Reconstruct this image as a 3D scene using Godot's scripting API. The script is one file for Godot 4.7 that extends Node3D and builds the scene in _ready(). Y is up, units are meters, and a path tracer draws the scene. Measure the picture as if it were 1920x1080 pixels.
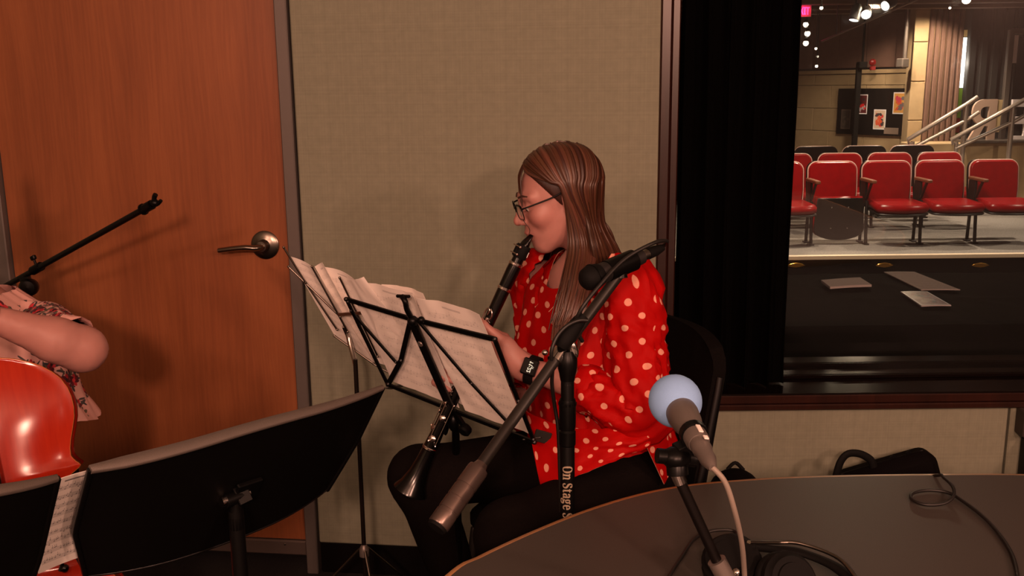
extends Node3D
# A rehearsal studio: a clarinettist beside a door and a window onto a theatre lobby. Metres, y up; the camera stands at the origin and looks along -z.

const FOCAL := 1800.0
const EYE := Vector3(0, 1.435, 0)
const PITCH := -11.95
const ROLL := -0.65
const WALL_TURN := -6.8      # the door wall is splayed against the window wall
const CORNER := Vector3(0.3985, 0, -2.54)
const LOBBY_FLOOR := -0.42
const RISER := -0.115

var cam_basis := Basis()
var M := {}
var names := {}
var rng := RandomNumberGenerator.new()

# ---------------------------------------------------------------- placing
func ray(px: float, py: float) -> Vector3:
	return cam_basis * Vector3((px - 960.0) / FOCAL, (540.0 - py) / FOCAL, -1.0)

func at(px: float, py: float, depth: float) -> Vector3:
	var d := ray(px, py)
	return EYE + d * (depth / -d.z)

func at_height(px: float, py: float, y: float) -> Vector3:
	var d := ray(px, py)
	return EYE + d * ((y - EYE.y) / d.y)

func door_frame_axes() -> Transform3D:
	return Transform3D(Basis(Vector3.UP, deg_to_rad(WALL_TURN)), CORNER)

# ---------------------------------------------------------------- scene tree
func numbered(called: String, parent: Node) -> String:
	var key := str(parent.get_instance_id()) + called
	var n: int = names.get(key, 0)
	names[key] = n + 1
	return called if n == 0 else "%s_%03d" % [called, n]

func tag(o: Node3D, label: String, category: String, group := "") -> Node3D:
	o.set_meta("label", label)
	o.set_meta("category", category)
	if group != "":
		o.set_meta("group", group)
	return o

func thing(called: String, label: String, category: String, base := Vector3.ZERO, group := "") -> Node3D:
	var o := Node3D.new()
	o.name = numbered(called, self)
	add_child(o)
	o.position = base
	return tag(o, label, category, group)

func base_of(o: Node) -> Vector3:
	var p := Vector3.ZERO
	while o != null and o != self:
		p += (o as Node3D).position
		o = o.get_parent()
	return p

# shapes are written in the scene's axes; a part is moved back by its parents' base
func obj(called: String, st: SurfaceTool, m: Material, parent: Node = self, local := false) -> MeshInstance3D:
	var o := MeshInstance3D.new()
	o.name = numbered(called, parent)
	st.generate_normals()
	st.index()
	o.mesh = st.commit()
	o.material_override = m
	o.cast_shadow = GeometryInstance3D.SHADOW_CASTING_SETTING_ON
	parent.add_child(o)
	if parent != self and not local:
		o.position = -base_of(parent)
	return o

func label_part(o: Node, label: String) -> void:
	o.set_meta("label", label)

func struct(called: String, st: SurfaceTool, m: Material, parent: Node = self, label := "", category := "") -> MeshInstance3D:
	var o := obj(called, st, m, parent)
	if parent == self:
		o.set_meta("kind", "structure")
		if label != "":
			o.set_meta("label", label)
			o.set_meta("category", category)
	return o

# ---------------------------------------------------------------- shapes
func mb() -> SurfaceTool:
	var st := SurfaceTool.new()
	st.begin(Mesh.PRIMITIVE_TRIANGLES)
	st.set_smooth_group(-1)
	st.set_uv(Vector2.ZERO)
	st.set_color(Color.WHITE)
	return st

func tri(st: SurfaceTool, a: Vector3, b: Vector3, c: Vector3) -> void:
	st.add_vertex(a)
	st.add_vertex(b)
	st.add_vertex(c)

func quad(st: SurfaceTool, a: Vector3, b: Vector3, c: Vector3, d: Vector3, mid: Vector3) -> void:
	var n := (c - a).cross(b - a) + (d - a).cross(c - a)
	if n.dot((a + b + c + d) * 0.25 - mid) < 0.0:
		tri(st, a, c, b)
		tri(st, a, d, c)
	else:
		tri(st, a, b, c)
		tri(st, a, c, d)

func tri_out(st: SurfaceTool, a: Vector3, b: Vector3, c: Vector3, mid: Vector3) -> void:
	if (c - a).cross(b - a).dot((a + b + c) / 3.0 - mid) < 0.0:
		tri(st, a, c, b)
	else:
		tri(st, a, b, c)

# chamfered box: xf carries its middle and axes
func bx(st: SurfaceTool, xf: Transform3D, size: Vector3, bevel := 0.002) -> void:
	st.set_smooth_group(-1)
	var h := size * 0.5
	var b: float = min(bevel, min(h.x, min(h.y, h.z)) * 0.45)
	var v := func(s: Vector3, axis: int) -> Vector3:
		var p := Vector3(s.x * (h.x - b), s.y * (h.y - b), s.z * (h.z - b))
		p[axis] = s[axis] * h[axis]
		return xf * p
	var mid := xf.origin
	for axis in 3:
		var u := (axis + 1) % 3
		var w := (axis + 2) % 3
		for s in [-1.0, 1.0]:
			var c := []
			for k in [[-1.0, -1.0], [1.0, -1.0], [1.0, 1.0], [-1.0, 1.0]]:
				var g := Vector3.ZERO
				g[axis] = s
				g[u] = k[0]
				g[w] = k[1]
				c.append(v.call(g, axis))
			quad(st, c[0], c[1], c[2], c[3], mid)
			for r in [-1.0, 1.0]:
				var g0 := Vector3.ZERO
				g0[axis] = s
				g0[u] = r
				g0[w] = -1.0
				var g1 := g0
				g1[w] = 1.0
				quad(st, v.call(g0, axis), v.call(g1, axis), v.call(g1, u), v.call(g0, u), mid)
	for i in 8:
		var s := Vector3(1 if i & 1 else -1, 1 if i & 2 else -1, 1 if i & 4 else -1)
		tri_out(st, v.call(s, 0), v.call(s, 1), v.call(s, 2), mid)

func box_at(st: SurfaceTool, lo: Vector3, hi: Vector3, bevel := 0.002) -> void:
	bx(st, Transform3D(Basis(), (lo + hi) * 0.5), (hi - lo).abs(), bevel)

# a box in the axes of a frame, from lo to hi
func box_in(st: SurfaceTool, xf: Transform3D, lo: Vector3, hi: Vector3, bevel := 0.002) -> void:
	bx(st, xf * Transform3D(Basis(), (lo + hi) * 0.5), (hi - lo).abs(), bevel)

# a flat bar between two points: width across, thickness along face
func bar(st: SurfaceTool, a: Vector3, b: Vector3, width: float, thick: float, face: Vector3, bevel := 0.001) -> void:
	var y := (b - a).normalized()
	var x := y.cross(face).normalized()
	var z := x.cross(y)
	bx(st, Transform3D(Basis(x, y, z), (a + b) * 0.5), Vector3(width, a.distance_to(b), thick), bevel)

func along(y: Vector3, hint := Vector3(0.123, 0.21, 0.97)) -> Basis:
	y = y.normalized()
	var x := y.cross(hint)
	if x.length() < 0.01:
		x = y.cross(Vector3(1, 0, 0))
	x = x.normalized()
	return Basis(x, y, x.cross(y))

# a surface over a grid of rings; closed rings repeat their first point. smooth, uv in metres or given
func rings(st: SurfaceTool, rows: Array, cap_first := true, cap_last := true, uvs: Array = []) -> void:
	st.set_smooth_group(0)
	var n: int = rows[0].size()
	for i in rows.size() - 1:
		for j in n - 1:
			var q := [[i, j], [i, j + 1], [i + 1, j + 1], [i + 1, j]]
			for k in [0, 1, 2, 0, 2, 3]:
				if uvs.size():
					st.set_uv(uvs[q[k][0]][q[k][1]])
				st.add_vertex(rows[q[k][0]][q[k][1]])
	st.set_smooth_group(-1)
	for e in [[0, cap_first, false], [rows.size() - 1, cap_last, true]]:
		if e[1]:
			var row: PackedVector3Array = rows[e[0]]
			var mid := Vector3.ZERO
			for j in n - 1:
				mid += row[j]
			mid /= n - 1
			for j in n - 1:
				if uvs.size():
					st.set_uv(uvs[e[0]][0])
				if e[2]:
					tri(st, row[j], row[j + 1], mid)
				else:
					tri(st, row[j + 1], row[j], mid)

func ring_at(c: Vector3, x: Vector3, z: Vector3, n: int) -> PackedVector3Array:
	var r := PackedVector3Array()
	for j in n + 1:
		var a := TAU * j / n
		r.append(c + x * cos(a) + z * sin(a))
	return r

# swept tube through points; radius is one number or one per point; flat squeezes it along the second axis
func tube(st: SurfaceTool, pts: Array, radius, n := 10, flat := 1.0, hint := Vector3(0.123, 0.21, 0.97)) -> void:
	var rows := []
	var uvs := []
	var x := Vector3.ZERO
	var run := 0.0
	for i in pts.size():
		var t: Vector3 = (pts[min(i + 1, pts.size() - 1)] - pts[max(i - 1, 0)]).normalized()
		if i == 0:
			x = along(t, hint).x
		else:
			x = (x - t * x.dot(t)).normalized()
			run += pts[i].distance_to(pts[i - 1])
		var r: float = radius[i] if radius is Array else radius
		rows.append(ring_at(pts[i], x * r, x.cross(t) * r * flat, n))
		var u := []
		for j in n + 1:
			u.append(Vector2(float(j) / n, run))
		uvs.append(u)
	rings(st, rows, true, true, uvs)

# a flat strip swept through points: half as wide and thick to each side
func strip(st: SurfaceTool, pts: Array, width: Array, thick: float, across: Vector3, up: Vector3) -> void:
	var rows := []
	for i in pts.size():
		var f: float = float(i) / (pts.size() - 1) * (width.size() - 1)
		var w: float = lerpf(width[int(f)], width[min(int(f) + 1, width.size() - 1)], f - int(f)) * 0.5
		var h := thick * 0.5
		var row := PackedVector3Array()
		for q in [[-1.0, -0.5], [-0.85, -1.0], [0.85, -1.0], [1.0, -0.5], [1.0, 0.5], [0.85, 1.0], [-0.85, 1.0], [-1.0, 0.5], [-1.0, -0.5]]:
			row.append(pts[i] + across * w * q[0] + up * h * q[1])
		rows.append(row)
	rings(st, rows)

func smooth_path(pts: Array, per := 6) -> Array:
	var out := []
	for i in pts.size() - 1:
		var p0: Vector3 = pts[max(i - 1, 0)]
		var p1: Vector3 = pts[i]
		var p2: Vector3 = pts[i + 1]
		var p3: Vector3 = pts[min(i + 2, pts.size() - 1)]
		for k in per:
			out.append(p1.cubic_interpolate(p2, p0, p3, float(k) / per))
	out.append(pts[-1])
	return out

# turned shape: profile of (radius, height) along the frame's y axis; sharp turns stay sharp
func lathe(st: SurfaceTool, xf: Transform3D, profile: Array, n := 24) -> void:
	var rows := []
	for p in profile:
		rows.append(ring_at(xf * Vector3(0, p.y, 0), xf.basis.x * max(p.x, 0.00001), -xf.basis.z * max(p.x, 0.00001), n))
	var group := 0
	for i in rows.size() - 1:
		if i > 0:
			var a: Vector2 = (profile[i] - profile[i - 1]).normalized()
			var b: Vector2 = (profile[i + 1] - profile[i]).normalized()
			if a.dot(b) < 0.8:
				group += 1
		st.set_smooth_group(group)
		for j in n:
			if profile[i].x > 0.00002:
				tri(st, rows[i][j], rows[i][j + 1], rows[i + 1][j + 1])
			if profile[i + 1].x > 0.00002:
				tri(st, rows[i][j], rows[i + 1][j + 1], rows[i + 1][j])
	st.set_smooth_group(-1)

# a thin sheet from a function of (u, v); it has a front, a back and edges
func sheet(st: SurfaceTool, nu: int, nv: int, f: Callable, thick: float, span := Vector2.ONE) -> void:
	var p := []
	for i in nv + 1:
		var row := []
		for j in nu + 1:
			row.append(f.call(float(j) / nu, float(i) / nv))
		p.append(row)
	var q := []
	for i in nv + 1:
		var row := []
		for j in nu + 1:
			var du: Vector3 = p[i][min(j + 1, nu)] - p[i][max(j - 1, 0)]
			var dv: Vector3 = p[min(i + 1, nv)][j] - p[max(i - 1, 0)][j]
			row.append(p[i][j] + du.cross(dv).normalized() * thick)
		q.append(row)
	for side in 2:
		st.set_smooth_group(side)
		var s: Array = p if side == 0 else q
		for i in nv:
			for j in nu:
				var c := [[i, j], [i, j + 1], [i + 1, j + 1], [i + 1, j]]
				for k in ([0, 1, 2, 0, 2, 3] if side == 0 else [0, 2, 1, 0, 3, 2]):
					st.set_uv(Vector2(float(c[k][1]) / nu, float(c[k][0]) / nv) * span)
					st.add_vertex(s[c[k][0]][c[k][1]])
	st.set_smooth_group(-1)
	st.set_uv(Vector2(0.01, 0.01))
	for i in nv:
		for e in [0, nu]:
			tri(st, p[i][e], p[i + 1][e], q[i + 1][e])
			tri(st, p[i][e], q[i + 1][e], q[i][e])
	for j in nu:
		for e in [0, nv]:
			tri(st, p[e][j], p[e][j + 1], q[e][j + 1])
			tri(st, p[e][j], q[e][j + 1], q[e][j])

# a flat outline given a thickness along the frame's z
func slab(st: SurfaceTool, outline: PackedVector2Array, xf: Transform3D, depth: float, bevel := 0.0) -> void:
	var inner := outline
	if bevel > 0.0:
		var shrunk := Geometry2D.offset_polygon(outline, -bevel)
		if shrunk.size() == 1 and shrunk[0].size() == outline.size():
			# match the shrunk outline's first point to the outer one
			var best := 0
			for i in shrunk[0].size():
				if shrunk[0][i].distance_to(outline[0]) < shrunk[0][best].distance_to(outline[0]):
					best = i
			inner = PackedVector2Array()
			for i in outline.size():
				inner.append(shrunk[0][(best + i) % outline.size()])
		else:
			bevel = 0.0
	var tris := Geometry2D.triangulate_polygon(inner)
	st.set_smooth_group(-1)
	for f in [[depth, false], [0.0, true]]:
		for i in range(0, tris.size(), 3):
			var a := inner[tris[i]]
			var b := inner[tris[i + 1]]
			var c := inner[tris[i + 2]]
			var w := [a, b, c] if ((b - a).cross(c - a) < 0.0) != f[1] else [a, c, b]
			for p in w:
				st.set_uv(p)
				st.add_vertex(xf * Vector3(p.x, p.y, f[0]))
	st.set_smooth_group(1)
	var n := outline.size()
	var clockwise := Geometry2D.is_polygon_clockwise(outline)
	for i in n:
		var j := (i + 1) % n
		var levels := [[inner, 0.0], [outline, bevel], [outline, depth - bevel], [inner, depth]] if bevel > 0.0 else [[outline, 0.0], [outline, depth]]
		for k in levels.size() - 1:
			var a: Vector3 = xf * Vector3(levels[k][0][i].x, levels[k][0][i].y, levels[k][1])
			var b: Vector3 = xf * Vector3(levels[k][0][j].x, levels[k][0][j].y, levels[k][1])
			var c: Vector3 = xf * Vector3(levels[k + 1][0][j].x, levels[k + 1][0][j].y, levels[k + 1][1])
			var d: Vector3 = xf * Vector3(levels[k + 1][0][i].x, levels[k + 1][0][i].y, levels[k + 1][1])
			st.set_uv(outline[i])
			if clockwise:
				tri(st, a, b, c)
				tri(st, a, c, d)
			else:
				tri(st, a, c, b)
				tri(st, a, d, c)
	st.set_smooth_group(-1)

func rounded_rect(w: float, h: float, r: float, n := 5) -> PackedVector2Array:
	var out := PackedVector2Array()
	for c in [[w / 2 - r, h / 2 - r, 0.0], [-w / 2 + r, h / 2 - r, PI / 2], [-w / 2 + r, -h / 2 + r, PI], [w / 2 - r, -h / 2 + r, PI * 1.5]]:
		for k in n + 1:
			var a: float = c[2] + PI / 2 * k / n
			out.append(Vector2(c[0] + cos(a) * r, c[1] + sin(a) * r))
	return out

func ball(st: SurfaceTool, c: Vector3, r: Vector3, b := Basis(), n := 16) -> void:
	var prof := []
	for i in n / 2 + 1:
		var a := PI * i / (n / 2) - PI / 2
		prof.append(Vector2(cos(a), sin(a)))
	lathe(st, Transform3D(b * Basis.from_scale(r), c), prof, n)

# letters as a mesh whose points go through f(x across, y up, z out)
func letters(st: SurfaceTool, text: String, height: float, depth: float, f: Callable, serif := false, left := false) -> void:
	var t := TextMesh.new()
	var font := SystemFont.new()
	font.font_names = PackedStringArray(["Droid Serif" if serif else "Droid Sans"])
	font.font_weight = 700
	t.font = font
	t.text = text
	t.font_size = 64
	t.pixel_size = height / 48.0
	t.depth = depth
	if left:
		t.horizontal_alignment = HORIZONTAL_ALIGNMENT_LEFT
	var a := t.get_mesh_arrays()
	var v: PackedVector3Array = a[Mesh.ARRAY_VERTEX]
	var idx: PackedInt32Array = a[Mesh.ARRAY_INDEX]
	st.set_smooth_group(-1)
	for i in idx:
		st.add_vertex(f.call(v[i]))

# ---------------------------------------------------------------- blended solids, meshed as surface nets
class Field:
	var lo: Vector3
	var cell: float
	var nx: int
	var ny: int
	var nz: int
	var d := PackedFloat32Array()

	func _init(a: Vector3, b: Vector3, size: float):
		lo = a
		cell = size
		nx = int((b.x - a.x) / size) + 2
		ny = int((b.y - a.y) / size) + 2
		nz = int((b.z - a.z) / size) + 2
		d.resize(nx * ny * nz)
		d.fill(9.0)

	func span(a: Vector3, b: Vector3, reach: float) -> Array:
		var p := (a.min(b) - Vector3.ONE * reach - lo) / cell
		var q := (a.max(b) + Vector3.ONE * reach - lo) / cell
		return [clampi(int(p.x), 0, nx), clampi(int(q.x) + 2, 0, nx), clampi(int(p.y), 0, ny), clampi(int(q.y) + 2, 0, ny), clampi(int(p.z), 0, nz), clampi(int(q.z) + 2, 0, nz)]

	func capsule(a: Vector3, b: Vector3, ra: float, rb: float, k: float) -> void:
		var s := span(a, b, maxf(ra, rb) + k + cell * 2.5)
		var ab := b - a
		var len2 := maxf(ab.length_squared(), 1e-9)
		for iz in range(s[4], s[5]):
			for iy in range(s[2], s[3]):
				var row := (iz * ny + iy) * nx
				var p := Vector3(lo.x, lo.y + iy * cell, lo.z + iz * cell)
				for ix in range(s[0], s[1]):
					p.x = lo.x + ix * cell
					var ap := p - a
					var t := clampf(ap.dot(ab) / len2, 0.0, 1.0)
					var e := (ap - ab * t).length() - ra - (rb - ra) * t
					var o := d[row + ix]
					var h := maxf(k - absf(o - e), 0.0) / k
					d[row + ix] = minf(o, e) - h * h * k * 0.25

	func ellipsoid(c: Vector3, axes: Basis, r: Vector3, k: float, cut := false) -> void:
		var big := maxf(r.x, maxf(r.y, r.z))
		var s := span(c, c, big + k + cell * 2.5)
		var inv := axes.transposed()
		var r2 := r * r
		for iz in range(s[4], s[5]):
			for iy in range(s[2], s[3]):
				var row := (iz * ny + iy) * nx
				var p := Vector3(lo.x, lo.y + iy * cell, lo.z + iz * cell)
				for ix in range(s[0], s[1]):
					p.x = lo.x + ix * cell
					var q := inv * (p - c)
					var k0 := (q / r).length()
					var k1 := (q / r2).length()
					var e := k0 * (k0 - 1.0) / maxf(k1, 1e-6)
					var o := d[row + ix]
					if cut:
						var h := maxf(k - absf(-o - e), 0.0) / k
						d[row + ix] = -(minf(-o, e) - h * h * k * 0.25)
					else:
						var h := maxf(k - absf(o - e), 0.0) / k
						d[row + ix] = minf(o, e) - h * h * k * 0.25

	# keeps only what lies below a plane
	func trim(n: Vector3, off: float) -> void:
		for iz in nz:
			for iy in ny:
				var row := (iz * ny + iy) * nx
				for ix in nx:
					var e := Vector3(lo.x + ix * cell, lo.y + iy * cell, lo.z + iz * cell).dot(n) - off
					if e > d[row + ix]:
						d[row + ix] = e

	func add_to(st: SurfaceTool, paint = null, xf := Transform3D()) -> void:
		st.set_smooth_group(0)
		var at := PackedInt32Array()
		at.resize(d.size())
		var v := PackedVector3Array()
		var sy := nx
		var sz := nx * ny
		var quads := PackedInt32Array()
		for iz in nz - 1:
			for iy in ny - 1:
				var row := iz * sz + iy * sy
				for ix in nx - 1:
					var o := row + ix
					var d0 := d[o]
					if d0 > 1.0:
						continue
					var d1 := d[o + 1]
					var d2 := d[o + sy]
					var d3 := d[o + sy + 1]
					var d4 := d[o + sz]
					var d5 := d[o + sz + 1]
					var d6 := d[o + sz + sy]
					var d7 := d[o + sz + sy + 1]
					var inside := int(d0 < 0.0) + int(d1 < 0.0) + int(d2 < 0.0) + int(d3 < 0.0) + int(d4 < 0.0) + int(d5 < 0.0) + int(d6 < 0.0) + int(d7 < 0.0)
					if inside == 0 or inside == 8:
						continue
					var sum := Vector3.ZERO
					var n := 0.0
					if (d0 < 0.0) != (d1 < 0.0):
						sum += Vector3(d0 / (d0 - d1), 0, 0); n += 1.0
					if (d2 < 0.0) != (d3 < 0.0):
						sum += Vector3(d2 / (d2 - d3), 1, 0); n += 1.0
					if (d4 < 0.0) != (d5 < 0.0):
						sum += Vector3(d4 / (d4 - d5), 0, 1); n += 1.0
					if (d6 < 0.0) != (d7 < 0.0):
						sum += Vector3(d6 / (d6 - d7), 1, 1); n += 1.0
					if (d0 < 0.0) != (d2 < 0.0):
						sum += Vector3(0, d0 / (d0 - d2), 0); n += 1.0
					if (d1 < 0.0) != (d3 < 0.0):
						sum += Vector3(1, d1 / (d1 - d3), 0); n += 1.0
					if (d4 < 0.0) != (d6 < 0.0):
						sum += Vector3(0, d4 / (d4 - d6), 1); n += 1.0
					if (d5 < 0.0) != (d7 < 0.0):
						sum += Vector3(1, d5 / (d5 - d7), 1); n += 1.0
					if (d0 < 0.0) != (d4 < 0.0):
						sum += Vector3(0, 0, d0 / (d0 - d4)); n += 1.0
					if (d1 < 0.0) != (d5 < 0.0):
						sum += Vector3(1, 0, d1 / (d1 - d5)); n += 1.0
					if (d2 < 0.0) != (d6 < 0.0):
						sum += Vector3(0, 1, d2 / (d2 - d6)); n += 1.0
					if (d3 < 0.0) != (d7 < 0.0):
						sum += Vector3(1, 1, d3 / (d3 - d7)); n += 1.0
					at[o] = v.size()
					v.append(lo + (Vector3(ix, iy, iz) + sum / n) * cell)
					if ix == 0 or iy == 0 or iz == 0:
						continue
					if (d0 < 0.0) != (d1 < 0.0):
						var w := [at[o - sy - sz], at[o - sz], at[o], at[o - sy]]
						quads.append_array(PackedInt32Array(w if d0 > 0.0 else [w[3], w[2], w[1], w[0]]))
					if (d0 < 0.0) != (d2 < 0.0):
						var w := [at[o - 1 - sz], at[o - 1], at[o], at[o - sz]]
						quads.append_array(PackedInt32Array(w if d0 > 0.0 else [w[3], w[2], w[1], w[0]]))
					if (d0 < 0.0) != (d4 < 0.0):
						var w := [at[o - 1 - sy], at[o - sy], at[o], at[o - 1]]
						quads.append_array(PackedInt32Array(w if d0 > 0.0 else [w[3], w[2], w[1], w[0]]))
		for i in range(0, quads.size(), 4):
			for k in [0, 1, 2, 0, 2, 3]:
				var p := v[quads[i + k]]
				if paint != null:
					st.set_color(paint.call(p))
				st.add_vertex(xf * p)

# ---------------------------------------------------------------- materials
func tex(img: Image) -> ImageTexture:
	img.generate_mipmaps()
	return ImageTexture.create_from_image(img)

func mat(c: Color, rough: float, metal := 0.0, map: Texture2D = null, tile := 0.0) -> StandardMaterial3D:
	var m := StandardMaterial3D.new()
	m.albedo_color = c
	m.roughness = rough
	m.metallic = metal
	if map != null:
		m.albedo_texture = map
		if tile > 0.0:
			m.uv1_triplanar = true
			m.uv1_world_triplanar = true
			m.uv1_scale = Vector3.ONE / tile
			m.uv1_triplanar_sharpness = 8.0
	return m

func bump(m: StandardMaterial3D, img: Image, strength: float) -> void:
	var n: Image = img.duplicate()
	n.convert(Image.FORMAT_RGBA8)
	n.bump_map_to_normal_map(strength)
	m.normal_enabled = true
	m.normal_texture = tex(n)

func noise(seed_at: int, freq: float, octaves := 3) -> FastNoiseLite:
	var n := FastNoiseLite.new()
	n.seed = seed_at
	n.frequency = freq
	n.fractal_octaves = octaves
	return n

func speckle(size: int, seed_at: int, low: float, high: float, freq: float) -> Image:
	var img := Image.create(size, size, false, Image.FORMAT_RGB8)
	var src := noise(seed_at, freq, 4).get_seamless_image(size, size)
	var r := RandomNumberGenerator.new()
	r.seed = seed_at
	for y in size:
		for x in size:
			var v: float = lerp(low, high, clampf(src.get_pixel(x, y).r * 0.65 + r.randf() * 0.35, 0.0, 1.0))
			img.set_pixel(x, y, Color(v, v, v))
	return img

func weave_image() -> Image:
	var size := 256
	var img := Image.create(size, size, false, Image.FORMAT_RGB8)
	var slow := noise(5, 0.02, 3).get_seamless_image(size, size)
	var r := RandomNumberGenerator.new()
	r.seed = 8
	var across := []
	var down := []
	for i in size:
		across.append(r.randf())
		down.append(r.randf())
	for y in size:
		for x in size:
			var over := ((x / 2) + (y / 2)) % 2 == 0
			var v: float = (0.90 + 0.08 * across[y / 2]) if over else (0.88 + 0.08 * down[x / 2])
			v *= 0.97 + 0.05 * slow.get_pixel(x, y).r
			img.set_pixel(x, y, Color(v, v * 0.995, v * 0.98))
	return img

func wood_image(w: int, h: int, dark: Color, light: Color, seed_at: int) -> Image:
	var img := Image.create(w, h, false, Image.FORMAT_RGB8)
	var fine := noise(seed_at, 0.05, 3)
	var broad := noise(seed_at + 1, 0.008, 2)
	for y in h:
		for x in w:
			var b := broad.get_noise_2d(x * 1.6, y * 0.28)
			var v := 0.5 + 0.32 * b + 0.30 * fine.get_noise_2d(x * 3.0 + b * 30.0, y * 0.10) + 0.14 * fine.get_noise_2d(x * 9.0, y * 0.5 + 900.0)
			img.set_pixel(x, y, dark.lerp(light, clampf(v, 0.0, 1.0)))
	return img

func disc(img: Image, cx: float, cy: float, rx: float, ry: float, turn: float, c: Color) -> void:
	var big := int(max(rx, ry)) + 2
	for dy in range(-big, big + 1):
		for dx in range(-big, big + 1):
			var p := Vector2(dx - (cx - floor(cx)), dy - (cy - floor(cy))).rotated(-turn)
			var e := Vector2(p.x / rx, p.y / ry).length()
			if e < 1.0:
				img.set_pixel(posmod(int(cx) + dx, img.get_width()), posmod(int(cy) + dy, img.get_height()), c)

func dots_image() -> Image:
	# 0.22 m of red cloth with pale dots printed in loose, staggered rows
	var img := Image.create(512, 512, false, Image.FORMAT_RGB8)
	img.fill(Color(0.63, 0.022, 0.020))
	var r := RandomNumberGenerator.new()
	r.seed = 31
	for j in 8:
		for i in 4:
			var x := (i + 0.5 * (j % 2)) * 128.0 + r.randf_range(-14, 14) + 30.0
			var y := j * 64.0 + r.randf_range(-9, 9) + 20.0
			disc(img, x, y, 16.5 * r.randf_range(0.92, 1.08), 16.5, 0.0, Color(0.84, 0.58, 0.50))
	return img

func floral_image() -> Image:
	var img := Image.create(512, 512, false, Image.FORMAT_RGB8)
	img.fill(Color(0.86, 0.66, 0.63))
	var r := RandomNumberGenerator.new()
	r.seed = 12
	for k in 34:
		var c := Vector2(r.randf() * 512, r.randf() * 512)
		for i in 11:
			var a := r.randf() * TAU
			disc(img, c.x + cos(a) * r.randf_range(8, 52), c.y + sin(a) * r.randf_range(8, 52), r.randf_range(9, 20), r.randf_range(3, 6), r.randf() * PI, [Color(0.29, 0.27, 0.27), Color(0.22, 0.23, 0.24), Color(0.40, 0.36, 0.30)][i % 3])
		for i in 7:
			var a := TAU * i / 7.0
			disc(img, c.x + cos(a) * 13, c.y + sin(a) * 13, 13, 8, a, [Color(0.40, 0.09, 0.15), Color(0.70, 0.16, 0.20), Color(0.30, 0.06, 0.12)][(i + k) % 3])
		disc(img, c.x, c.y, 8, 8, 0, Color(0.80, 0.22, 0.25) if k % 2 else Color(0.20, 0.05, 0.09))
	return img

func music_image(seed_at: int, ink: float) -> Image:
	var img := Image.create(256, 340, false, Image.FORMAT_RGB8)
	var paper := Color(0.94, 0.91, 0.885)
	img.fill(paper)
	var line := paper.lerp(Color(0.12, 0.11, 0.11), ink)
	var r := RandomNumberGenerator.new()
	r.seed = seed_at
	img.fill_rect(Rect2i(90, 14, 76, 5), line)
	for s in 9:
		var y := 36 + s * 33
		for k in 5:
			img.fill_rect(Rect2i(18, y + k * 3, 220, 1), paper.lerp(line, 0.7))
		var x := 30
		while x < 228:
			var py := y + r.randi_range(-3, 15)
			disc(img, x, py, 2.6, 2.0, 0.0, line)
			img.fill_rect(Rect2i(x + 2, py - 9, 1, 9), line)
			x += r.randi_range(6, 15)
	return img

func poster_image(seed_at: int, cols: Array) -> Image:
	var img := Image.create(64, 96, false, Image.FORMAT_RGB8)
	img.fill(Color(0.92, 0.90, 0.90) if cols[0].v > 0.26 else cols[0] * 1.5)
	img.fill_rect(Rect2i(4, 5, 56, 86), cols[0])
	var r := RandomNumberGenerator.new()
	r.seed = seed_at
	for k in 16:
		disc(img, r.randi_range(16, 46), r.randi_range(24, 76), r.randf_range(4, 9), r.randf_range(6, 14), r.randf() * PI, cols[1 + k % (cols.size() - 1)])
	return img

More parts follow.
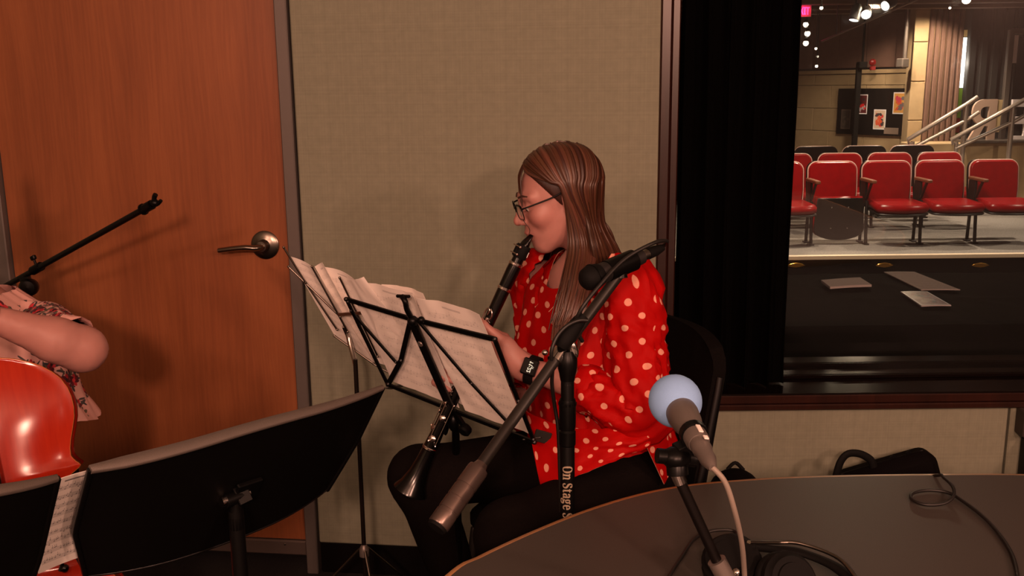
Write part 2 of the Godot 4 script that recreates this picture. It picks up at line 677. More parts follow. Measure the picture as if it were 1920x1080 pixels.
func make_materials() -> void:
	var weave := weave_image()
	M.fabric = mat(Color(0.535, 0.545, 0.478), 0.95, 0.0, tex(weave), 0.16)
	bump(M.fabric, weave, 1.2)
	M.door = mat(Color.WHITE, 0.42, 0.0, tex(wood_image(512, 1024, Color(0.465, 0.258, 0.150), Color(0.580, 0.345, 0.205), 3)))
	M.steel = mat(Color(0.40, 0.375, 0.36), 0.5, 0.35)
	M.sweep = mat(Color(0.36, 0.32, 0.30), 0.45, 0.4)
	var brushed := speckle(128, 40, 0.75, 1.0, 0.08)
	M.nickel = mat(Color(0.62, 0.59, 0.55), 0.28, 1.0, tex(brushed), 0.02)
	M.chrome = mat(Color(0.82, 0.80, 0.78), 0.14, 1.0)
	M.brass = mat(Color(0.83, 0.62, 0.28), 0.25, 1.0)
	var pile := speckle(256, 21, 0.45, 1.0, 0.09)
	M.carpet = mat(Color(0.105, 0.085, 0.085), 1.0, 0.0, tex(pile), 0.25)
	bump(M.carpet, pile, 4.0)
	M.black_trim = mat(Color(0.055, 0.045, 0.045), 0.7)
	M.walnut = mat(Color.WHITE, 0.30, 0.0, tex(wood_image(256, 256, Color(0.115, 0.055, 0.040), Color(0.215, 0.105, 0.075), 71)), 0.5)
	M.sill = mat(Color(0.055, 0.035, 0.030), 0.10)
	M.sill.metallic_specular = 0.30
	M.charcoal = mat(Color(0.17, 0.16, 0.155), 0.95, 0.0, tex(weave), 0.16)
	M.plaster = mat(Color(0.62, 0.60, 0.55), 0.9)
	M.ceiling = mat(Color(0.70, 0.68, 0.64), 0.95)
	var cloth := speckle(256, 60, 0.6, 1.0, 0.05)
	M.curtain = mat(Color(0.020, 0.018, 0.018), 1.0, 0.0, tex(cloth), 0.1)
	M.glass = mat(Color(0.5, 0.55, 0.52, 0.004), 0.02)
	M.glass.transparency = BaseMaterial3D.TRANSPARENCY_ALPHA
	M.lens = mat(Color(0.8, 0.82, 0.82, 0.02), 0.02)
	M.lens.transparency = BaseMaterial3D.TRANSPARENCY_ALPHA
	var grain := speckle(256, 14, 0.72, 1.0, 0.15)
	M.table = mat(Color(0.290, 0.272, 0.256), 0.46, 0.0, tex(grain), 0.07)
	M.table.metallic_specular = 0.30
	M.edge = mat(Color(0.88, 0.65, 0.43), 0.45)
	M.black_metal = mat(Color(0.030, 0.028, 0.028), 0.38, 0.2)
	M.desk_black = mat(Color(0.030, 0.027, 0.026), 0.33, 0.0)
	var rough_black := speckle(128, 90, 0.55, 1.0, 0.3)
	M.lit_desk_edge = mat(Color(0.47, 0.43, 0.40), 0.62, 0.25, tex(rough_black), 0.03)  # black metal rim coloured pale grey for the light falling on it
	bump(M.lit_desk_edge, rough_black, 3.0)
	M.boom = mat(Color(0.145, 0.135, 0.125), 0.42, 0.3)
	M.weight = mat(Color(0.42, 0.37, 0.35), 0.30, 0.75)
	M.plastic = mat(Color(0.030, 0.030, 0.030), 0.35)
	M.rubber = mat(Color(0.028, 0.026, 0.026), 0.75)
	M.ebony = mat(Color(0.020, 0.018, 0.018), 0.20)
	M.silver = mat(Color(0.86, 0.82, 0.80), 0.16, 1.0)
	var foam := speckle(128, 55, 0.82, 1.0, 0.35)
	M.foam = mat(Color(0.57, 0.75, 0.97), 1.0, 0.0, tex(foam), 0.03)
	bump(M.foam, foam, 2.0)
	M.mic_grey = mat(Color(0.47, 0.44, 0.42), 0.40, 0.55)
	M.cable_pale = mat(Color(0.52, 0.48, 0.44), 0.55)
	M.cable = mat(Color(0.075, 0.065, 0.06), 0.5)
	M.red_dots = mat(Color.WHITE, 0.62, 0.0, tex(dots_image()))
	M.red_dots.uv1_scale = Vector3(1.0 / 0.22, 1.0 / 0.22, 1)
	M.red_dots.metallic_specular = 0.2
	M.floral = mat(Color.WHITE, 0.85, 0.0, tex(floral_image()))
	M.floral.uv1_scale = Vector3(1.0 / 0.32, 1.0 / 0.32, 1)
	M.trousers = mat(Color(0.088, 0.070, 0.066), 0.9, 0.0, tex(cloth), 0.06)
	M.chair_cloth = mat(Color(0.075, 0.066, 0.063), 0.95, 0.0, tex(cloth), 0.08)
	M.skin = mat(Color.WHITE, 0.5)
	M.skin.vertex_color_use_as_albedo = true
	M.skin.subsurf_scatter_enabled = true
	M.skin.subsurf_scatter_strength = 0.12
	M.hair = mat(Color.WHITE, 0.42)
	M.hair.vertex_color_use_as_albedo = true
	M.eye_white = mat(Color(0.86, 0.83, 0.80), 0.2)
	M.iris = mat(Color(0.16, 0.10, 0.06), 0.2)
	M.varnish = mat(Color.WHITE, 0.15, 0.0, tex(wood_image(256, 512, Color(0.55, 0.105, 0.045), Color(0.66, 0.180, 0.085), 133)))
	M.varnish.clearcoat_enabled = true
	M.varnish.clearcoat = 0.12
	M.varnish.metallic_specular = 0.36
	M.varnish.clearcoat_roughness = 0.12
	M.varnish_rib = mat(Color(0.47, 0.11, 0.055), 0.25)
	M.purfling = mat(Color(0.72, 0.43, 0.22), 0.35)
	M.music = mat(Color.WHITE, 0.85, 0.0, tex(music_image(4, 0.16)))
	M.music_dark = mat(Color.WHITE, 0.85, 0.0, tex(music_image(9, 0.55)))
	M.paper = mat(Color(0.94, 0.91, 0.885), 0.85)
	for m in [M.music, M.paper, M.music_dark]:
		m.backlight_enabled = true
		m.backlight = Color(0.25, 0.24, 0.23)
	M.lettering = mat(Color(0.62, 0.56, 0.48), 0.6)
	M.screen_digits = mat(Color(0.8, 0.85, 0.8), 0.5)
	M.screen_digits.emission_enabled = true
	M.screen_digits.emission = Color(0.75, 0.85, 0.8)
	M.screen_digits.emission_energy_multiplier = 0.5
	M.bag = mat(Color(0.075, 0.062, 0.066), 0.7, 0.0, tex(cloth), 0.05)
	# lobby
	var hide := speckle(256, 77, 0.84, 1.0, 0.02)
	M.leather = mat(Color(0.465, 0.018, 0.036), 0.28, 0.0, tex(hide), 0.5)
	M.leather.metallic_specular = 0.32
	M.seat_frame = mat(Color(0.075, 0.060, 0.052), 0.4, 0.3)
	M.welt = mat(Color(0.66, 0.52, 0.48), 0.3)
	M.seat_back_shell = mat(Color(0.06, 0.035, 0.03), 0.3)
	M.armrest = mat(Color(0.36, 0.19, 0.11), 0.4)
	var block := speckle(256, 66, 0.88, 1.0, 0.03)
	M.block = mat(Color(0.68, 0.575, 0.425), 0.9, 0.0, tex(block), 1.0)
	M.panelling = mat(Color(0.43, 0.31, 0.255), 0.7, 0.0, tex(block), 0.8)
	M.lobby_dark = mat(Color(0.080, 0.068, 0.058), 0.9)
	M.lobby_ceiling = mat(Color(0.36, 0.26, 0.20), 0.85)
	M.riser_carpet = mat(Color(0.60, 0.57, 0.54), 0.95, 0.0, tex(pile), 0.4)
	M.lobby_floor = mat(Color(0.30, 0.25, 0.21), 0.7, 0.0, tex(pile), 0.5)
	M.nosing = mat(Color(0.80, 0.72, 0.62), 0.45)
	M.black_cloth = mat(Color(0.052, 0.046, 0.043), 0.95, 0.0, tex(cloth), 0.12)
	M.board = mat(Color(0.060, 0.056, 0.050), 0.9)
	M.rail = mat(Color(0.66, 0.60, 0.55), 0.35, 0.6)
	M.duct = mat(Color(0.42, 0.38, 0.35), 0.4, 0.6)
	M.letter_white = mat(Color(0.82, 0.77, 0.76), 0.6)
	M.letter_warm = mat(Color(0.66, 0.55, 0.48), 0.6)
	for k in ["curtain", "black_cloth", "trousers", "chair_cloth", "board", "black_trim", "bag"]:
		M[k].metallic_specular = 0.15
	for k in ["plastic", "rubber"]:
		M[k].metallic_specular = 0.3
	M.floor_wood = mat(Color(0.60, 0.36, 0.20), 0.4)

func glow(c: Color, energy: float) -> StandardMaterial3D:
	var m := mat(Color(0.9, 0.9, 0.9), 0.4)
	m.emission_enabled = true
	m.emission = c
	m.emission_energy_multiplier = energy
	return m

# ---------------------------------------------------------------- the studio
func build_room() -> void:
	var st := mb()
	box_at(st, Vector3(-3.0, -0.1, -3.2), Vector3(3.1, 0.0, 2.6))
	struct("floor", st, M.carpet)
	st = mb()
	box_at(st, Vector3(-3.0, 2.75, -3.2), Vector3(3.1, 2.85, 2.6))
	struct("ceiling", st, M.ceiling)
	st = mb()
	box_at(st, Vector3(-3.0, 0.0, 2.4), Vector3(3.1, 2.75, 2.6))
	struct("wall_rear", st, M.charcoal)
	st = mb()
	box_at(st, Vector3(-3.0, 0.0, -3.2), Vector3(-2.8, 2.75, 2.4))
	struct("wall_left", st, M.fabric)
	st = mb()
	box_at(st, Vector3(2.9, 0.0, -2.54), Vector3(3.1, 2.75, 2.4))
	struct("wall_right", st, M.charcoal)

	# the splayed wall with the door
	var w := door_frame_axes()
	st = mb()
	box_in(st, w, Vector3(-1.03, 0.0, -0.2), Vector3(0.0, 2.75, -0.025), 0.0)
	box_in(st, w, Vector3(-2.9, 0.0, -0.2), Vector3(-1.86, 2.75, -0.025), 0.0)
	box_in(st, w, Vector3(-1.86, 2.13, -0.2), Vector3(-1.03, 2.75, -0.025), 0.0)
	var wall := struct("wall_door_side", st, M.black_trim)
	st = mb()
	box_in(st, w, Vector3(-0.990, 0.101, -0.022), Vector3(-0.008, 2.745, 0.004), 0.004)
	label_part(struct("fabric_panel", st, M.fabric, wall), "olive grey fabric wall panel beside the door")
	st = mb()
	box_in(st, w, Vector3(-2.6, 0.101, -0.022), Vector3(-1.918, 2.745, 0.004), 0.004)
	struct("fabric_panel", st, M.fabric, wall)
	st = mb()
	box_in(st, w, Vector3(-1.0, 2.18, -0.022), Vector3(-1.91, 2.745, 0.004), 0.004)
	struct("fabric_panel", st, M.fabric, wall)
	st = mb()
	box_in(st, w, Vector3(-0.990, 0.0, -0.03), Vector3(-0.008, 0.096, -0.006), 0.003)
	struct("baseboard_door_side", st, M.black_trim)

	# the door: frame, leaf, sweep, lever handle
	var door := Node3D.new()
	door.name = numbered("door_1", self)
	add_child(door)
	door.position = w * Vector3(-1.45, 0, 0)
	door.set_meta("kind", "structure")
	door.set_meta("label", "orange-brown wooden door in a grey steel frame")
	door.set_meta("category", "door")
	st = mb()
	for s in [[-1.031, -0.996], [-1.912, -1.877]]:
		box_in(st, w, Vector3(s[0], 0.0, -0.12), Vector3(s[1], 2.17, 0.010), 0.003)
	box_in(st, w, Vector3(-1.912, 2.13, -0.12), Vector3(-0.996, 2.17, 0.010), 0.003)
	obj("door_frame", st, M.steel, door)
	st = mb()
	var o := w * Vector3(-1.874, 0.102, -0.012)
	sheet(st, 1, 1, func(u, v): return w * Vector3(-1.874 + 0.8405 * u, 2.125 - 2.023 * v, -0.012), 0.042)
	var leaf := obj("leaf", st, M.door, door)
	label_part(leaf, "orange-brown veneered door leaf with upright grain")
	st = mb()
	box_in(st, w, Vector3(-1.874, 0.052, -0.05), Vector3(-1.0335, 0.099, -0.004), 0.004)
	obj("door_sweep", st, M.sweep, door)
	st = mb()
	for x in [-1.80, -1.45, -1.10]:
		lathe(st, w * Transform3D(Basis(Vector3.RIGHT, PI / 2), Vector3(x, 0.087, -0.004)), [Vector2(0.0035, 0), Vector2(0.0035, 0.001), Vector2(0, 0.002)], 10)
	obj("screw", st, M.chrome, door)
	# lever: rose, neck and a lever that reaches towards the hinges
	var hub := w * Vector3(-1.1035, 1.0, -0.012)
	var out := w.basis.z
	var left := -w.basis.x
	st = mb()
	lathe(st, Transform3D(along(out), hub), [Vector2(0.0, 0.0), Vector2(0.041, 0.0), Vector2(0.0405, 0.004), Vector2(0.036, 0.008), Vector2(0.026, 0.0105), Vector2(0.018, 0.013), Vector2(0.0165, 0.022), Vector2(0.0145, 0.035), Vector2(0, 0.036)], 40)
	var rose := obj("handle", st, M.nickel, door)
	label_part(rose, "brushed nickel lever handle")
	st = mb()
	var path := []
	for q in [[0.0, 0.026, 0.0], [0.002, 0.045, 0.0], [0.012, 0.056, 0.0], [0.032, 0.060, 0.002], [0.060, 0.060, 0.0], [0.090, 0.058, -0.004], [0.1135, 0.056, -0.0075]]:
		path.append(hub + left * q[0] + out * q[1] + Vector3.UP * q[2])
	var lp := smooth_path(path, 5)
	var lr := []
	for i in lp.size():
		lr.append(lerpf(0.0118, 0.0098, float(i) / lp.size()))
	tube(st, lp, lr, 14, 0.72, Vector3.UP)
	obj("lever", st, M.nickel, rose)

	# the window wall
	var z0 := -2.54
	var z1 := -2.90
	st = mb()
	box_at(st, Vector3(0.30, -0.1, z1), Vector3(3.1, 0.536, z0 - 0.03), 0.0)
	box_at(st, Vector3(0.30, 2.3, z1), Vector3(3.1, 2.75, z0 - 0.03), 0.0)
	box_at(st, Vector3(0.30, 0.5, z1), Vector3(0.388, 2.75, z0 - 0.03), 0.0)
	box_at(st, Vector3(2.5, 0.5, z1), Vector3(3.1, 2.75, z0 - 0.03), 0.0)
	var ww := struct("wall_window_side", st, M.black_trim)
	st = mb()
	box_at(st, Vector3(0.402, 0.1, z0 - 0.028), Vector3(1.379, 0.548, z0), 0.004)
	label_part(struct("fabric_panel", st, M.fabric, ww), "olive grey fabric panel under the window")
	st = mb()
	box_at(st, Vector3(1.386, 0.1, z0 - 0.028), Vector3(2.88, 0.548, z0), 0.004)
	struct("fabric_panel", st, M.fabric, ww)
	st = mb()
	box_at(st, Vector3(0.402, 2.31, z0 - 0.028), Vector3(2.88, 2.745, z0), 0.004)
	struct("fabric_panel", st, M.fabric, ww)
	st = mb()
	box_at(st, Vector3(0.402, 0.0, z0 - 0.03), Vector3(2.88, 0.096, z0 - 0.008), 0.003)
	struct("baseboard_window_side", st, M.black_trim)

	var win := Node3D.new()
	win.name = numbered("window_1", self)
	add_child(win)
	win.position = Vector3(1.47, 0.55, -2.7)
	win.set_meta("kind", "structure")
	win.set_meta("label", "studio window with dark wooden frame onto the theatre lobby")
	win.set_meta("category", "window")
	st = mb()
	box_at(st, Vector3(0.388, 0.55, z1), Vector3(0.417, 2.3, z0 + 0.008), 0.004)
	box_at(st, Vector3(0.4185, 0.55, z1), Vector3(0.440, 2.3, z0 - 0.002), 0.003)
	label_part(obj("jamb", st, M.walnut, win), "dark walnut window jamb")
	st = mb()
	box_at(st, Vector3(2.45, 0.55, z1), Vector3(2.5, 2.3, z0 + 0.008), 0.004)
	obj("jamb", st, M.walnut, win)
	st = mb()
	box_at(st, Vector3(0.388, 2.25, z1), Vector3(2.5, 2.31, z0 + 0.008), 0.004)
	obj("head", st, M.walnut, win)
	st = mb()
	box_at(st, Vector3(0.44, 0.552, z1), Vector3(2.45, 0.590, z0 + 0.004), 0.003)
	obj("sill", st, M.sill, win)
	st = mb()
	box_at(st, Vector3(0.388, 0.545, z0 - 0.002), Vector3(2.5, 0.562, z0 + 0.016), 0.003)
	box_at(st, Vector3(0.388, 0.5625, z0 - 0.002), Vector3(2.5, 0.586, z0 + 0.008), 0.003)
	label_part(obj("sill_moulding", st, M.walnut, win), "glossy dark moulding along the sill")
	for z in [-2.68, -2.80]:
		st = mb()
		box_at(st, Vector3(0.44, 0.592, z - 0.003), Vector3(2.45, 2.25, z + 0.003), 0.0)
		obj("pane", st, M.glass, win)
		st = mb()
		box_at(st, Vector3(0.44, 0.590, z - 0.009), Vector3(2.45, 0.600, z - 0.0035), 0.002)
		box_at(st, Vector3(0.44, 0.590, z + 0.0035), Vector3(2.45, 0.600, z + 0.009), 0.002)
		obj("glazing_bead", st, M.sill, win)

	# black curtain drawn to the left of the window, in deep folds
	st = mb()
	var fold := noise(17, 1.0, 2)
	sheet(st, 150, 24, func(u, v):
		var x := lerpf(0.4475, 0.752 + 0.010 * v, u)
		var deep = 0.026 + 0.01 * v
		var ph = u * 5.0 * TAU + 0.9 * fold.get_noise_2d(u * 6.0, v * 0.8)
		var z = -2.607 + deep * sin(ph) * (0.75 + 0.4 * fold.get_noise_2d(u * 9.0, 3.0)) + 0.006 * fold.get_noise_2d(u * 30.0, v * 2.0)
		return Vector3(x + 0.006 * cos(ph), lerpf(2.225, 0.594, v), z), 0.003)
	var cur := obj("curtain", st, M.curtain)
	tag(cur, "black pleated curtain drawn to one side of the window", "curtain")
	st = mb()
	tube(st, [Vector3(0.445, 2.238, -2.607), Vector3(2.445, 2.238, -2.607)], 0.010, 10)
	tag(obj("curtain_rail", st, M.black_metal), "thin black rail carrying the window curtain", "rail")

	# small box fixed to the wall under the window
	st = mb()
	box_at(st, Vector3(1.398, 0.470, z0), Vector3(1.52, 0.546, z0 + 0.05), 0.004)
	var jb := tag(obj("wall_box", st, mat(Color(0.20, 0.17, 0.15), 0.6)), "grey-brown box fixed to the wall below the window sill", "box")
	st = mb()
	box_at(st, Vector3(1.416, 0.0, z0 + 0.002), Vector3(1.72, 0.465, z0 + 0.26), 0.008)
	box_at(st, Vector3(1.43, 0.03, z0 + 0.255), Vector3(1.706, 0.45, z0 + 0.268), 0.004)
	tag(obj("equipment_cabinet", st, M.plastic), "low black cabinet against the wall below the grey box", "cabinet")

# a globe lamp hanging just under the ceiling, with its light
func ceiling_lamp(p: Vector3, energy: float, c: Color, size: float, where: String) -> void:
	var t := thing("ceiling_light", "white globe lamp hanging under the studio ceiling " + where, "light", p, "globe lamps under the studio ceiling")
	var st := mb()
	ball(st, p, Vector3.ONE * size, Basis(), 24)
	obj("globe", st, glow(c, 5.0), t)
	st = mb()
	lathe(st, Transform3D(Basis(), p), [Vector2(0, size * 0.9), Vector2(0.045, size * 0.9), Vector2(0.045, size + 0.02), Vector2(0.01, size + 0.03), Vector2(0.01, 2.745 - p.y), Vector2(0.06, 2.748 - p.y), Vector2(0, 2.75 - p.y)], 20)
	obj("stem", st, M.black_metal, t)
	var l := OmniLight3D.new()
	l.name = "ceiling_light_glow"
	l.light_color = c
	l.light_energy = energy
	l.light_size = size
	l.omni_range = 14.0
	l.omni_attenuation = 2.0
	l.shadow_enabled = true
	t.add_child(l)

# ---------------------------------------------------------------- the theatre lobby beyond the glass
func lobby_spot(from: Vector3, to: Vector3, energy: float, c: Color, angle: float, parent: Node3D) -> void:
	var l := SpotLight3D.new()
	l.name = "beam"
	l.light_color = c
	l.light_energy = energy
	l.light_size = 0.05
	l.spot_angle = angle
	l.spot_angle_attenuation = 0.5
	l.spot_range = 30.0
	l.spot_attenuation = 2.0
	l.shadow_enabled = true
	parent.add_child(l)
	l.position = from - parent.position
	l.basis = Basis.looking_at(to - from, Vector3(0.01, 1, 0.02))

func theatre_seat(up: bool) -> Node3D:
	var t := Node3D.new()
	add_child(t)
	var shape := func(grow: float) -> PackedVector2Array:
		var out := PackedVector2Array()
		var w := 0.236 + grow
		var top := 0.825 + grow
		var r := 0.085
		for p in [[w - 0.012, 0.41 - grow], [w, 0.55], [w, top - r]]:
			out.append(Vector2(p[0], p[1]))
		for k in range(1, 7):
			var a := PI / 2 * k / 6.0
			out.append(Vector2(w - r + cos(a) * r, top - r + sin(a) * r))
		for k in range(0, 6):
			var a := PI / 2 + PI / 2 * k / 6.0
			out.append(Vector2(-w + r + cos(a) * r, top - r + sin(a) * r))
		for p in [[-w, top - r], [-w, 0.55], [-w + 0.012, 0.41 - grow]]:
			out.append(Vector2(p[0], p[1]))
		return out
	var tilt := Transform3D(Basis(Vector3.RIGHT, -0.13), Vector3(0, -0.045, -0.10))
	var st := mb()
	slab(st, shape.call(0.0), tilt, 0.045, 0.014)
	obj("backrest", st, M.leather, t, true)
	st = mb()
	var edge := []
	for p in shape.call(0.003):
		edge.append(tilt * Vector3(p.x, p.y, 0.022))
	tube(st, edge, 0.0075, 8)
	obj("piping", st, M.welt, t, true)
	st = mb()
	slab(st, shape.call(0.012), tilt * Transform3D(Basis(), Vector3(0, 0, -0.02)), 0.018, 0.004)
	obj("back_shell", st, M.seat_back_shell, t, true)
	# the cushion, tipped up on one seat
	var cx := Transform3D(Basis(Vector3.RIGHT, deg_to_rad(3.0)), Vector3(0, 0.345, -0.04))
	var plan := PackedVector2Array()
	for k in 13:
		var a := PI * k / 12.0
		plan.append(Vector2(cos(a) * 0.250, 0.31 + sin(a) * 0.11))
	plan.append(Vector2(-0.225, 0.0))
	plan.append(Vector2(0.225, 0.0))
	var lie := Transform3D(Basis(Vector3(1, 0, 0), Vector3(0, 0, 1), Vector3(0, 1, 0)), Vector3.ZERO)
	st = mb()
	var hang := Transform3D(Basis(Vector3(1, 0, 0), Vector3(0, -1, 0), Vector3(0, 0, -1)), Vector3(0, 0.465, 0.09))
	slab(st, plan, hang if up else cx * lie, 0.085 if not up else 0.062, 0.024)
	var cushion := obj("cushion", st, M.leather, t, true)
	st = mb()
	slab(st, plan, hang * Transform3D(Basis.from_scale(Vector3(0.97, 0.97, 1)), Vector3(0, 0.012, -0.018)) if up else cx * lie * Transform3D(Basis(), Vector3(0, 0, -0.018)), 0.017, 0.004)
	var pan := obj("seat_pan", st, M.seat_frame, t, true)
	if up:
		for q in [[-0.08, 0.10], [0.08, 0.10], [-0.08, 0.30], [0.08, 0.30]]:
			st = mb()
			ball(st, hang * Vector3(q[0], q[1], -0.019), Vector3.ONE * 0.009, Basis(), 8)
			obj("bolt", st, M.chrome, t, true)
	# standard with two legs and an arm rest, shared with the next seat
	st = mb()
	for z in [-0.06, 0.10]:
		tube(st, [Vector3(-0.26, 0.012, z), Vector3(-0.26, 0.42, z * 0.6)], 0.016, 8)
		box_at(st, Vector3(-0.285, 0.0, z - 0.035), Vector3(-0.235, 0.014, z + 0.035), 0.004)
	box_at(st, Vector3(-0.272, 0.36, -0.10), Vector3(-0.248, 0.60, 0.04), 0.006)
	bar(st, Vector3(-0.26, 0.60, 0.16), Vector3(-0.26, 0.44, 0.05), 0.02, 0.02, Vector3.FORWARD)
	obj("standard", st, M.seat_frame, t, true)
	st = mb()
	box_at(st, Vector3(-0.285, 0.600, -0.09), Vector3(-0.235, 0.632, 0.23), 0.010)
	obj("armrest", st, M.armrest, t, true)
	return t

func small_glow_bulb(p: Vector3, r: float, label: String, energy: float) -> void:
	var t := thing("lobby_lamp_or_reflection", label, "lamp", p, "small round lamps in the lobby")
	var st := mb()
	ball(st, p, Vector3.ONE * r, Basis(), 12)
	obj("bulb", st, glow(Color(1.0, 0.93, 0.82), energy), t)
	st = mb()
	lathe(st, Transform3D(Basis(), p + Vector3(0, r * 0.7, 0)), [Vector2(0, 0), Vector2(r * 0.8, 0), Vector2(r * 0.6, r * 1.2), Vector2(0.004, r * 1.3), Vector2(0.004, 2.35 - p.y - r * 0.7), Vector2(0, 2.35 - p.y - r * 0.7)], 12)
	obj("cap", st, M.black_metal, t)

func build_lobby() -> void:
	var st := mb()
	box_at(st, Vector3(-2.0, LOBBY_FLOOR - 0.1, -16.0), Vector3(9.0, LOBBY_FLOOR, -2.9), 0.0)
	struct("floor_lobby", st, M.lobby_floor)
	st = mb()
	box_at(st, Vector3(-2.0, 2.35, -16.0), Vector3(9.0, 2.45, -2.9), 0.0)
	var lid := struct("ceiling_lobby", st, M.lobby_ceiling)
	for k in 5:
		st = mb()
		box_at(st, Vector3(-1.9, 2.24, -9.3 - k * 0.75), Vector3(6.0, 2.352, -9.14 - k * 0.75), 0.006)
		struct("beam", st, M.lobby_ceiling, lid)
	st = mb()
	box_at(st, Vector3(-2.2, LOBBY_FLOOR, -16.0), Vector3(-2.0, 2.35, -2.9), 0.0)
	struct("wall_lobby_left", st, M.lobby_dark)
	st = mb()
	box_at(st, Vector3(8.8, LOBBY_FLOOR, -16.0), Vector3(9.0, 2.35, -2.9), 0.0)
	struct("wall_lobby_right", st, M.lobby_dark)
	st = mb()
	box_at(st, Vector3(-2.0, LOBBY_FLOOR, -16.2), Vector3(9.0, 2.35, -16.0), 0.0)
	struct("wall_lobby_end", st, M.lobby_dark)

	# oblique wall with block courses below a wood-panelled band
	var a := at(1440, 300, 13.9)
	var b := at(1712, 300, 12.0)
	a.y = 0.0
	b.y = 0.0
	var x := (b - a).normalized()
	var z := x.cross(Vector3.UP)
	var wx := Transform3D(Basis(x, Vector3.UP, z), a)
	var span := a.distance_to(b)
	st = mb()
	box_in(st, wx, Vector3(-2.0, LOBBY_FLOOR, -0.2), Vector3(span, 2.35, -0.01), 0.0)
	var wall := struct("wall_lobby_far", st, M.lobby_dark)
	var course := 0
	var y := LOBBY_FLOOR
	while y < 1.50:
		var top: float = min(y + 0.30, 1.52)
		var u: float = -1.4 + (0.27 if course % 2 else 0.0)
		while u < span:
			st = mb()
			box_in(st, wx, Vector3(max(u, -1.4), y + 0.003, -0.01), Vector3(min(u + 0.54, span) - 0.005, top - 0.002, 0.012), 0.004)
			struct("block", st, M.block, wall)
			u += 0.54
		y = top
		course += 1
	st = mb()
	box_in(st, wx, Vector3(-1.4, 1.525, -0.01), Vector3(span, 1.575, 0.03), 0.004)
	struct("cornice", st, M.block, wall)
	var u := -1.4
	while u < span:
		st = mb()
		box_in(st, wx, Vector3(u, 1.60, -0.01), Vector3(min(u + 0.42, span) - 0.008, 2.34, 0.010), 0.004)
		struct("panel", st, M.panelling, wall)
		u += 0.42

	# fluted pilaster
	var pl := at(1706, 200, 11.75)
	var pr := at(1797, 200, 11.75)
	st = mb()
	box_at(st, Vector3(pl.x, LOBBY_FLOOR, -11.95), Vector3(pr.x, 2.35, -11.78), 0.01)
	var pil := struct("trim_1", st, M.block, self, "fluted beige pilaster at the end of the lobby wall", "pilaster")
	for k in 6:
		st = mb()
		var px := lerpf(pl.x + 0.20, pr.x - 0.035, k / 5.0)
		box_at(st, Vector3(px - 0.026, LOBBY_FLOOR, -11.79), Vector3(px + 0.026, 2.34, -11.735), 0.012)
		struct("shaded_flute_rib", st, M.panelling, pil)  # same stone as the pilaster; the brown puts shade into the ribs
	for k in 6:
		st = mb()
		box_at(st, Vector3(pl.x - 0.006, LOBBY_FLOOR + 0.46 * k + 0.004, -11.79), Vector3(pl.x + 0.165, LOBBY_FLOOR + 0.46 * k + 0.455, -11.755), 0.006)
		struct("stone", st, M.block, pil)

	# dark timber and glass front to the right of the pilaster
	var gx := pr.x + 0.10
	st = mb()
	box_at(st, Vector3(gx, LOBBY_FLOOR, -12.0), Vector3(8.8, 2.35, -11.85), 0.0)
	var front := struct("wall_lobby_front", st, M.lobby_dark)
	for k in 7:
		st = mb()
		box_at(st, Vector3(gx + 0.14 * k, 0.9, -11.86), Vector3(gx + 0.14 * k + 0.09, 2.34, -11.80), 0.01)
		struct("batten", st, M.lobby_dark, front)
	# narrow lit slit between pilaster and front, with coloured panes below the lit one
	var slit := thing("slit_window", "narrow lit window slit beside the fluted pilaster", "window", Vector3(pr.x + 0.05, 0.5, -11.9))
	slit.set_meta("kind", "structure")
	for q in [[0.98, 1.33, Color(0.52, 0.70, 0.22), 0.55], [0.80, 0.975, Color(0.62, 0.16, 0.10), 0.30], [0.55, 0.795, Color(0.42, 0.60, 0.20), 0.35], [1.34, 1.93, Color(1.0, 0.98, 0.93), 4.0], [1.94, 2.02, Color(0.9, 0.75, 0.5), 0.7]]:
		st = mb()
		box_at(st, Vector3(pr.x, q[0], -11.90), Vector3(gx, q[1], -11.89), 0.001)
		obj("pane", st, glow(q[2], q[3]) if q[3] > 1.0 else mat(q[2], 0.3), slit)

	var sl := OmniLight3D.new()
	sl.name = "window_light"
	sl.light_color = Color(1.0, 0.98, 0.93)
	sl.light_energy = 0.12
	sl.light_size = 0.05
	sl.omni_range = 12.0
	sl.omni_attenuation = 2.0
	sl.shadow_enabled = true
	slit.add_child(sl)
	sl.position = Vector3((gx - pr.x) * 0.5 - 0.05, 1.13, 0.08)
	# glazed doorway beside it
	var dp := at(1893, 100, 11.6)
	var gd := thing("glass_door", "dark glazed door with a pale metal frame beside the big letters", "door", Vector3(dp.x, 0.5, -11.6))
	gd.set_meta("kind", "structure")
	st = mb()
	box_at(st, Vector3(dp.x - 0.03, 0.5, -11.64), Vector3(dp.x + 0.035, 2.0, -11.58), 0.006)
	box_at(st, Vector3(dp.x + 0.02, 1.95, -11.64), Vector3(dp.x + 1.2, 2.02, -11.58), 0.006)
	obj("frame", st, M.duct, gd)
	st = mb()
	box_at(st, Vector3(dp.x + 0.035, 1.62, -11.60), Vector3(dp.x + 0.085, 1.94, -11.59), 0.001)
	obj("daylight_strip", st, M.letter_white, gd)  # plain white strip in place of daylight at the door
	st = mb()
	box_at(st, Vector3(dp.x + 0.09, 0.9, -11.63), Vector3(dp.x + 1.2, 1.9, -11.60), 0.002)
	obj("pane", st, mat(Color(0.03, 0.04, 0.04), 0.08), gd)

	# landing with a beige parapet
	var pt := at(1800, 268, 11.38)
	st = mb()
	box_at(st, Vector3(at(1712, 270, 11.38).x, LOBBY_FLOOR, -11.75), Vector3(8.8, pt.y, -11.38), 0.01)
	struct("wall_parapet", st, M.block)
	st = mb()
	box_at(st, Vector3(at(1812, 270, 11.3).x, pt.y, -11.7), Vector3(8.8, pt.y + 0.03, -11.28), 0.006)
	struct("trim_2", st, M.duct)

	# big letters seen from behind
	var lb := at(1841, 271, 11.5)
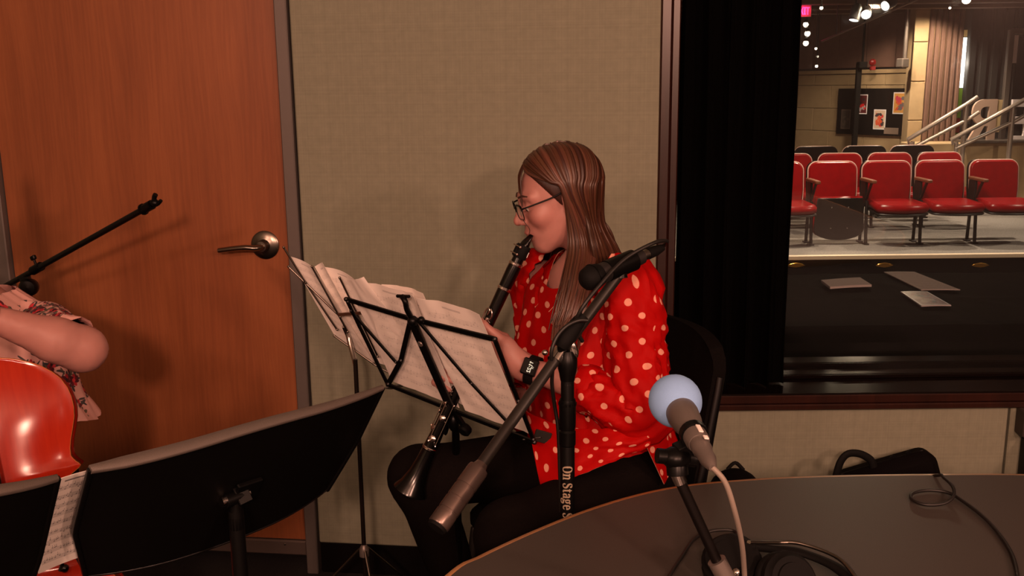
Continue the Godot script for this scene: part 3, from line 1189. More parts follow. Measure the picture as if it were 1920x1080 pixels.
	var lt := at(1841, 187, 11.5)
	var hh := lt.y - lb.y
	st = mb()
	var face := func(c: Vector3) -> Callable:
		return func(v): return c + Vector3(-v.x * 0.86, v.y + hh * 0.5, v.z)
	letters(st, "R", hh * 1.02, 0.04, face.call(lb))
	tag(obj("big_letter", st, M.letter_warm), "big letter R standing behind the handrail, seen mirrored", "letter")
	var ec := at(1912, 271, 11.5)
	st = mb()
	letters(st, "E", hh * 1.02, 0.04, face.call(ec))
	tag(obj("big_letter", st, M.letter_white), "big white letter E standing behind the handrail, seen mirrored", "letter")
	var vc := at(1872, 187, 11.52)
	st = mb()
	slab(st, PackedVector2Array([Vector2(-0.04, 0), Vector2(0.04, 0), Vector2(0.028, -hh * 0.72), Vector2(-0.012, -hh * 0.72)]), Transform3D(Basis(), vc), 0.03)
	tag(obj("big_letter", st, mat(Color(0.72, 0.62, 0.45), 0.7)), "tapered pale letter stroke between the two big letters", "letter")

	# handrails
	for h in [[[1702, 262], [1812, 196], [1833, 182], [1815, 272], 11.22, "pale metal handrail rising past the fluted pilaster"], [[1784, 262], [1900, 199], [1926, 184], [1890, 280], 11.1, "pale metal handrail in front of the big letters"]]:
		var zz: float = h[4]
		var p0 := at(h[0][0], h[0][1], zz)
		var p1 := at(h[1][0], h[1][1], zz)
		var p2 := at(h[2][0], h[2][1], zz)
		var t := thing("handrail", h[5], "handrail", Vector3(p1.x, pt.y, -zz))
		st = mb()
		tube(st, [p0 + Vector3(0.03, -0.05, 0), p0, p1, p2], 0.026, 10)
		obj("top_rail", st, M.rail, t)
		st = mb()
		var dn := Vector3(0.03, -0.17, 0)
		tube(st, [p0 + Vector3(0.05, -0.10, 0), p1 + dn, p2 + dn], 0.022, 10)
		obj("lower_rail", st, M.rail, t)
		st = mb()
		var foot := at(h[3][0], h[3][1], zz)
		tube(st, [Vector3(p1.x, p1.y, -zz), Vector3(p1.x, -0.1, -zz)], 0.028, 10)
		tube(st, [p0 + Vector3(0.06, -0.02, 0), Vector3(p0.x + 0.06, -0.1, -zz)], 0.022, 10)
		obj("post", st, M.rail, t)

	# notice board with its posters
	var bw := wx * Transform3D(Basis(), Vector3(0, 0, 0.014))
	var hit := func(px: float, py: float) -> Vector2:
		var d := ray(px, py)
		var n := wx.basis.z
		var p := EYE + d * ((wx.origin + n * 0.03 - EYE).dot(n) / d.dot(n))
		var l := wx.affine_inverse() * p
		return Vector2(l.x, l.y)
	var q0: Vector2 = hit.call(1573, 166)
	var q1: Vector2 = hit.call(1702, 256)
	st = mb()
	box_in(st, bw, Vector3(q0.x, q1.y, 0.0), Vector3(q1.x, q0.y, 0.024), 0.003)
	tag(obj("notice_board", st, M.board), "long black notice board with posters on the lobby wall", "board")
	var prints := [
		[1579, 205, 1594, 242, [Color(0.24, 0.20, 0.17), Color(0.30, 0.26, 0.22), Color(0.20, 0.18, 0.16)], "dim brownish poster at the dark end of the notice board"],
		[1608, 177, 1626, 214, [Color(0.35, 0.10, 0.10), Color(0.80, 0.10, 0.10), Color(0.70, 0.62, 0.62), Color(0.20, 0.15, 0.15)], "red poster with a white border beside the black post"],
		[1640, 205, 1660, 243, [Color(0.82, 0.72, 0.62), Color(0.85, 0.35, 0.20), Color(0.80, 0.20, 0.20), Color(0.25, 0.2, 0.2)], "white-edged poster with orange figure hanging lowest on the board"],
		[1677, 173, 1699, 214, [Color(0.86, 0.62, 0.30), Color(0.85, 0.35, 0.20), Color(0.80, 0.25, 0.35), Color(0.45, 0.4, 0.42)], "orange poster with a white border at the top corner of the board"]]
	for k in prints.size():
		var r: Array = prints[k]
		var c0: Vector2 = hit.call(r[0], r[1])
		var c1: Vector2 = hit.call(r[2], r[3])
		st = mb()
		sheet(st, 1, 1, func(u2, v2): return bw * Vector3(lerpf(c0.x, c1.x, u2), lerpf(c0.y, c1.y, v2), 0.027), 0.002)
		tag(obj("poster", st, mat(Color.WHITE, 0.6, 0.0, tex(poster_image(50 + k, r[4])))), r[5], "poster", "posters on the notice board")
	var n0: Vector2 = hit.call(1659, 239)
	var n1: Vector2 = hit.call(1685, 252)
	st = mb()
	box_in(st, bw, Vector3(n0.x, n1.y, 0.026), Vector3(n1.x, n0.y, 0.030), 0.0005)
	tag(obj("card", st, mat(Color(0.52, 0.44, 0.38), 0.8)), "wide plain brown card pinned under the posters", "card")

	# black post with a box on it
	var bp := at(1606, 200, 12.2)
	var post := thing("black_post", "tall black post carrying a box in front of the notice board", "post", Vector3(bp.x, LOBBY_FLOOR, -12.2))
	st = mb()
	box_at(st, Vector3(bp.x - 0.03, LOBBY_FLOOR, -12.23), Vector3(bp.x + 0.03, at(1606, 118, 12.2).y, -12.17), 0.006)
	obj("post", st, M.board, post)
	st = mb()
	box_at(st, Vector3(bp.x - 0.03, at(1606, 128, 12.2).y, -12.22), Vector3(bp.x + 0.07, at(1606, 116, 12.2).y, -12.10), 0.006)
	obj("box", st, M.board, post)
	st = mb()
	tube(st, [Vector3(bp.x + 0.04, at(1606, 118, 12.2).y, -12.2), Vector3(bp.x + 0.04, 2.35, -12.2)], 0.014, 8)
	obj("conduit", st, M.board, post)

	# silver conduit with a speaker
	var cp := at(1696, 110, 11.7)
	var con := thing("hanging_speaker", "small grey speaker hanging on a silver conduit by the pilaster", "speaker", cp)
	st = mb()
	tube(st, [Vector3(cp.x, cp.y, cp.z), Vector3(cp.x, 2.35, cp.z)], 0.022, 10)
	obj("conduit", st, M.duct, con)
	st = mb()
	bx(st, Transform3D(Basis(Vector3.UP, 0.5), cp + Vector3(-0.02, -0.05, 0)), Vector3(0.12, 0.11, 0.10), 0.012)
	obj("speaker_box", st, M.duct, con)
	var rb := at(1636, 117, 12.35)
	st = mb()
	ball(st, rb, Vector3(0.045, 0.045, 0.03), Basis(), 12)
	bx(st, Transform3D(Basis(), rb + Vector3(0.01, -0.07, -0.01)), Vector3(0.07, 0.05, 0.03), 0.006)
	tag(obj("alarm_bell", st, mat(Color(0.55, 0.06, 0.06), 0.4)), "small red alarm bell above the notice board", "alarm bell")

	# exit sign, half hidden by the curtain
	var ex := at(1506, 21, 11.0)
	var sign_node := thing("exit_sign", "pink glowing exit sign under the lobby ceiling", "sign", ex)
	st = mb()
	bx(st, Transform3D(Basis(), ex), Vector3(0.17, 0.125, 0.04), 0.004)
	obj("housing", st, mat(Color(0.80, 0.58, 0.50), 0.6), sign_node)
	st = mb()
	tube(st, [ex + Vector3(0, 0.06, -0.01), Vector3(ex.x, 2.35, ex.z - 0.01)], 0.008, 8)
	obj("stem", st, M.black_metal, sign_node)
	st = mb()
	letters(st, "EXIT", 0.088, 0.008, func(v): return ex + Vector3(v.x * 0.62 - 0.012, v.y, 0.024 + v.z))
	obj("lettering", st, glow(Color(1.0, 0.12, 0.45), 1.6), sign_node)
	var el := OmniLight3D.new()
	el.name = "exit_sign_light"
	el.light_color = Color(1.0, 0.2, 0.45)
	el.light_energy = 0.02
	el.shadow_enabled = true
	sign_node.add_child(el)
	el.position = Vector3(0, 0, 0.08)

	# track with three spot lights
	var t0 := at(1540, 78, 10.9)
	var t1 := at(1735, -8, 10.4)
	var track := thing("light_track", "thin dark track carrying the lobby spot lights", "track", (t0 + t1) * 0.5)
	st = mb()
	tube(st, [t0, t1], 0.012, 8)
	obj("rail", st, M.duct, track)
	for k in 3:
		var s := t0.lerp(t1, 0.15 + 0.35 * k)
		st = mb()
		tube(st, [s, Vector3(s.x, 2.35, s.z)], 0.006, 6)
		obj("hanger", st, M.black_metal, track)
	for q in [[1601, 37, Vector3(-0.25, -0.93, 0.2), "spot light on the lobby track tipped steeply down", 0.050], [1624, 27, Vector3(-0.25, -0.45, 0.86), "spot light on the lobby track with its round lens facing the glass", 0.052], [1660, 11, Vector3(-0.72, -0.35, 0.5), "spot light on the lobby track turned to one side", 0.052]]:
		var c := at(q[0], q[1], 10.6)
		var aim: Vector3 = q[2].normalized()
		var lamp := thing("spot_light", q[3], "spot light", c, "spot lights on the lobby track")
		var body := Transform3D(along(-aim), c)
		var r: float = q[4]
		st = mb()
		lathe(st, body, [Vector2(0, 0.004), Vector2(r * 0.9, 0.004), Vector2(r * 1.02, -0.012), Vector2(r * 1.1, -0.012), Vector2(r * 1.12, 0.13), Vector2(r * 0.7, 0.17), Vector2(0, 0.175)], 20)
		obj("can", st, M.black_metal, lamp)
		st = mb()
		lathe(st, body, [Vector2(0, -0.006), Vector2(r * 0.92, -0.004), Vector2(r * 0.92, 0.002), Vector2(0, 0.002)], 20)
		obj("lens", st, glow(Color(1.0, 0.97, 0.95), 7.0), lamp)
		st = mb()
		tube(st, [c - aim * 0.08, Vector3(c.x + 0.02, 2.35, c.z - 0.02)], 0.008, 6)
		obj("yoke", st, M.black_metal, lamp)
		lobby_spot(c + aim * 0.03, c + aim, 2.0, Color(1.0, 0.88, 0.72), 45.0, lamp)

	for q in [[1540, 15, 10.2, 0.018, "small round lamp beside the exit sign", 4.0], [1511, 46, 12.5, 0.034, "glowing bulb for a lamp reflection just under the exit sign", 7.0], [1514, 63, 12.4, 0.036, "glowing bulb for a lamp reflection between two others under the exit sign", 6.0], [1511, 81, 12.3, 0.034, "glowing bulb for the lowest lamp reflection in the column under the exit sign", 7.0], [1530, 91, 12.0, 0.016, "small glowing bulb for a lamp reflection next to the column", 5.0], [1531, 124, 11.9, 0.018, "small glowing bulb for the lamp reflection lowest over the lobby", 5.0], [1533, 106, 12.2, 0.015, "dim small bulb for a lamp reflection between two brighter small ones", 1.2], [1781, 15, 11.2, 0.014, "small lamp in front of the pilaster top", 2.5]]:  # bulbs below the exit sign stand in for lamp reflections in the glass
		small_glow_bulb(at(q[0], q[1], q[2]), q[3], q[4], q[5])
	var bl := at(1812, -1, 10.2)
	small_glow_bulb(bl, 0.045, "large bright lamp hanging above the slit window", 9.0)
	# unseen lobby ceiling lamps; the last two are added to brighten wall and seats
	for q in [[Vector3(2.42, 2.33, -8.2), 6.0, Vector3(0.25, -1, -0.30), "first of a close pair before the seat riser"], [Vector3(2.84, 2.33, -8.2), 6.0, Vector3(0.30, -1, -0.28), "second of a close pair before the seat riser"], [Vector3(4.9, 2.33, -9.5), 7.0, Vector3(-0.1, -1, 0.0), "straight above the front row of seats"], [Vector3(4.85, 2.33, -11.05), 5.0, Vector3(0.05, -1, -0.5), "close before the fluted pilaster"], [Vector3(4.15, 2.33, -11.35), 6.0, Vector3(0.28, -1, -0.42), "added to brighten the wall by the notice board"], [Vector3(5.9, 2.33, -7.6), 4.5, Vector3(-0.5, -1, -0.6), "added to light the seats from the open end"]]:
		var p: Vector3 = q[0]
		var t := thing("lobby_ceiling_light", "round lobby ceiling lamp " + q[3], "light", p, "ceiling lamps over the lobby")
		st = mb()
		lathe(st, Transform3D(Basis(), p), [Vector2(0, -0.012), Vector2(0.05, -0.012), Vector2(0.05, 0.0), Vector2(0, 0.0)], 20)
		obj("lens", st, glow(Color(1.0, 0.9, 0.75), 6.0), t)
		st = mb()
		lathe(st, Transform3D(Basis(), p), [Vector2(0.052, -0.002), Vector2(0.052, -0.018), Vector2(0.07, -0.018), Vector2(0.07, 0.018), Vector2(0.052, 0.018)], 20)
		obj("rim", st, M.black_metal, t)
		lobby_spot(p - Vector3(0, 0.03, 0), p + q[2], q[1], Color(1.0, 0.90, 0.78), 52.0, t)

	# seat riser
	var e0 := at_height(1478, 481, RISER)
	st = mb()
	box_at(st, Vector3(-1.0, LOBBY_FLOOR, -12.4), Vector3(6.3, RISER, e0.z - 0.03), 0.0)
	var riser := struct("floor_riser", st, M.riser_carpet, self, "grey carpeted riser carrying the red theatre seats", "riser")
	st = mb()
	box_at(st, Vector3(-1.0, RISER - 0.035, e0.z - 0.05), Vector3(8.7, RISER + 0.004, e0.z), 0.004)
	struct("nosing", st, M.nosing, riser)
	st = mb()
	box_at(st, Vector3(-1.0, LOBBY_FLOOR, e0.z - 0.03), Vector3(8.7, RISER - 0.035, e0.z - 0.012), 0.0)
	struct("face", st, M.black_trim, riser)
	st = mb()
	box_at(st, Vector3(6.3, LOBBY_FLOOR, -12.4), Vector3(8.7, RISER, e0.z - 0.03), 0.0)
	struct("floor_wood_corner", st, M.floor_wood)
	var plate_at := {1492: "beside the black curtain", 1658: "below the seat next to the tipped-up one", 1838: "below the seats at the open end"}
	for px in plate_at:
		var c := at(px, 497, -e0.z - 0.012)
		st = mb()
		slab(st, PackedVector2Array([Vector2(-0.085, 0), Vector2(-0.045, -0.016), Vector2(0, -0.024), Vector2(0.045, -0.016), Vector2(0.085, 0), Vector2(0.045, 0.016), Vector2(0, 0.024), Vector2(-0.045, 0.016)]), Transform3D(Basis(), c), 0.012, 0.004)
		var orn := tag(obj("brass_plate", st, M.brass), "pointed oval brass plate on the seat riser " + plate_at[px], "plate", "brass plates on the seat riser")
	# the red seats
	var down := theatre_seat(false)
	var tipped := theatre_seat(true)
	var used := {false: false, true: false}
	var row_z := [9.27, 10.35, 11.05]
	var row_px := [[1470, 1572, 1675, 1777, 1880], [1490, 1585, 1680, 1775], [1519, 1608, 1696]]
	var row_y := [320, 300, 285]
	var lab := [["red front-row theatre seat half hidden by the black curtain", "", "red front-row theatre seat directly beside the tipped-up seat, away from the curtain", "red front-row theatre seat second along from the tipped-up one", "red front-row theatre seat third along from the tipped-up one"], ["red second-row theatre seat nearest the black curtain", "red second-row theatre seat standing behind the tipped-up seat", "red second-row theatre seat in front of the foot of the handrail", "red theatre seat that ends the second row below the handrail"], ["dark-backed hindmost-row theatre seat nearest the black curtain", "dark-backed hindmost-row theatre seat in front of the black post", "dark-backed hindmost-row theatre seat nearest the fluted pilaster"]]
	for r in 3:
		for px in row_px[r]:
			var up: bool = r == 0 and px == 1572
			var src := tipped if up else down
			var s := src
			if used[up]:
				s = src.duplicate()
				add_child(s)
			used[up] = true
			s.name = numbered("theatre_seat", self)
			var p := at(px, row_y[r], row_z[r])
			s.position = Vector3(p.x, RISER, -row_z[r])
			if r == 2:
				s.rotation.y = PI
				s.scale.y = 1.07
			tag(s, "red leather theatre seat with its cushion tipped up, dark underside showing" if up else lab[r][row_px[r].find(px)], "seat", "red theatre seats on the riser")

	# black cloth covered table beyond the glass
	var ty := 0.35
	var n0t := at_height(1478, 612, ty)
	var f0 := at_height(1500, 515, ty)
	var tb := thing("cloth_table", "long low table covered with black cloth beyond the window", "table", Vector3(2.2, LOBBY_FLOOR, (n0t.z + f0.z) * 0.5))
	st = mb()
	var crease := noise(44, 1.0, 2)
	sheet(st, 60, 36, func(u3, v3):
		var px := lerpf(0.7, 4.2, u3)
		var pz := lerpf(f0.z, n0t.z, v3)
		var c1: float = 0.006 * exp(-pow((px - 1.75 - (pz + 4.8) * 0.55) / 0.02, 2.0)) + 0.006 * exp(-pow((px - 2.25 - (pz + 4.8) * 0.75) / 0.02, 2.0)) + 0.004 * exp(-pow((pz + 4.75) / 0.02, 2.0))
		return Vector3(px, ty + c1 + 0.003 * crease.get_noise_2d(px * 2.0, pz * 2.0), pz), 0.004)
	obj("table_cloth", st, M.black_cloth, tb)
	st = mb()
	sheet(st, 80, 8, func(u4, v4): return Vector3(lerpf(0.7, 4.2, u4), lerpf(ty, LOBBY_FLOOR + 0.01, v4), n0t.z + 0.012 * v4 * sin(u4 * 70.0) * (1.0 + crease.get_noise_1d(u4 * 9.0))), 0.004)
	obj("cloth_drop", st, M.black_cloth, tb)
	st = mb()
	box_at(st, Vector3(0.75, LOBBY_FLOOR, f0.z + 0.05), Vector3(4.15, ty - 0.012, n0t.z - 0.03), 0.01)
	obj("trestle", st, M.black_trim, tb)
	# papers lying on it
	var lay := func(c: Array, height: float, lift: float) -> SurfaceTool:
		var s2 := mb()
		var k := []
		for q in c:
			k.append(at_height(q[0], q[1], ty) + Vector3(0, lift, 0))
		sheet(s2, 6, 6, func(u5, v5):
			var p: Vector3 = k[0].lerp(k[1], u5).lerp(k[3].lerp(k[2], u5), v5)
			return p + Vector3(0, height + 0.002 * sin(u5 * 3.0), 0), height)
		return s2
	tag(obj("paper_stack", lay.call([[1539, 533], [1612, 528], [1634, 542], [1556, 546]], 0.012, 0.012), M.paper), "thin stack of white sheets on the black cloth table", "paper")
	tag(obj("program_sheet", lay.call([[1657, 514], [1714, 514], [1800, 548], [1727, 548]], 0.004, 0.010), M.music), "pair of white printed sheets lying slantwise on the black cloth", "paper")
	tag(obj("magazine", lay.call([[1688, 552], [1738, 552], [1783, 578], [1727, 579]], 0.006, 0.010), mat(Color.WHITE, 0.4, 0.0, tex(poster_image(91, [Color(0.62, 0.42, 0.38), Color(0.35, 0.22, 0.22), Color(0.75, 0.62, 0.58), Color(0.55, 0.14, 0.14)])))), "magazine with a reddish cover on the black cloth table", "magazine")
	st = mb()
	box_at(st, Vector3(3.1, LOBBY_FLOOR - 0.1, -2.95), Vector3(9.0, 2.45, -2.85), 0.0)
	box_at(st, Vector3(0.3, LOBBY_FLOOR - 0.1, -2.95), Vector3(3.1, -0.1, -2.85), 0.0)
	box_at(st, Vector3(-2.2, LOBBY_FLOOR - 0.1, -3.4), Vector3(0.36, 2.45, -3.22), 0.0)
	box_at(st, Vector3(0.26, LOBBY_FLOOR - 0.1, -3.4), Vector3(0.36, 2.45, -2.85), 0.0)
	struct("wall_lobby_near", st, M.lobby_dark)

# ---------------------------------------------------------------- table, microphones, stands
func build_table() -> void:
	# rounded conference table: measured along its far edge, carried on beyond the picture
	var top := 0.74
	var edge := [Vector2(-0.36, 0.60), Vector2(-0.345, -0.30), Vector2(-0.30, -0.72), Vector2(-0.215, -1.02), Vector2(-0.094, -1.274), Vector2(-0.053, -1.326), Vector2(0.029, -1.406), Vector2(0.12, -1.482), Vector2(0.218, -1.545), Vector2(0.317, -1.584), Vector2(0.464, -1.608), Vector2(0.61, -1.616), Vector2(0.75, -1.617), Vector2(0.913, -1.612), Vector2(1.15, -1.585), Vector2(1.40, -1.50), Vector2(1.62, -1.33), Vector2(1.78, -1.05), Vector2(1.86, -0.70), Vector2(1.88, -0.2), Vector2(1.88, 0.60)]
	var c := Curve2D.new()
	for i in edge.size():
		var t: Vector2 = (edge[min(i + 1, edge.size() - 1)] - edge[max(i - 1, 0)]) / 6.0
		if i == 0 or i == edge.size() - 1:
			t = Vector2.ZERO
		c.add_point(edge[i], -t, t)
	c.bake_interval = 0.03
	var out := PackedVector2Array()
	for p in c.get_baked_points():
		out.append(Vector2(p.x, -p.y))
	var lie := Transform3D(Basis(Vector3(1, 0, 0), Vector3(0, 0, -1), Vector3(0, 1, 0)), Vector3.ZERO)
	var t := thing("conference_table", "large round-ended table with speckled dark grey top and pale edge", "table", Vector3(0.75, 0, -0.4))
	var st := mb()
	slab(st, out, lie.translated(Vector3(0, top - 0.030, 0)), 0.030, 0.0015)
	obj("table_top", st, M.table, t)
	st = mb()
	var band := Geometry2D.offset_polygon(out, 0.009)[0]
	var inner := Geometry2D.offset_polygon(out, 0.0004)[0]
	var n := band.size()
	st.set_smooth_group(0)
	for i in n:
		var a := band[i]
		var b := band[(i + 1) % n]
		var y0 := top - 0.031
		var y1 := top - 0.0012
		quad(st, Vector3(a.x, y0, -a.y), Vector3(b.x, y0, -b.y), Vector3(b.x, y1, -b.y), Vector3(a.x, y1, -a.y), Vector3(0.75, 0.72, -0.4))
		var m := (a + b) * 0.5
		var best := 0
	var rim := PackedVector3Array()
	# upper lip of the edge band, so that the band has a thickness
	for y in [top - 0.0012, top - 0.031]:
		for i in n:
			var a := band[i]
			var b := band[(i + 1) % n]
			var mid := Vector2(0.75, 0.4)
			var a2 := a + (mid - a).normalized() * 0.014
			var b2 := b + (mid - b).normalized() * 0.014
			quad(st, Vector3(a.x, y, -a.y), Vector3(b.x, y, -b.y), Vector3(b2.x, y, -b2.y), Vector3(a2.x, y, -a2.y), Vector3(0.75, 0.725, -0.4))
	obj("edge_band", st, M.edge, t)
	for q in [Vector3(0.75, 0, -0.9), Vector3(0.75, 0, 0.2)]:
		st = mb()
		lathe(st, Transform3D(Basis(), q), [Vector2(0, 0.0), Vector2(0.28, 0.0), Vector2(0.28, 0.02), Vector2(0.06, 0.04), Vector2(0.05, 0.06), Vector2(0.05, 0.68), Vector2(0.2, 0.70), Vector2(0.2, 0.709), Vector2(0, 0.709)], 32)
		obj("pedestal", st, M.black_metal, t)

func cable_run(called: String, label: String, pts: Array, r: float, m: Material) -> void:
	var st := mb()
	tube(st, smooth_path(pts, 8), r, 8)
	tag(obj(called, st, m), label, "cable")

func build_table_mic() -> void:
	var table := 0.74
	var head := at(1266, 752, 1.26)
	var tail := at(1331, 868, 1.10)
	var d := (tail - head).normalized()
	var mic := thing("table_microphone", "grey handheld microphone with a pale blue foam ball", "microphone", head)
	var ax := Transform3D(along(d), head)
	var st := mb()
	var prof := []
	for k in 15:
		var a := PI * k / 16.0
		prof.append(Vector2(sin(a) * 0.0365, -cos(a) * 0.0385))
	prof.append(Vector2(0.021, 0.036))
	prof.append(Vector2(0.0195, 0.030))
	prof.append(Vector2(0.0, 0.028))
	lathe(st, ax, prof, 36)
	label_part(obj("foam_ball", st, M.foam, mic), "pale blue foam windscreen")
	var full := head.distance_to(tail)
	st = mb()
	lathe(st, ax, [Vector2(0.0, 0.02), Vector2(0.0205, 0.02), Vector2(0.0215, 0.040), Vector2(0.0195, 0.062), Vector2(0.0165, 0.078), Vector2(0.0155, 0.082), Vector2(0.0155, full - 0.052), Vector2(0.0135, full - 0.046), Vector2(0.0, full - 0.046)], 32)
	obj("body", st, M.mic_grey, mic)
	st = mb()
	lathe(st, ax, [Vector2(0.0, full - 0.047), Vector2(0.0125, full - 0.047), Vector2(0.0125, full - 0.030), Vector2(0.0105, full - 0.026), Vector2(0.0105, full - 0.008), Vector2(0.0065, full + 0.008), Vector2(0.0045, full + 0.012), Vector2(0, full + 0.012)], 24)
	obj("plug", st, M.mic_grey, mic)
	st = mb()
	var side := ax.basis.x
	var up := (Vector3(0.2, 0.75, 0.6) - d * Vector3(0.2, 0.75, 0.6).dot(d)).normalized()
	var sx := up.cross(d).normalized()
	bx(st, Transform3D(Basis(sx, d, up), head + d * 0.103 + up * 0.0158), Vector3(0.006, 0.022, 0.002), 0.0005)
	bx(st, Transform3D(Basis(sx, d, up), head + d * 0.127 + up * 0.0156 + sx * 0.002), Vector3(0.006, 0.008, 0.002), 0.0005)
	label_part(obj("label_mark", st, M.paper, mic), "pale printed mark")
	# holder, knuckle and the leaning pole on its foot
	var knee := at(1268, 858, 1.165)
	var top := at(1271, 893, 1.16)
	var foot := at_height(1396, 1165, table)
	var stand := thing("table_microphone_stand", "small desk stand with a leaning dark pole holding the blue-foam microphone", "microphone stand", Vector3(foot.x, table, foot.z))
	st = mb()
	var grip := head + d * 0.105
	tube(st, [grip - d * 0.018, grip - d * 0.008], 0.0185, 20)
	bar(st, grip - up * 0.016 - d * 0.013, knee + Vector3(0, 0.008, 0), 0.016, 0.020, d)
	obj("clip", st, M.plastic, stand)
	st = mb()
	ball(st, knee, Vector3(0.020, 0.015, 0.018), Basis(), 14)
	tube(st, [knee - sx * 0.026, knee + sx * 0.026], 0.010, 12)
	lathe(st, Transform3D(along(top - knee), knee), [Vector2(0.010, 0), Vector2(0.014, 0.010), Vector2(0.014, 0.022), Vector2(0, 0.022)], 16)
	obj("knuckle", st, M.plastic, stand)
	st = mb()
	lathe(st, Transform3D(along(foot - top), top), [Vector2(0, -0.006), Vector2(0.0085, -0.006), Vector2(0.0085, 0.010), Vector2(0.006, 0.012)], 16)
	obj("thread", st, M.chrome, stand)
	st = mb()
	var low := top.lerp(foot, 0.62)
	tube(st, [top + (foot - top).normalized() * 0.008, low], 0.0072, 14)
	obj("pole", st, mat(Color(0.10, 0.085, 0.08), 0.3, 0.6), stand)
	st = mb()
	tube(st, [low - (foot - top).normalized() * 0.01, foot + Vector3(0, 0.012, 0)], 0.0125, 18)
	obj("sleeve", st, M.mic_grey, stand)
	st = mb()
	lathe(st, Transform3D(Basis(), Vector3(foot.x, table, foot.z)), [Vector2(0, 0), Vector2(0.075, 0), Vector2(0.075, 0.008), Vector2(0.06, 0.014), Vector2(0, 0.018)], 32)
	obj("base", st, M.mic_grey, stand)
	# its pale cable
	var end := head + d * (full + 0.010)
	cable_run("microphone_cable", "pale cable hanging from the blue-foam microphone", [end, at(1360, 905, 1.085), at(1378, 960, 1.09), at(1391, 1020, 1.12), at(1396, 1080, 1.16), at_height(1398, 1140, table + 0.004), at_height(1370, 1210, table + 0.004)], 0.0035, M.cable_pale)

	# headphones lying on the table
	var y := table
	var hp := thing("headphones", "black headphones lying on the table beside the microphone foot", "headphones", at_height(1420, 1060, table))
	var cup_a := at_height(1368, 1090, table) + Vector3(0, 0.034, 0)
	var cup_b := at_height(1480, 1130, table) + Vector3(0, 0.030, 0)
	var k := 0
	for c in [cup_a, cup_b]:
		var tilt := Basis(Vector3(0, 0, 1), 0.35 if k == 0 else -0.5) * Basis(Vector3.RIGHT, 0.5 if k == 0 else 0.9)
		st = mb()
		lathe(st, Transform3D(tilt, c), [Vector2(0, -0.014), Vector2(0.036, -0.014), Vector2(0.041, -0.008), Vector2(0.041, 0.002), Vector2(0.036, 0.006), Vector2(0.034, 0.010), Vector2(0.026, 0.010), Vector2(0.025, 0.013), Vector2(0, 0.013)], 28)
		var cup := obj("ear_cup", st, M.rubber, hp)
		st = mb()
		var ringp := []
		for j in 25:
			var a := TAU * j / 24.0
			ringp.append(c + tilt * Vector3(cos(a) * 0.034, -0.018, sin(a) * 0.034))
		tube(st, ringp, 0.010, 8)
		obj("ear_pad", st, M.rubber, cup)
		st = mb()
		ball(st, c + tilt * Vector3(0.0, 0.016, 0.032), Vector3.ONE * 0.007, Basis(), 10)
		obj("pivot", st, M.chrome, cup)
		k += 1
	st = mb()
	tube(st, smooth_path([cup_a + Vector3(0.02, 0.02, 0.0), at_height(1450, 1046, table) + Vector3(0, 0.014, 0), at_height(1500, 1050, table) + Vector3(0, 0.012, 0), at_height(1570, 1080, table) + Vector3(0, 0.012, 0), at_height(1610, 1130, table) + Vector3(0, 0.014, 0), at_height(1590, 1180, table) + Vector3(0, 0.014, 0), cup_b + Vector3(0.03, 0.0, 0.03)], 7), 0.012, 10, 0.45, Vector3.UP)
	obj("headband", st, M.rubber, hp)
	st = mb()
	tube(st, smooth_path([cup_a + Vector3(0.025, 0.026, 0.0), at_height(1452, 1043, table) + Vector3(0, 0.022, 0), at_height(1500, 1045, table) + Vector3(0, 0.022, 0), at_height(1572, 1074, table) + Vector3(0, 0.022, 0), at_height(1614, 1128, table) + Vector3(0, 0.022, 0)], 7), 0.003, 8)
	obj("headband_wire", st, M.nickel, hp)
	cable_run("headphone_cable", "thin dark cable running from the headphones to the table edge", [cup_a + Vector3(0.0, -0.01, -0.03), at_height(1382, 1000, table + 0.003), at_height(1345, 994, table + 0.003), at_height(1305, 1008, table + 0.003), at_height(1278, 1045, table + 0.003), at_height(1250, 1090, table + 0.003), at_height(1225, 1150, table + 0.003)], 0.0026, M.cable)
	# looped lead on the far side of the table
	var lp := []
	for q in [[1912, 1120, 0.004], [1905, 1062, 0.004], [1888, 1022, 0.004], [1850, 975, 0.004], [1800, 936, 0.004], [1775, 923, 0.004], [1740, 919, 0.004], [1712, 925, 0.004], [1710, 936, 0.004], [1735, 946, 0.004], [1770, 944, 0.005], [1788, 930, 0.011], [1786, 912, 0.014], [1770, 896, 0.012], [1762, 891, 0.008]]:
		lp.append(at_height(q[0], q[1], table + q[2]))
	lp.append(lp[-1] + Vector3(-0.004, -0.03, -0.03))
	lp.append(lp[-1] + Vector3(-0.002, -0.12, -0.005))
	cable_run("looped_cable", "dark cable with a small loop lying on the table top", lp, 0.0028, M.cable)

func tripod_legs(t: Node3D, foot: Vector3, hub: float, reach: float, turn: float, m: Material, r := 0.007) -> void:
	for k in 3:
		var a := turn + TAU * k / 3.0
		var st := mb()
		var e := Vector3(foot.x + cos(a) * reach, 0.012, foot.z + sin(a) * reach)
		tube(st, [Vector3(foot.x, hub, foot.z) + Vector3(cos(a), 0, sin(a)) * 0.012, e], r, 8)
		var leg := obj("leg", st, m, t)
		st = mb()
		ball(st, e, Vector3(0.012, 0.011, 0.012), Basis(), 8)
		obj("rubber_foot", st, M.rubber, leg)

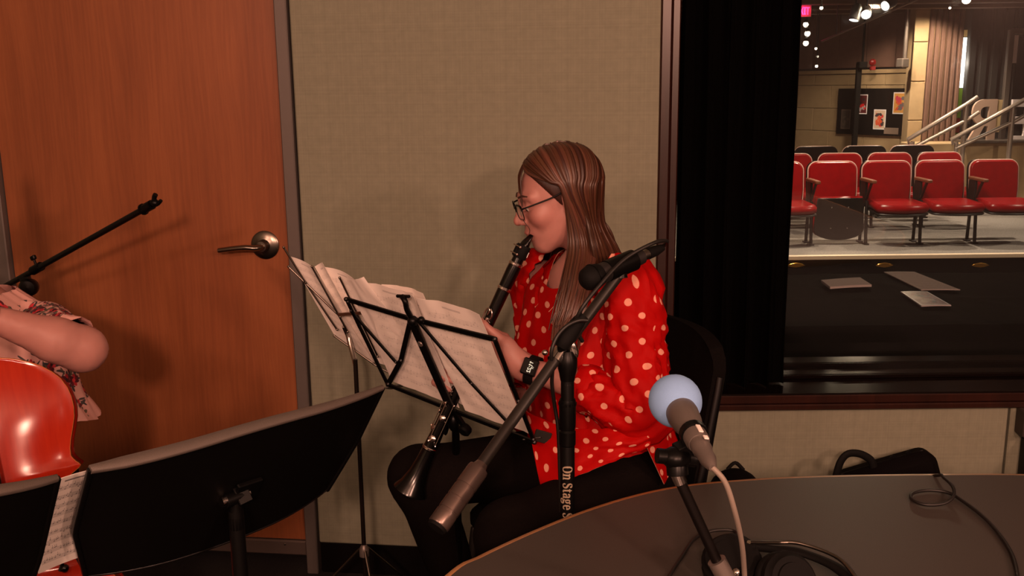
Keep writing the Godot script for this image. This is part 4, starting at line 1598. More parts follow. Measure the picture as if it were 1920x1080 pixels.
func build_boom_stands() -> void:
	# the clarinettist's microphone on a boom
	var pivot := at(1046, 668, 1.58)
	var weight := at(824, 982, 1.36)
	var d := (pivot - weight).normalized()
	var tip := at(1163, 512, 1.665)
	var foot := Vector3(at(1064, 760, 1.58).x, 0, at(1064, 760, 1.58).z)
	var s := thing("boom_microphone_stand", "black boom microphone stand with lettered pole in front of the clarinettist", "microphone stand", foot)
	var st := mb()
	tube(st, [weight + d * 0.10, pivot, tip], 0.0098, 16)
	obj("boom", st, M.boom, s)
	st = mb()
	lathe(st, Transform3D(along(d), weight), [Vector2(0, -0.004), Vector2(0.0165, -0.004), Vector2(0.0175, -0.002), Vector2(0.0175, 0.020), Vector2(0.0168, 0.0203), Vector2(0.0168, 0.0235), Vector2(0.0175, 0.0238), Vector2(0.0175, 0.044), Vector2(0.0168, 0.0443), Vector2(0.0168, 0.0475), Vector2(0.0175, 0.0478), Vector2(0.0175, 0.068), Vector2(0.0168, 0.0683), Vector2(0.0168, 0.0715), Vector2(0.0175, 0.0718), Vector2(0.0175, 0.104), Vector2(0.0165, 0.108), Vector2(0.0125, 0.109), Vector2(0.0098, 0.118)], 28)
	label_part(obj("counterweight", st, M.weight, s), "ribbed metal counterweight")
	st = mb()
	lathe(st, Transform3D(along(d), weight), [Vector2(0, -0.009), Vector2(0.015, -0.009), Vector2(0.0165, -0.004), Vector2(0, -0.003)], 24)
	obj("end_cap", st, M.rubber, s)
	var fwd := (EYE - pivot)
	fwd = (fwd - d * fwd.dot(d)).normalized()
	# clutch at the top of the pole, with a wing nut
	st = mb()
	var top := Vector3(foot.x, at(1064, 700, 1.58).y, foot.z)
	lathe(st, Transform3D(Basis(), top), [Vector2(0, -0.012), Vector2(0.0125, -0.012), Vector2(0.0145, 0.0), Vector2(0.017, 0.010), Vector2(0.017, 0.026), Vector2(0.010, 0.040), Vector2(0, 0.041)], 20)
	tube(st, [top + Vector3(0, 0.02, 0), pivot], 0.013, 12)
	obj("clutch", st, M.plastic, s)
	st = mb()
	tube(st, [pivot - d * 0.012, pivot + d * 0.012], 0.0135, 20)
	ball(st, pivot + Vector3(-0.022, 0.008, 0.004), Vector3(0.006, 0.005, 0.005), Basis(), 10)
	var wing := pivot + Vector3(0.026, 0.012, 0.0)
	ball(st, wing, Vector3(0.009, 0.018, 0.006), Basis(Vector3.FORWARD, -0.3), 12)
	obj("wing_nut", st, M.chrome, s)
	# pole: thin upper tube, grip and lettered lower tube
	var grip_top := at(1064, 748, 1.58).y
	var grip_low := at(1064, 806, 1.58).y
	st = mb()
	tube(st, [Vector3(foot.x, grip_top - 0.01, foot.z), Vector3(foot.x, top.y - 0.004, foot.z)], [0.0118, 0.0118], 16)
	lathe(st, Transform3D(Basis(), Vector3(foot.x, grip_top, foot.z)), [Vector2(0.0118, 0.028), Vector2(0.0075, 0.046), Vector2(0.0075, 0.06)], 16)
	obj("upper_tube", st, M.black_metal, s)
	st = mb()
	lathe(st, Transform3D(Basis(), Vector3(foot.x, grip_low, foot.z)), [Vector2(0.010, 0), Vector2(0.0135, 0.002), Vector2(0.0145, 0.008), Vector2(0.0150, grip_top - grip_low - 0.006), Vector2(0.0135, grip_top - grip_low), Vector2(0.010, grip_top - grip_low)], 24)
	obj("grip", st, M.plastic, s)
	st = mb()
	for k in 14:
		var a := TAU * k / 14.0
		bx(st, Transform3D(Basis(Vector3.UP, -a), Vector3(foot.x + cos(a) * 0.0150, grip_top - 0.008, foot.z + sin(a) * 0.0150)), Vector3(0.002, 0.005, 0.003), 0.0006)
	obj("grip_ridge", st, M.plastic, s)
	st = mb()
	tube(st, [Vector3(foot.x, 0.04, foot.z), Vector3(foot.x, grip_low + 0.002, foot.z)], 0.0128, 20)
	obj("lower_tube", st, M.black_metal, s)
	st = mb()
	lathe(st, Transform3D(Basis(), Vector3(foot.x, grip_low - 0.028, foot.z)), [Vector2(0.0128, 0), Vector2(0.0145, 0.002), Vector2(0.0145, 0.026), Vector2(0.0128, 0.028)], 20)
	obj("collar", st, M.plastic, s)
	# lettering that runs down the pole and wraps it
	st = mb()
	var word_top := at(1064, 868, 1.58).y
	var face := atan2(EYE.z - foot.z, EYE.x - foot.x)
	letters(st, "On Stage Stands", 0.0185, 0.0006, func(v):
		var a: float = face - (v.y + 0.0) / 0.0130
		var r: float = 0.0131 + v.z
		return Vector3(foot.x + cos(a) * r, word_top - v.x * 0.76, foot.z + sin(a) * r), true, true)
	label_part(obj("lettering", st, M.lettering, s), "pale maker's lettering down the pole")
	tripod_legs(s, foot, 0.16, 0.30, 0.5, M.black_metal)
	# microphone in its clip
	var mh := at(1108, 521, 1.63)
	var mt := at(1203, 481, 1.70)
	var md := (mt - mh).normalized()
	var mic := thing("vocal_microphone", "black handheld microphone clipped to the boom near the red blouse", "microphone", mh)
	st = mb()
	lathe(st, Transform3D(along(md), mh), [Vector2(0, -0.020), Vector2(0.012, -0.0185), Vector2(0.019, -0.012), Vector2(0.0225, 0.0), Vector2(0.0225, 0.003)], 28)
	lathe(st, Transform3D(along(md), mh), [Vector2(0.0225, 0.006), Vector2(0.021, 0.014), Vector2(0.019, 0.020), Vector2(0, 0.020)], 28)
	obj("grille", st, M.rubber, mic)
	st = mb()
	lathe(st, Transform3D(along(md), mh), [Vector2(0.0222, 0.0028), Vector2(0.0236, 0.003), Vector2(0.0236, 0.006), Vector2(0.0222, 0.0062)], 28)
	obj("grille_band", st, M.plastic, mic)
	var ml := mh.distance_to(mt)
	st = mb()
	lathe(st, Transform3D(along(md), mh), [Vector2(0, 0.018), Vector2(0.0185, 0.018), Vector2(0.0175, 0.04), Vector2(0.0135, ml), Vector2(0, ml)], 28)
	obj("body", st, mat(Color(0.10, 0.09, 0.09), 0.5), mic)
	st = mb()
	lathe(st, Transform3D(along(md), mt), [Vector2(0, 0), Vector2(0.0095, 0), Vector2(0.0095, 0.016), Vector2(0, 0.016)], 20)
	obj("plug", st, M.nickel, mic)
	st = mb()
	lathe(st, Transform3D(along(md), mt + md * 0.015), [Vector2(0, 0), Vector2(0.0105, 0), Vector2(0.0100, 0.020), Vector2(0.0065, 0.038), Vector2(0, 0.040)], 20)
	obj("plug_boot", st, M.rubber, mic)
	st = mb()
	var mc := mh.lerp(mt, 0.55)
	tube(st, [mc - md * 0.030, mc + md * 0.034], 0.0195, 20)
	bar(st, mc + Vector3(0, -0.012, 0.004), tip, 0.015, 0.022, md)
	lathe(st, Transform3D(along(tip - mc), tip - (tip - mc).normalized() * 0.012), [Vector2(0, 0), Vector2(0.012, 0), Vector2(0.012, 0.022), Vector2(0, 0.022)], 16)
	obj("clip", st, M.plastic, s)
	# the cable, looped back from the plug and wound down the boom
	var e := mt + md * 0.050
	cable_run("boom_cable", "black cable looping from the boom microphone down its stand", [e - md * 0.012, e + md * 0.006 + Vector3(0, 0.003, 0), at(1250, 452, 1.70), at(1225, 456, 1.67), at(1170, 487, 1.64), at(1120, 540, 1.60), at(1090, 580, 1.585), at(1078, 612, 1.60), at(1092, 640, 1.62)], 0.0036, M.cable)
	cable_run("boom_cable", "black cable bundle taped along the boom above its pivot", [at(1102, 601, 1.575), at(1085, 601, 1.572), at(1062, 612, 1.572), at(1044, 632, 1.566), at(1034, 660, 1.56), at(1036, 690, 1.572), at(1035, 720, 1.585), at(1040, 760, 1.60), at(1046, 800, 1.60), at(1049, 860, 1.60), at(1052, 960, 1.60)], 0.0034, M.cable)
	st = mb()
	tube(st, smooth_path([at(1052, 652, 1.578), at(1062, 634, 1.582), at(1078, 612, 1.592), at(1094, 592, 1.60)], 5), [0.011, 0.012, 0.0135, 0.0145, 0.015, 0.0155, 0.0155, 0.015, 0.0145, 0.014, 0.013, 0.0125, 0.012, 0.011, 0.0105, 0.010], 14)
	obj("cable_wrap", st, M.rubber, s)

	# the empty boom behind the cellist
	var tp := at(284, 384, 2.30)
	var bt := at(40, 520, 2.555)
	var bd := (tp - bt).normalized()
	var far := bt - bd * 0.14
	var f2 := Vector3(at(52, 545, 2.55).x, 0, -2.55)
	var b := thing("empty_boom_stand", "black boom stand with an empty clip in front of the door", "microphone stand", f2)
	st = mb()
	tube(st, [far, tp], 0.0078, 12)
	obj("boom", st, M.black_metal, b)
	st = mb()
	tube(st, [tp - bd * 0.030, tp + bd * 0.002], 0.0120, 12)
	tube(st, [tp - bd * 0.034, tp - bd * 0.030], 0.0145, 12)
	var un := Vector3(0, 1, 0) - bd * bd.y
	un = un.normalized()
	ball(st, tp + bd * 0.012, Vector3(0.012, 0.010, 0.010), Basis(), 10)
	tube(st, smooth_path([tp + bd * 0.010, tp + bd * 0.018 + un * 0.012, tp + bd * 0.026 + un * 0.017], 4), 0.0060, 8)
	tube(st, smooth_path([tp + bd * 0.010 - un * 0.004, tp + bd * 0.022 - un * 0.006, tp + bd * 0.036 - un * 0.002], 4), 0.0045, 8)
	obj("clip", st, M.plastic, b)
	st = mb()
	var cl := at(70, 503, 2.525)
	tube(st, [cl - bd * 0.022, cl + bd * 0.018], 0.0125, 12)
	tube(st, [cl, cl + un * 0.026], 0.0035, 8)
	bx(st, Transform3D(Basis(bd, un, bd.cross(un)), cl + un * 0.030), Vector3(0.018, 0.012, 0.010), 0.003)
	obj("thumb_screw", st, M.plastic, b)
	st = mb()
	var pv := at(52, 540, 2.54)
	lathe(st, Transform3D(along(Vector3(0.2, 0.1, 1)), pv - Vector3(0, 0, 0.016)), [Vector2(0, 0), Vector2(0.021, 0), Vector2(0.024, 0.006), Vector2(0.024, 0.024), Vector2(0.018, 0.032), Vector2(0, 0.034)], 24)
	bar(st, pv, cl.lerp(bt, 0.8), 0.024, 0.018, Vector3(0, 0, 1))
	obj("clutch", st, M.plastic, b)
	st = mb()
	tube(st, [Vector3(f2.x, 0.05, -2.55), Vector3(f2.x, pv.y, -2.55)], 0.010, 12)
	obj("pole", st, M.black_metal, b)
	tripod_legs(b, f2, 0.20, 0.15, 0.9, M.black_metal)

# a folding wire stand: corners of its desk in the room, sheets lie on the far side
func build_folding_stand() -> void:
	var tl := at(650, 563, 2.08)
	var tr := at(929, 636, 1.84)
	var bl := at(727, 722, 2.17)
	var br := at(1001, 825, 1.93)
	var on := func(s: float, t: float, lift := 0.0) -> Vector3:
		var p: Vector3 = tl.lerp(tr, s).lerp(bl.lerp(br, s), t)
		return p + (br - tl).cross(tr - bl).normalized() * lift
	var back: Vector3 = (br - tl).cross(tr - bl).normalized()
	if back.z < 0:
		back = -back
	var desk := func(px: float, py: float, lift: float) -> Vector3:
		var d := ray(px, py)
		var mid: Vector3 = (tl + tr + bl + br) * 0.25 + back * lift
		return EYE + d * ((mid - EYE).dot(back) / d.dot(back))
	var foot := Vector3(at(852, 800, 2.06).x, 0, -2.10)
	var t := thing("folding_music_stand", "black folding wire music stand holding loose sheets before the clarinettist", "music stand", foot)
	var piece := func(called: String, pts: Array, w: float) -> void:
		var st := mb()
		for i in pts.size() - 1:
			bar(st, desk.call(pts[i][0], pts[i][1], 0.006), desk.call(pts[i + 1][0], pts[i + 1][1], 0.006), w, 0.004, back, 0.001)
		for p in pts:
			ball(st, desk.call(p[0], p[1], 0.008), Vector3.ONE * w * 0.42, Basis(), 8)
		obj(called, st, M.black_metal, t)
	piece.call("top_bar", [[649, 561], [768, 597], [928, 636]], 0.0135)
	piece.call("bottom_bar", [[727, 721], [845, 768], [1002, 829]], 0.0135)
	piece.call("side_bar", [[652, 566], [727, 721]], 0.0115)
	piece.call("side_bar", [[928, 637], [972, 752], [1000, 824]], 0.0115)
	piece.call("arm", [[770, 600], [752, 676], [728, 720]], 0.0125)
	piece.call("arm", [[658, 583], [742, 679]], 0.009)
	piece.call("arm", [[786, 604], [884, 719], [953, 793]], 0.0085)
	var st := mb()
	bar(st, desk.call(768, 592, 0.012), desk.call(847, 770, 0.012), 0.024, 0.007, back, 0.002)
	obj("spine", st, M.black_metal, t)
	st = mb()
	lathe(st, Transform3D(along(back), desk.call(788, 645, 0.0155)), [Vector2(0, 0), Vector2(0.007, 0), Vector2(0.006, 0.002), Vector2(0, 0.002)], 16)
	obj("badge", st, M.mic_grey, t)
	st = mb()
	tube(st, smooth_path([desk.call(772, 598, 0.014), desk.call(763, 580, 0.018), desk.call(760, 566, 0.020), desk.call(754, 556, 0.012)], 4), 0.006, 10)
	bar(st, desk.call(744, 555, 0.010), desk.call(768, 556, 0.010), 0.006, 0.006, back)
	ball(st, desk.call(774, 602, 0.016), Vector3.ONE * 0.012, Basis(), 12)
	ball(st, desk.call(790, 600, 0.013), Vector3.ONE * 0.008, Basis(), 10)
	obj("page_clip", st, M.plastic, t)
	# lower hinge with knob, ledge tabs
	st = mb()
	var hinge: Vector3 = desk.call(850, 790, 0.004)
	ball(st, hinge, Vector3(0.014, 0.024, 0.016), Basis(), 12)
	bar(st, desk.call(846, 768, 0.004), desk.call(833, 812, 0.006), 0.014, 0.008, back)
	bar(st, desk.call(850, 768, 0.004), desk.call(872, 802, 0.006), 0.014, 0.008, back)
	obj("hinge", st, M.plastic, t)
	st = mb()
	lathe(st, Transform3D(along(back), desk.call(876, 801, 0.004)), [Vector2(0, 0), Vector2(0.013, 0), Vector2(0.015, 0.004), Vector2(0.015, 0.014), Vector2(0.011, 0.018), Vector2(0, 0.018)], 20)
	obj("knob", st, M.plastic, t)
	st = mb()
	bar(st, desk.call(997, 822, 0.0), desk.call(1010, 826, -0.05), 0.040, 0.003, back.cross(tr - tl))
	bx(st, Transform3D(Basis(Vector3.FORWARD, 0.3), desk.call(1017, 819, -0.02)), Vector3(0.036, 0.026, 0.006), 0.002)
	obj("ledge_tab", st, M.boom, t)
	st = mb()
	bar(st, desk.call(735, 724, 0.0), desk.call(748, 726, -0.045), 0.040, 0.003, back.cross(tr - tl))
	obj("ledge_tab", st, M.boom, t)
	st = mb()
	var neck := Vector3(foot.x, hinge.y - 0.01, -2.10)
	tube(st, [hinge, neck, Vector3(foot.x, 0.12, -2.10)], 0.009, 12)
	obj("pole", st, M.black_metal, t)
	tripod_legs(t, foot, 0.30, 0.26, 0.25, M.black_metal, 0.006)

	# sheets of music on it
	var page := func(label: String, c: Array, lift: float, curl: float, m: Material, grp := true) -> void:
		var s2 := mb()
		var k := []
		for q in c:
			k.append(desk.call(q[0], q[1], lift))
		var bend := noise(int(c[0][0]), 1.4, 2)
		sheet(s2, 12, 12, func(u, v):
			var p: Vector3 = k[0].lerp(k[1], u).lerp(k[3].lerp(k[2], u), v)
			var b: float = curl * (1.0 - v) * (1.0 - v) * (0.4 + 0.6 * sin(u * PI)) + 0.004 * bend.get_noise_2d(u * 1.5, v * 1.5)
			return p - back * b, 0.0004)
		tag(obj("music_sheet", s2, m), label, "sheet music", "loose sheets on the folding stand")
	page.call("front white music sheet on the outer half of the black folding stand", [[776, 561], [896, 592], [992, 812], [872, 770]], -0.004, 0.012, M.music)
	page.call("white music sheet on the half of the folding stand away from the player", [[676, 530], [772, 556], [862, 764], [738, 716]], -0.006, 0.010, M.music)
	page.call("white sheet with a turned-up top corner behind the others on the folding stand", [[652, 524], [684, 517], [806, 700], [734, 712]], -0.012, -0.008, M.paper)
	page.call("tall white sheet standing up behind the clip of the folding stand", [[712, 536], [790, 553], [880, 762], [800, 735]], -0.016, 0.014, M.music)

	# the bright wire stand behind it
	var wtl := at(538, 472, 2.36)
	var wtr := at(690, 512, 2.28)
	var wbl := at(628, 630, 2.43)
	var wbr := at(800, 700, 2.33)
	var wn := (wbr - wtl).cross(wtr - wbl).normalized()
	if wn.z < 0:
		wn = -wn
	var wd := func(px: float, py: float, lift: float) -> Vector3:
		var d := ray(px, py)
		var mid: Vector3 = (wtl + wtr + wbl + wbr) * 0.25 + wn * lift
		return EYE + d * ((mid - EYE).dot(wn) / d.dot(wn))
	var f := Vector3(at(666, 670, 2.33).x, 0, at(666, 670, 2.33).z)
	var w := thing("wire_music_stand", "thin chrome wire music stand standing behind the black folding one", "music stand", f)
	for r in [[[532, 464], [573, 530]], [[541, 500], [638, 594]], [[637, 521], [708, 668]], [[585, 500], [652, 622]], [[573, 530], [632, 618]], [[627, 630], [700, 682]], [[700, 682], [760, 716]]]:
		st = mb()
		tube(st, [wd.call(r[0][0], r[0][1], 0.006), wd.call(r[1][0], r[1][1], 0.006)], 0.0026, 8)
		for e in r:
			ball(st, wd.call(e[0], e[1], 0.006), Vector3.ONE * 0.0038, Basis(), 8)
		obj("wire", st, M.nickel, w)
	st = mb()
	bar(st, wd.call(634, 590, 0.010), wd.call(690, 586, 0.010), 0.009, 0.003, wn)
	obj("page_holder", st, mat(Color(0.40, 0.28, 0.22), 0.4, 0.4), w)
	st = mb()
	var hub: Vector3 = wd.call(652, 628, 0.0)
	tube(st, [wd.call(645, 612, 0.004), hub, Vector3(f.x, hub.y - 0.06, f.z)], 0.0062, 10)
	obj("neck", st, M.chrome, w)
	st = mb()
	tube(st, [Vector3(f.x, hub.y - 0.045, f.z), Vector3(f.x, 0.10, f.z)], 0.0058, 12)
	obj("pole", st, mat(Color(0.22, 0.19, 0.17), 0.25, 0.8), w)
	st = mb()
	var hy := at(690, 1030, 2.33).y
	lathe(st, Transform3D(Basis(), Vector3(f.x, hy - 0.02, f.z)), [Vector2(0.006, 0), Vector2(0.013, 0.002), Vector2(0.013, 0.022), Vector2(0.009, 0.030), Vector2(0.006, 0.034)], 16)
	obj("leg_hub", st, M.mic_grey, w)
	tripod_legs(w, f, hy, 0.22, 1.2, M.nickel, 0.004)
	var lay := func(label: String, c: Array, lift: float, curl: float) -> void:
		var s3 := mb()
		var k := []
		for q in c:
			k.append(wd.call(q[0], q[1], lift))
		sheet(s3, 10, 10, func(u, v):
			var p: Vector3 = k[0].lerp(k[1], u).lerp(k[3].lerp(k[2], u), v)
			return p - wn * curl * sin(u * PI) * (1.0 - 0.6 * v), 0.0004)
		tag(obj("music_page", s3, M.music), label, "sheet music", "pages on the chrome wire stand")
	lay.call("shaded left page of the booklet on the chrome wire stand", [[541, 480], [589, 503], [704, 684], [630, 634]], -0.004, 0.006)
	lay.call("upright page with bent top edge on the chrome wire stand", [[590, 500], [604, 492], [702, 672], [690, 676]], -0.012, 0.004)
	lay.call("right page of the booklet on the chrome wire stand", [[604, 500], [662, 522], [770, 705], [700, 678]], -0.018, 0.010)

# a curved sheet-metal desk on a post, seen from its back
func desk_stand(called: String, label: String, l: Vector3, r: Vector3, lean: float, tall: float, post_px: Vector2, post_depth: float) -> Dictionary:
	var x := (r - l).normalized()
	var n := Vector3.UP.cross(x).normalized()
	if n.z > 0:
		n = -n
	var dn := (n * sin(lean) - Vector3.UP * cos(lean)).normalized()
	var out := dn.cross(x).normalized()
	if out.z < 0:
		out = -out
	var w := l.distance_to(r)
	var on := func(u: float, v: float, lift: float) -> Vector3:
		# corners are cut, both wings are bent towards the reader
		var cut := 0.0
		if v > 0.55:
			cut = 0.06 * (v - 0.55) / 0.45
		var uu := clampf(u, cut, 1.0 - cut)
		var wing: float = 0.16 * pow(maxf(absf(uu - 0.5) - 0.15, 0.0) / 0.35, 2.0)
		var bow := 0.050 * (1.0 - pow(2.0 * uu - 1.0, 2.0)) * sin(clampf(v, 0.0, 1.0) * PI * 0.55)
		return l + x * w * uu + dn * (tall * v - 0.016 * (1.0 - pow(2.0 * uu - 1.0, 2.0)) * (1.0 - v)) + out * (bow * 0.5 - wing * 0.10 + lift)
	var foot := at(post_px.x, post_px.y, post_depth)
	var t := thing(called, label, "music stand", Vector3(foot.x, 0, foot.z))
	var st := mb()
	sheet(st, 40, 16, func(u, v): return on.call(u, v, 0.0), 0.0025)
	obj("desk", st, M.desk_black, t)
	st = mb()
	var rim := []
	for k in 25:
		rim.append(on.call(k / 24.0, 0.0, 0.0))
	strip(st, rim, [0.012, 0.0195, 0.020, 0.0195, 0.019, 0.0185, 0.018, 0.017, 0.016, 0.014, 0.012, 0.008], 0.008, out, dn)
	obj("top_rim", st, M.lit_desk_edge, t)
	for e in [0.0, 1.0]:
		st = mb()
		var sides := []
		for k in 17:
			sides.append(on.call(e, k / 16.0, 0.0))
		strip(st, sides, [0.008, 0.010], 0.007, out, x)
		obj("side_rim", st, M.desk_black, t)
	st = mb()
	var shelf := []
	for k in 15:
		shelf.append(on.call(0.06 + 0.88 * k / 14.0, 1.0, -0.028))
	strip(st, shelf, [0.060, 0.060], 0.003, out, dn)
	obj("ledge", st, M.desk_black, t)
	var hub := at(post_px.x, post_px.y, post_depth)
	st = mb()
	tube(st, [hub + x * -0.017, hub + x * 0.017], 0.0115, 18)
	bx(st, Transform3D(Basis(x, -dn, out), on.call(0.5, 0.5, 0.004)), Vector3(0.045, 0.05, 0.008), 0.003)
	bar(st, hub, on.call(0.5, 0.5, 0.006), 0.030, 0.020, x.cross(hub - on.call(0.5, 0.5, 0.0)))
	obj("tilt_head", st, M.plastic, t)
	st = mb()
	tube(st, [hub - x * 0.024, hub - x * 0.015], 0.0085, 14)
	tube(st, [hub + x * 0.015, hub + x * 0.026], 0.0075, 14)
	obj("bolt", st, M.chrome, t)
	st = mb()
	lathe(st, Transform3D(Basis(), hub - Vector3(0, 0.035, 0)), [Vector2(0.0105, -0.02), Vector2(0.0125, -0.016), Vector2(0.0125, 0.004), Vector2(0.0095, 0.02), Vector2(0.0095, 0.034)], 18)
	obj("collar", st, M.plastic, t)
	st = mb()
	tube(st, [Vector3(foot.x, 0.35, foot.z), hub - Vector3(0, 0.02, 0)], 0.0125, 16)
	tube(st, [Vector3(foot.x, 0.02, foot.z), Vector3(foot.x, 0.36, foot.z)], 0.0150, 16)
	obj("post", st, M.black_metal, t)
	for k in 3:
		var a := 0.4 + TAU * k / 3.0
		st = mb()
		tube(st, smooth_path([Vector3(foot.x, 0.10, foot.z), Vector3(foot.x + cos(a) * 0.12, 0.055, foot.z + sin(a) * 0.12), Vector3(foot.x + cos(a) * 0.25, 0.012, foot.z + sin(a) * 0.25)], 4), 0.0095, 10)
		obj("leg", st, M.black_metal, t)
	return {"on": on, "x": x, "dn": dn, "out": out}

func build_desk_stands() -> void:
	var a := desk_stand("desk_music_stand", "wide black metal music stand seen from behind, tilted beside the cello", at(178, 897, 1.225), at(727, 739, 1.60), 0.60, 0.262, Vector2(440, 934), 1.43)
	# a sheet on its front, sticking out past the edge
	var st := mb()
	sheet(st, 6, 6, func(u, v): return a.on.call(0.0, 0.09 + 0.8 * v, -0.012) + a.x * lerpf(-0.060, 0.045, u) - a.out * 0.004 * sin(u * PI), 0.0005)
	tag(obj("music_sheet", st, M.music_dark), "music sheet sticking out past the edge of the wide black stand", "sheet music")
	var b := desk_stand("desk_music_stand", "black metal music stand in front of the cello, only its top corner rounded", at(-420, 1003, 0.93), at(117, 913, 1.16), 0.55, 0.30, Vector2(-150, 1010), 1.10)

# ---------------------------------------------------------------- cello, clarinet, chair, bags
func knots(tbl: Array, v: float) -> float:
	for i in tbl.size() - 1:
		if v <= tbl[i + 1].x:
			var p0: Vector2 = tbl[max(i - 1, 0)]
			var p1: Vector2 = tbl[i]
			var p2: Vector2 = tbl[i + 1]
			var p3: Vector2 = tbl[min(i + 2, tbl.size() - 1)]
			var t: float = clampf((v - p1.x) / max(p2.x - p1.x, 1e-6), 0.0, 1.0)
			var m1: float = (p2.y - p0.y) / max(p2.x - p0.x, 1e-6) * (p2.x - p1.x)
			var m2: float = (p3.y - p1.y) / max(p3.x - p1.x, 1e-6) * (p2.x - p1.x)
			var t2 := t * t
			var t3 := t2 * t
			return (2 * t3 - 3 * t2 + 1) * p1.y + (t3 - 2 * t2 + t) * m1 + (-2 * t3 + 3 * t2) * p2.y + (t3 - t2) * m2
	return tbl[-1].y

func build_cello() -> void:
	var top := at(-58, 678, 1.83)
	var y := Vector3(-0.17, 0.93, -0.24).normalized()
	var z := (Vector3(0.42, 0.0, 1.0) - y * y.dot(Vector3(0.42, 0.0, 1.0))).normalized()
	var xf := Transform3D(Basis(y.cross(z), y, z), top - y * 0.755)
	var half := [Vector2(0, 0.02), Vector2(0.012, 0.085), Vector2(0.045, 0.150), Vector2(0.10, 0.198), Vector2(0.17, 0.219), Vector2(0.235, 0.213), Vector2(0.285, 0.190), Vector2(0.305, 0.181), Vector2(0.318, 0.184), Vector2(0.322, 0.180), Vector2(0.335, 0.148), Vector2(0.37, 0.124), Vector2(0.415, 0.1165), Vector2(0.46, 0.122), Vector2(0.492, 0.140), Vector2(0.506, 0.160), Vector2(0.511, 0.166), Vector2(0.518, 0.160), Vector2(0.533, 0.151), Vector2(0.565, 0.1555), Vector2(0.61, 0.169), Vector2(0.65, 0.170), Vector2(0.69, 0.156), Vector2(0.722, 0.124), Vector2(0.742, 0.085), Vector2(0.752, 0.05), Vector2(0.756, 0.02)]
	var t := thing("cello", "orange-red varnished cello held upright by the seated player", "cello", xf * Vector3(0, -0.10, 0))
	var levels := []
	for i in half.size():
		levels.append(half[i].x)
		if i < half.size() - 1:
			levels.append((half[i].x + half[i + 1].x) * 0.5)
	var plate := func(front: bool) -> SurfaceTool:
		var st := mb()
		st.set_smooth_group(0)
		var rows := []
		var uvs := []
		for l in levels:
			var row := PackedVector3Array()
			var uv := []
			var hw := knots(half, l)
			for k in 29:
				var s := k / 14.0 - 1.0
				s = signf(s) * (1.0 - pow(1.0 - absf(s), 1.35))
				var e := clampf(minf(l, 0.756 - l) / 0.16, 0.0, 1.0)
				var ar: float = 0.027 * pow(maxf(1.0 - s * s, 0.0), 0.9) * (1.0 - pow(1.0 - e, 2.2))
				var lip: float = 0.0022 * exp(-pow((1.0 - absf(s)) * hw / 0.006, 2.0))
				row.append(xf * Vector3(hw * s, l, (0.0 + ar + lip) if front else (-0.122 - ar - lip)))
				uv.append(Vector2(0.5 + hw * s / 0.45, 1.0 - l / 0.76))
			rows.append(row)
			uvs.append(uv)
		rings(st, rows, false, false, uvs)
		# the plate's own edge
		st.set_smooth_group(2)
		for e in [0, 28]:
			for i in rows.size() - 1:
				var dz := xf.basis.z * (-0.0055 if front else 0.0055)
				for q in [rows[i][e], rows[i + 1][e], rows[i + 1][e] + dz, rows[i][e], rows[i + 1][e] + dz, rows[i][e] + dz]:
					st.set_uv(Vector2(0.5, 0.5))
					st.add_vertex(q)
		return st
	label_part(obj("front_plate", plate.call(true), M.varnish, t), "arched orange-red front plate")
	obj("back_plate", plate.call(false), M.varnish, t)
	var st := mb()
	for s in [-1.0, 1.0]:
		var pts := []
		for l in levels:
			pts.append(xf * Vector3(s * (knots(half, l) - 0.0012), l, -0.001))
		tube(st, pts, 0.0026, 6)
	obj("edge", st, M.purfling, t)
	st = mb()
	st.set_smooth_group(0)
	for s in [-1.0, 1.0]:
		for i in levels.size() - 1:
			var a := xf * Vector3(s * (knots(half, levels[i]) - 0.005), levels[i], -0.003)
			var b := xf * Vector3(s * (knots(half, levels[i + 1]) - 0.005), levels[i + 1], -0.003)
			var dz := -xf.basis.z * 0.117
			quad(st, a, b, b + dz, a + dz, xf * Vector3(0, levels[i], -0.06))
	for l in [[0.0, -1], [0.756, 1]]:
		var hw := 0.022
		quad(st, xf * Vector3(-hw, l[0], -0.003), xf * Vector3(hw, l[0], -0.003), xf * Vector3(hw, l[0], -0.12), xf * Vector3(-hw, l[0], -0.12), xf * Vector3(0, 0.35, -0.06))
	obj("ribs", st, M.varnish_rib, t)
	# neck, fingerboard, scroll
	st = mb()
	tube(st, [xf * Vector3(0, 0.735, -0.02), xf * Vector3(0, 0.775, 0.014), xf * Vector3(0, 0.80, 0.022), xf * Vector3(0, 1.03, 0.006)], [0.024, 0.020, 0.016, 0.014], 14)
	tube(st, smooth_path([xf * Vector3(0, 1.02, 0.006), xf * Vector3(0, 1.10, -0.004), xf * Vector3(0, 1.17, -0.025), xf * Vector3(0, 1.205, -0.015), xf * Vector3(0, 1.20, 0.012), xf * Vector3(0, 1.175, 0.012), xf * Vector3(0, 1.175, -0.006)], 5), 0.018, 12)
	obj("neck", st, M.varnish, t)
	st = mb()
	var fb := []
	for k in 9:
		var f := k / 8.0
		var row := PackedVector3Array()
		for j in 13:
			var a := lerpf(-1.0, 1.0, j / 12.0)
			row.append(xf * Vector3(a * lerpf(0.031, 0.0155, f), lerpf(0.43, 1.035, f), lerpf(0.062, 0.028, f) + 0.009 * (1.0 - a * a)))
		for j in 3:
			row.append(xf * Vector3(lerpf(1.0, -1.0, j / 2.0) * lerpf(0.031, 0.0155, f), lerpf(0.43, 1.035, f), lerpf(0.062, 0.028, f) - 0.008))
		row.append(row[0])
		fb.append(row)
	rings(st, fb)
	label_part(obj("fingerboard", st, M.ebony, t), "black fingerboard")
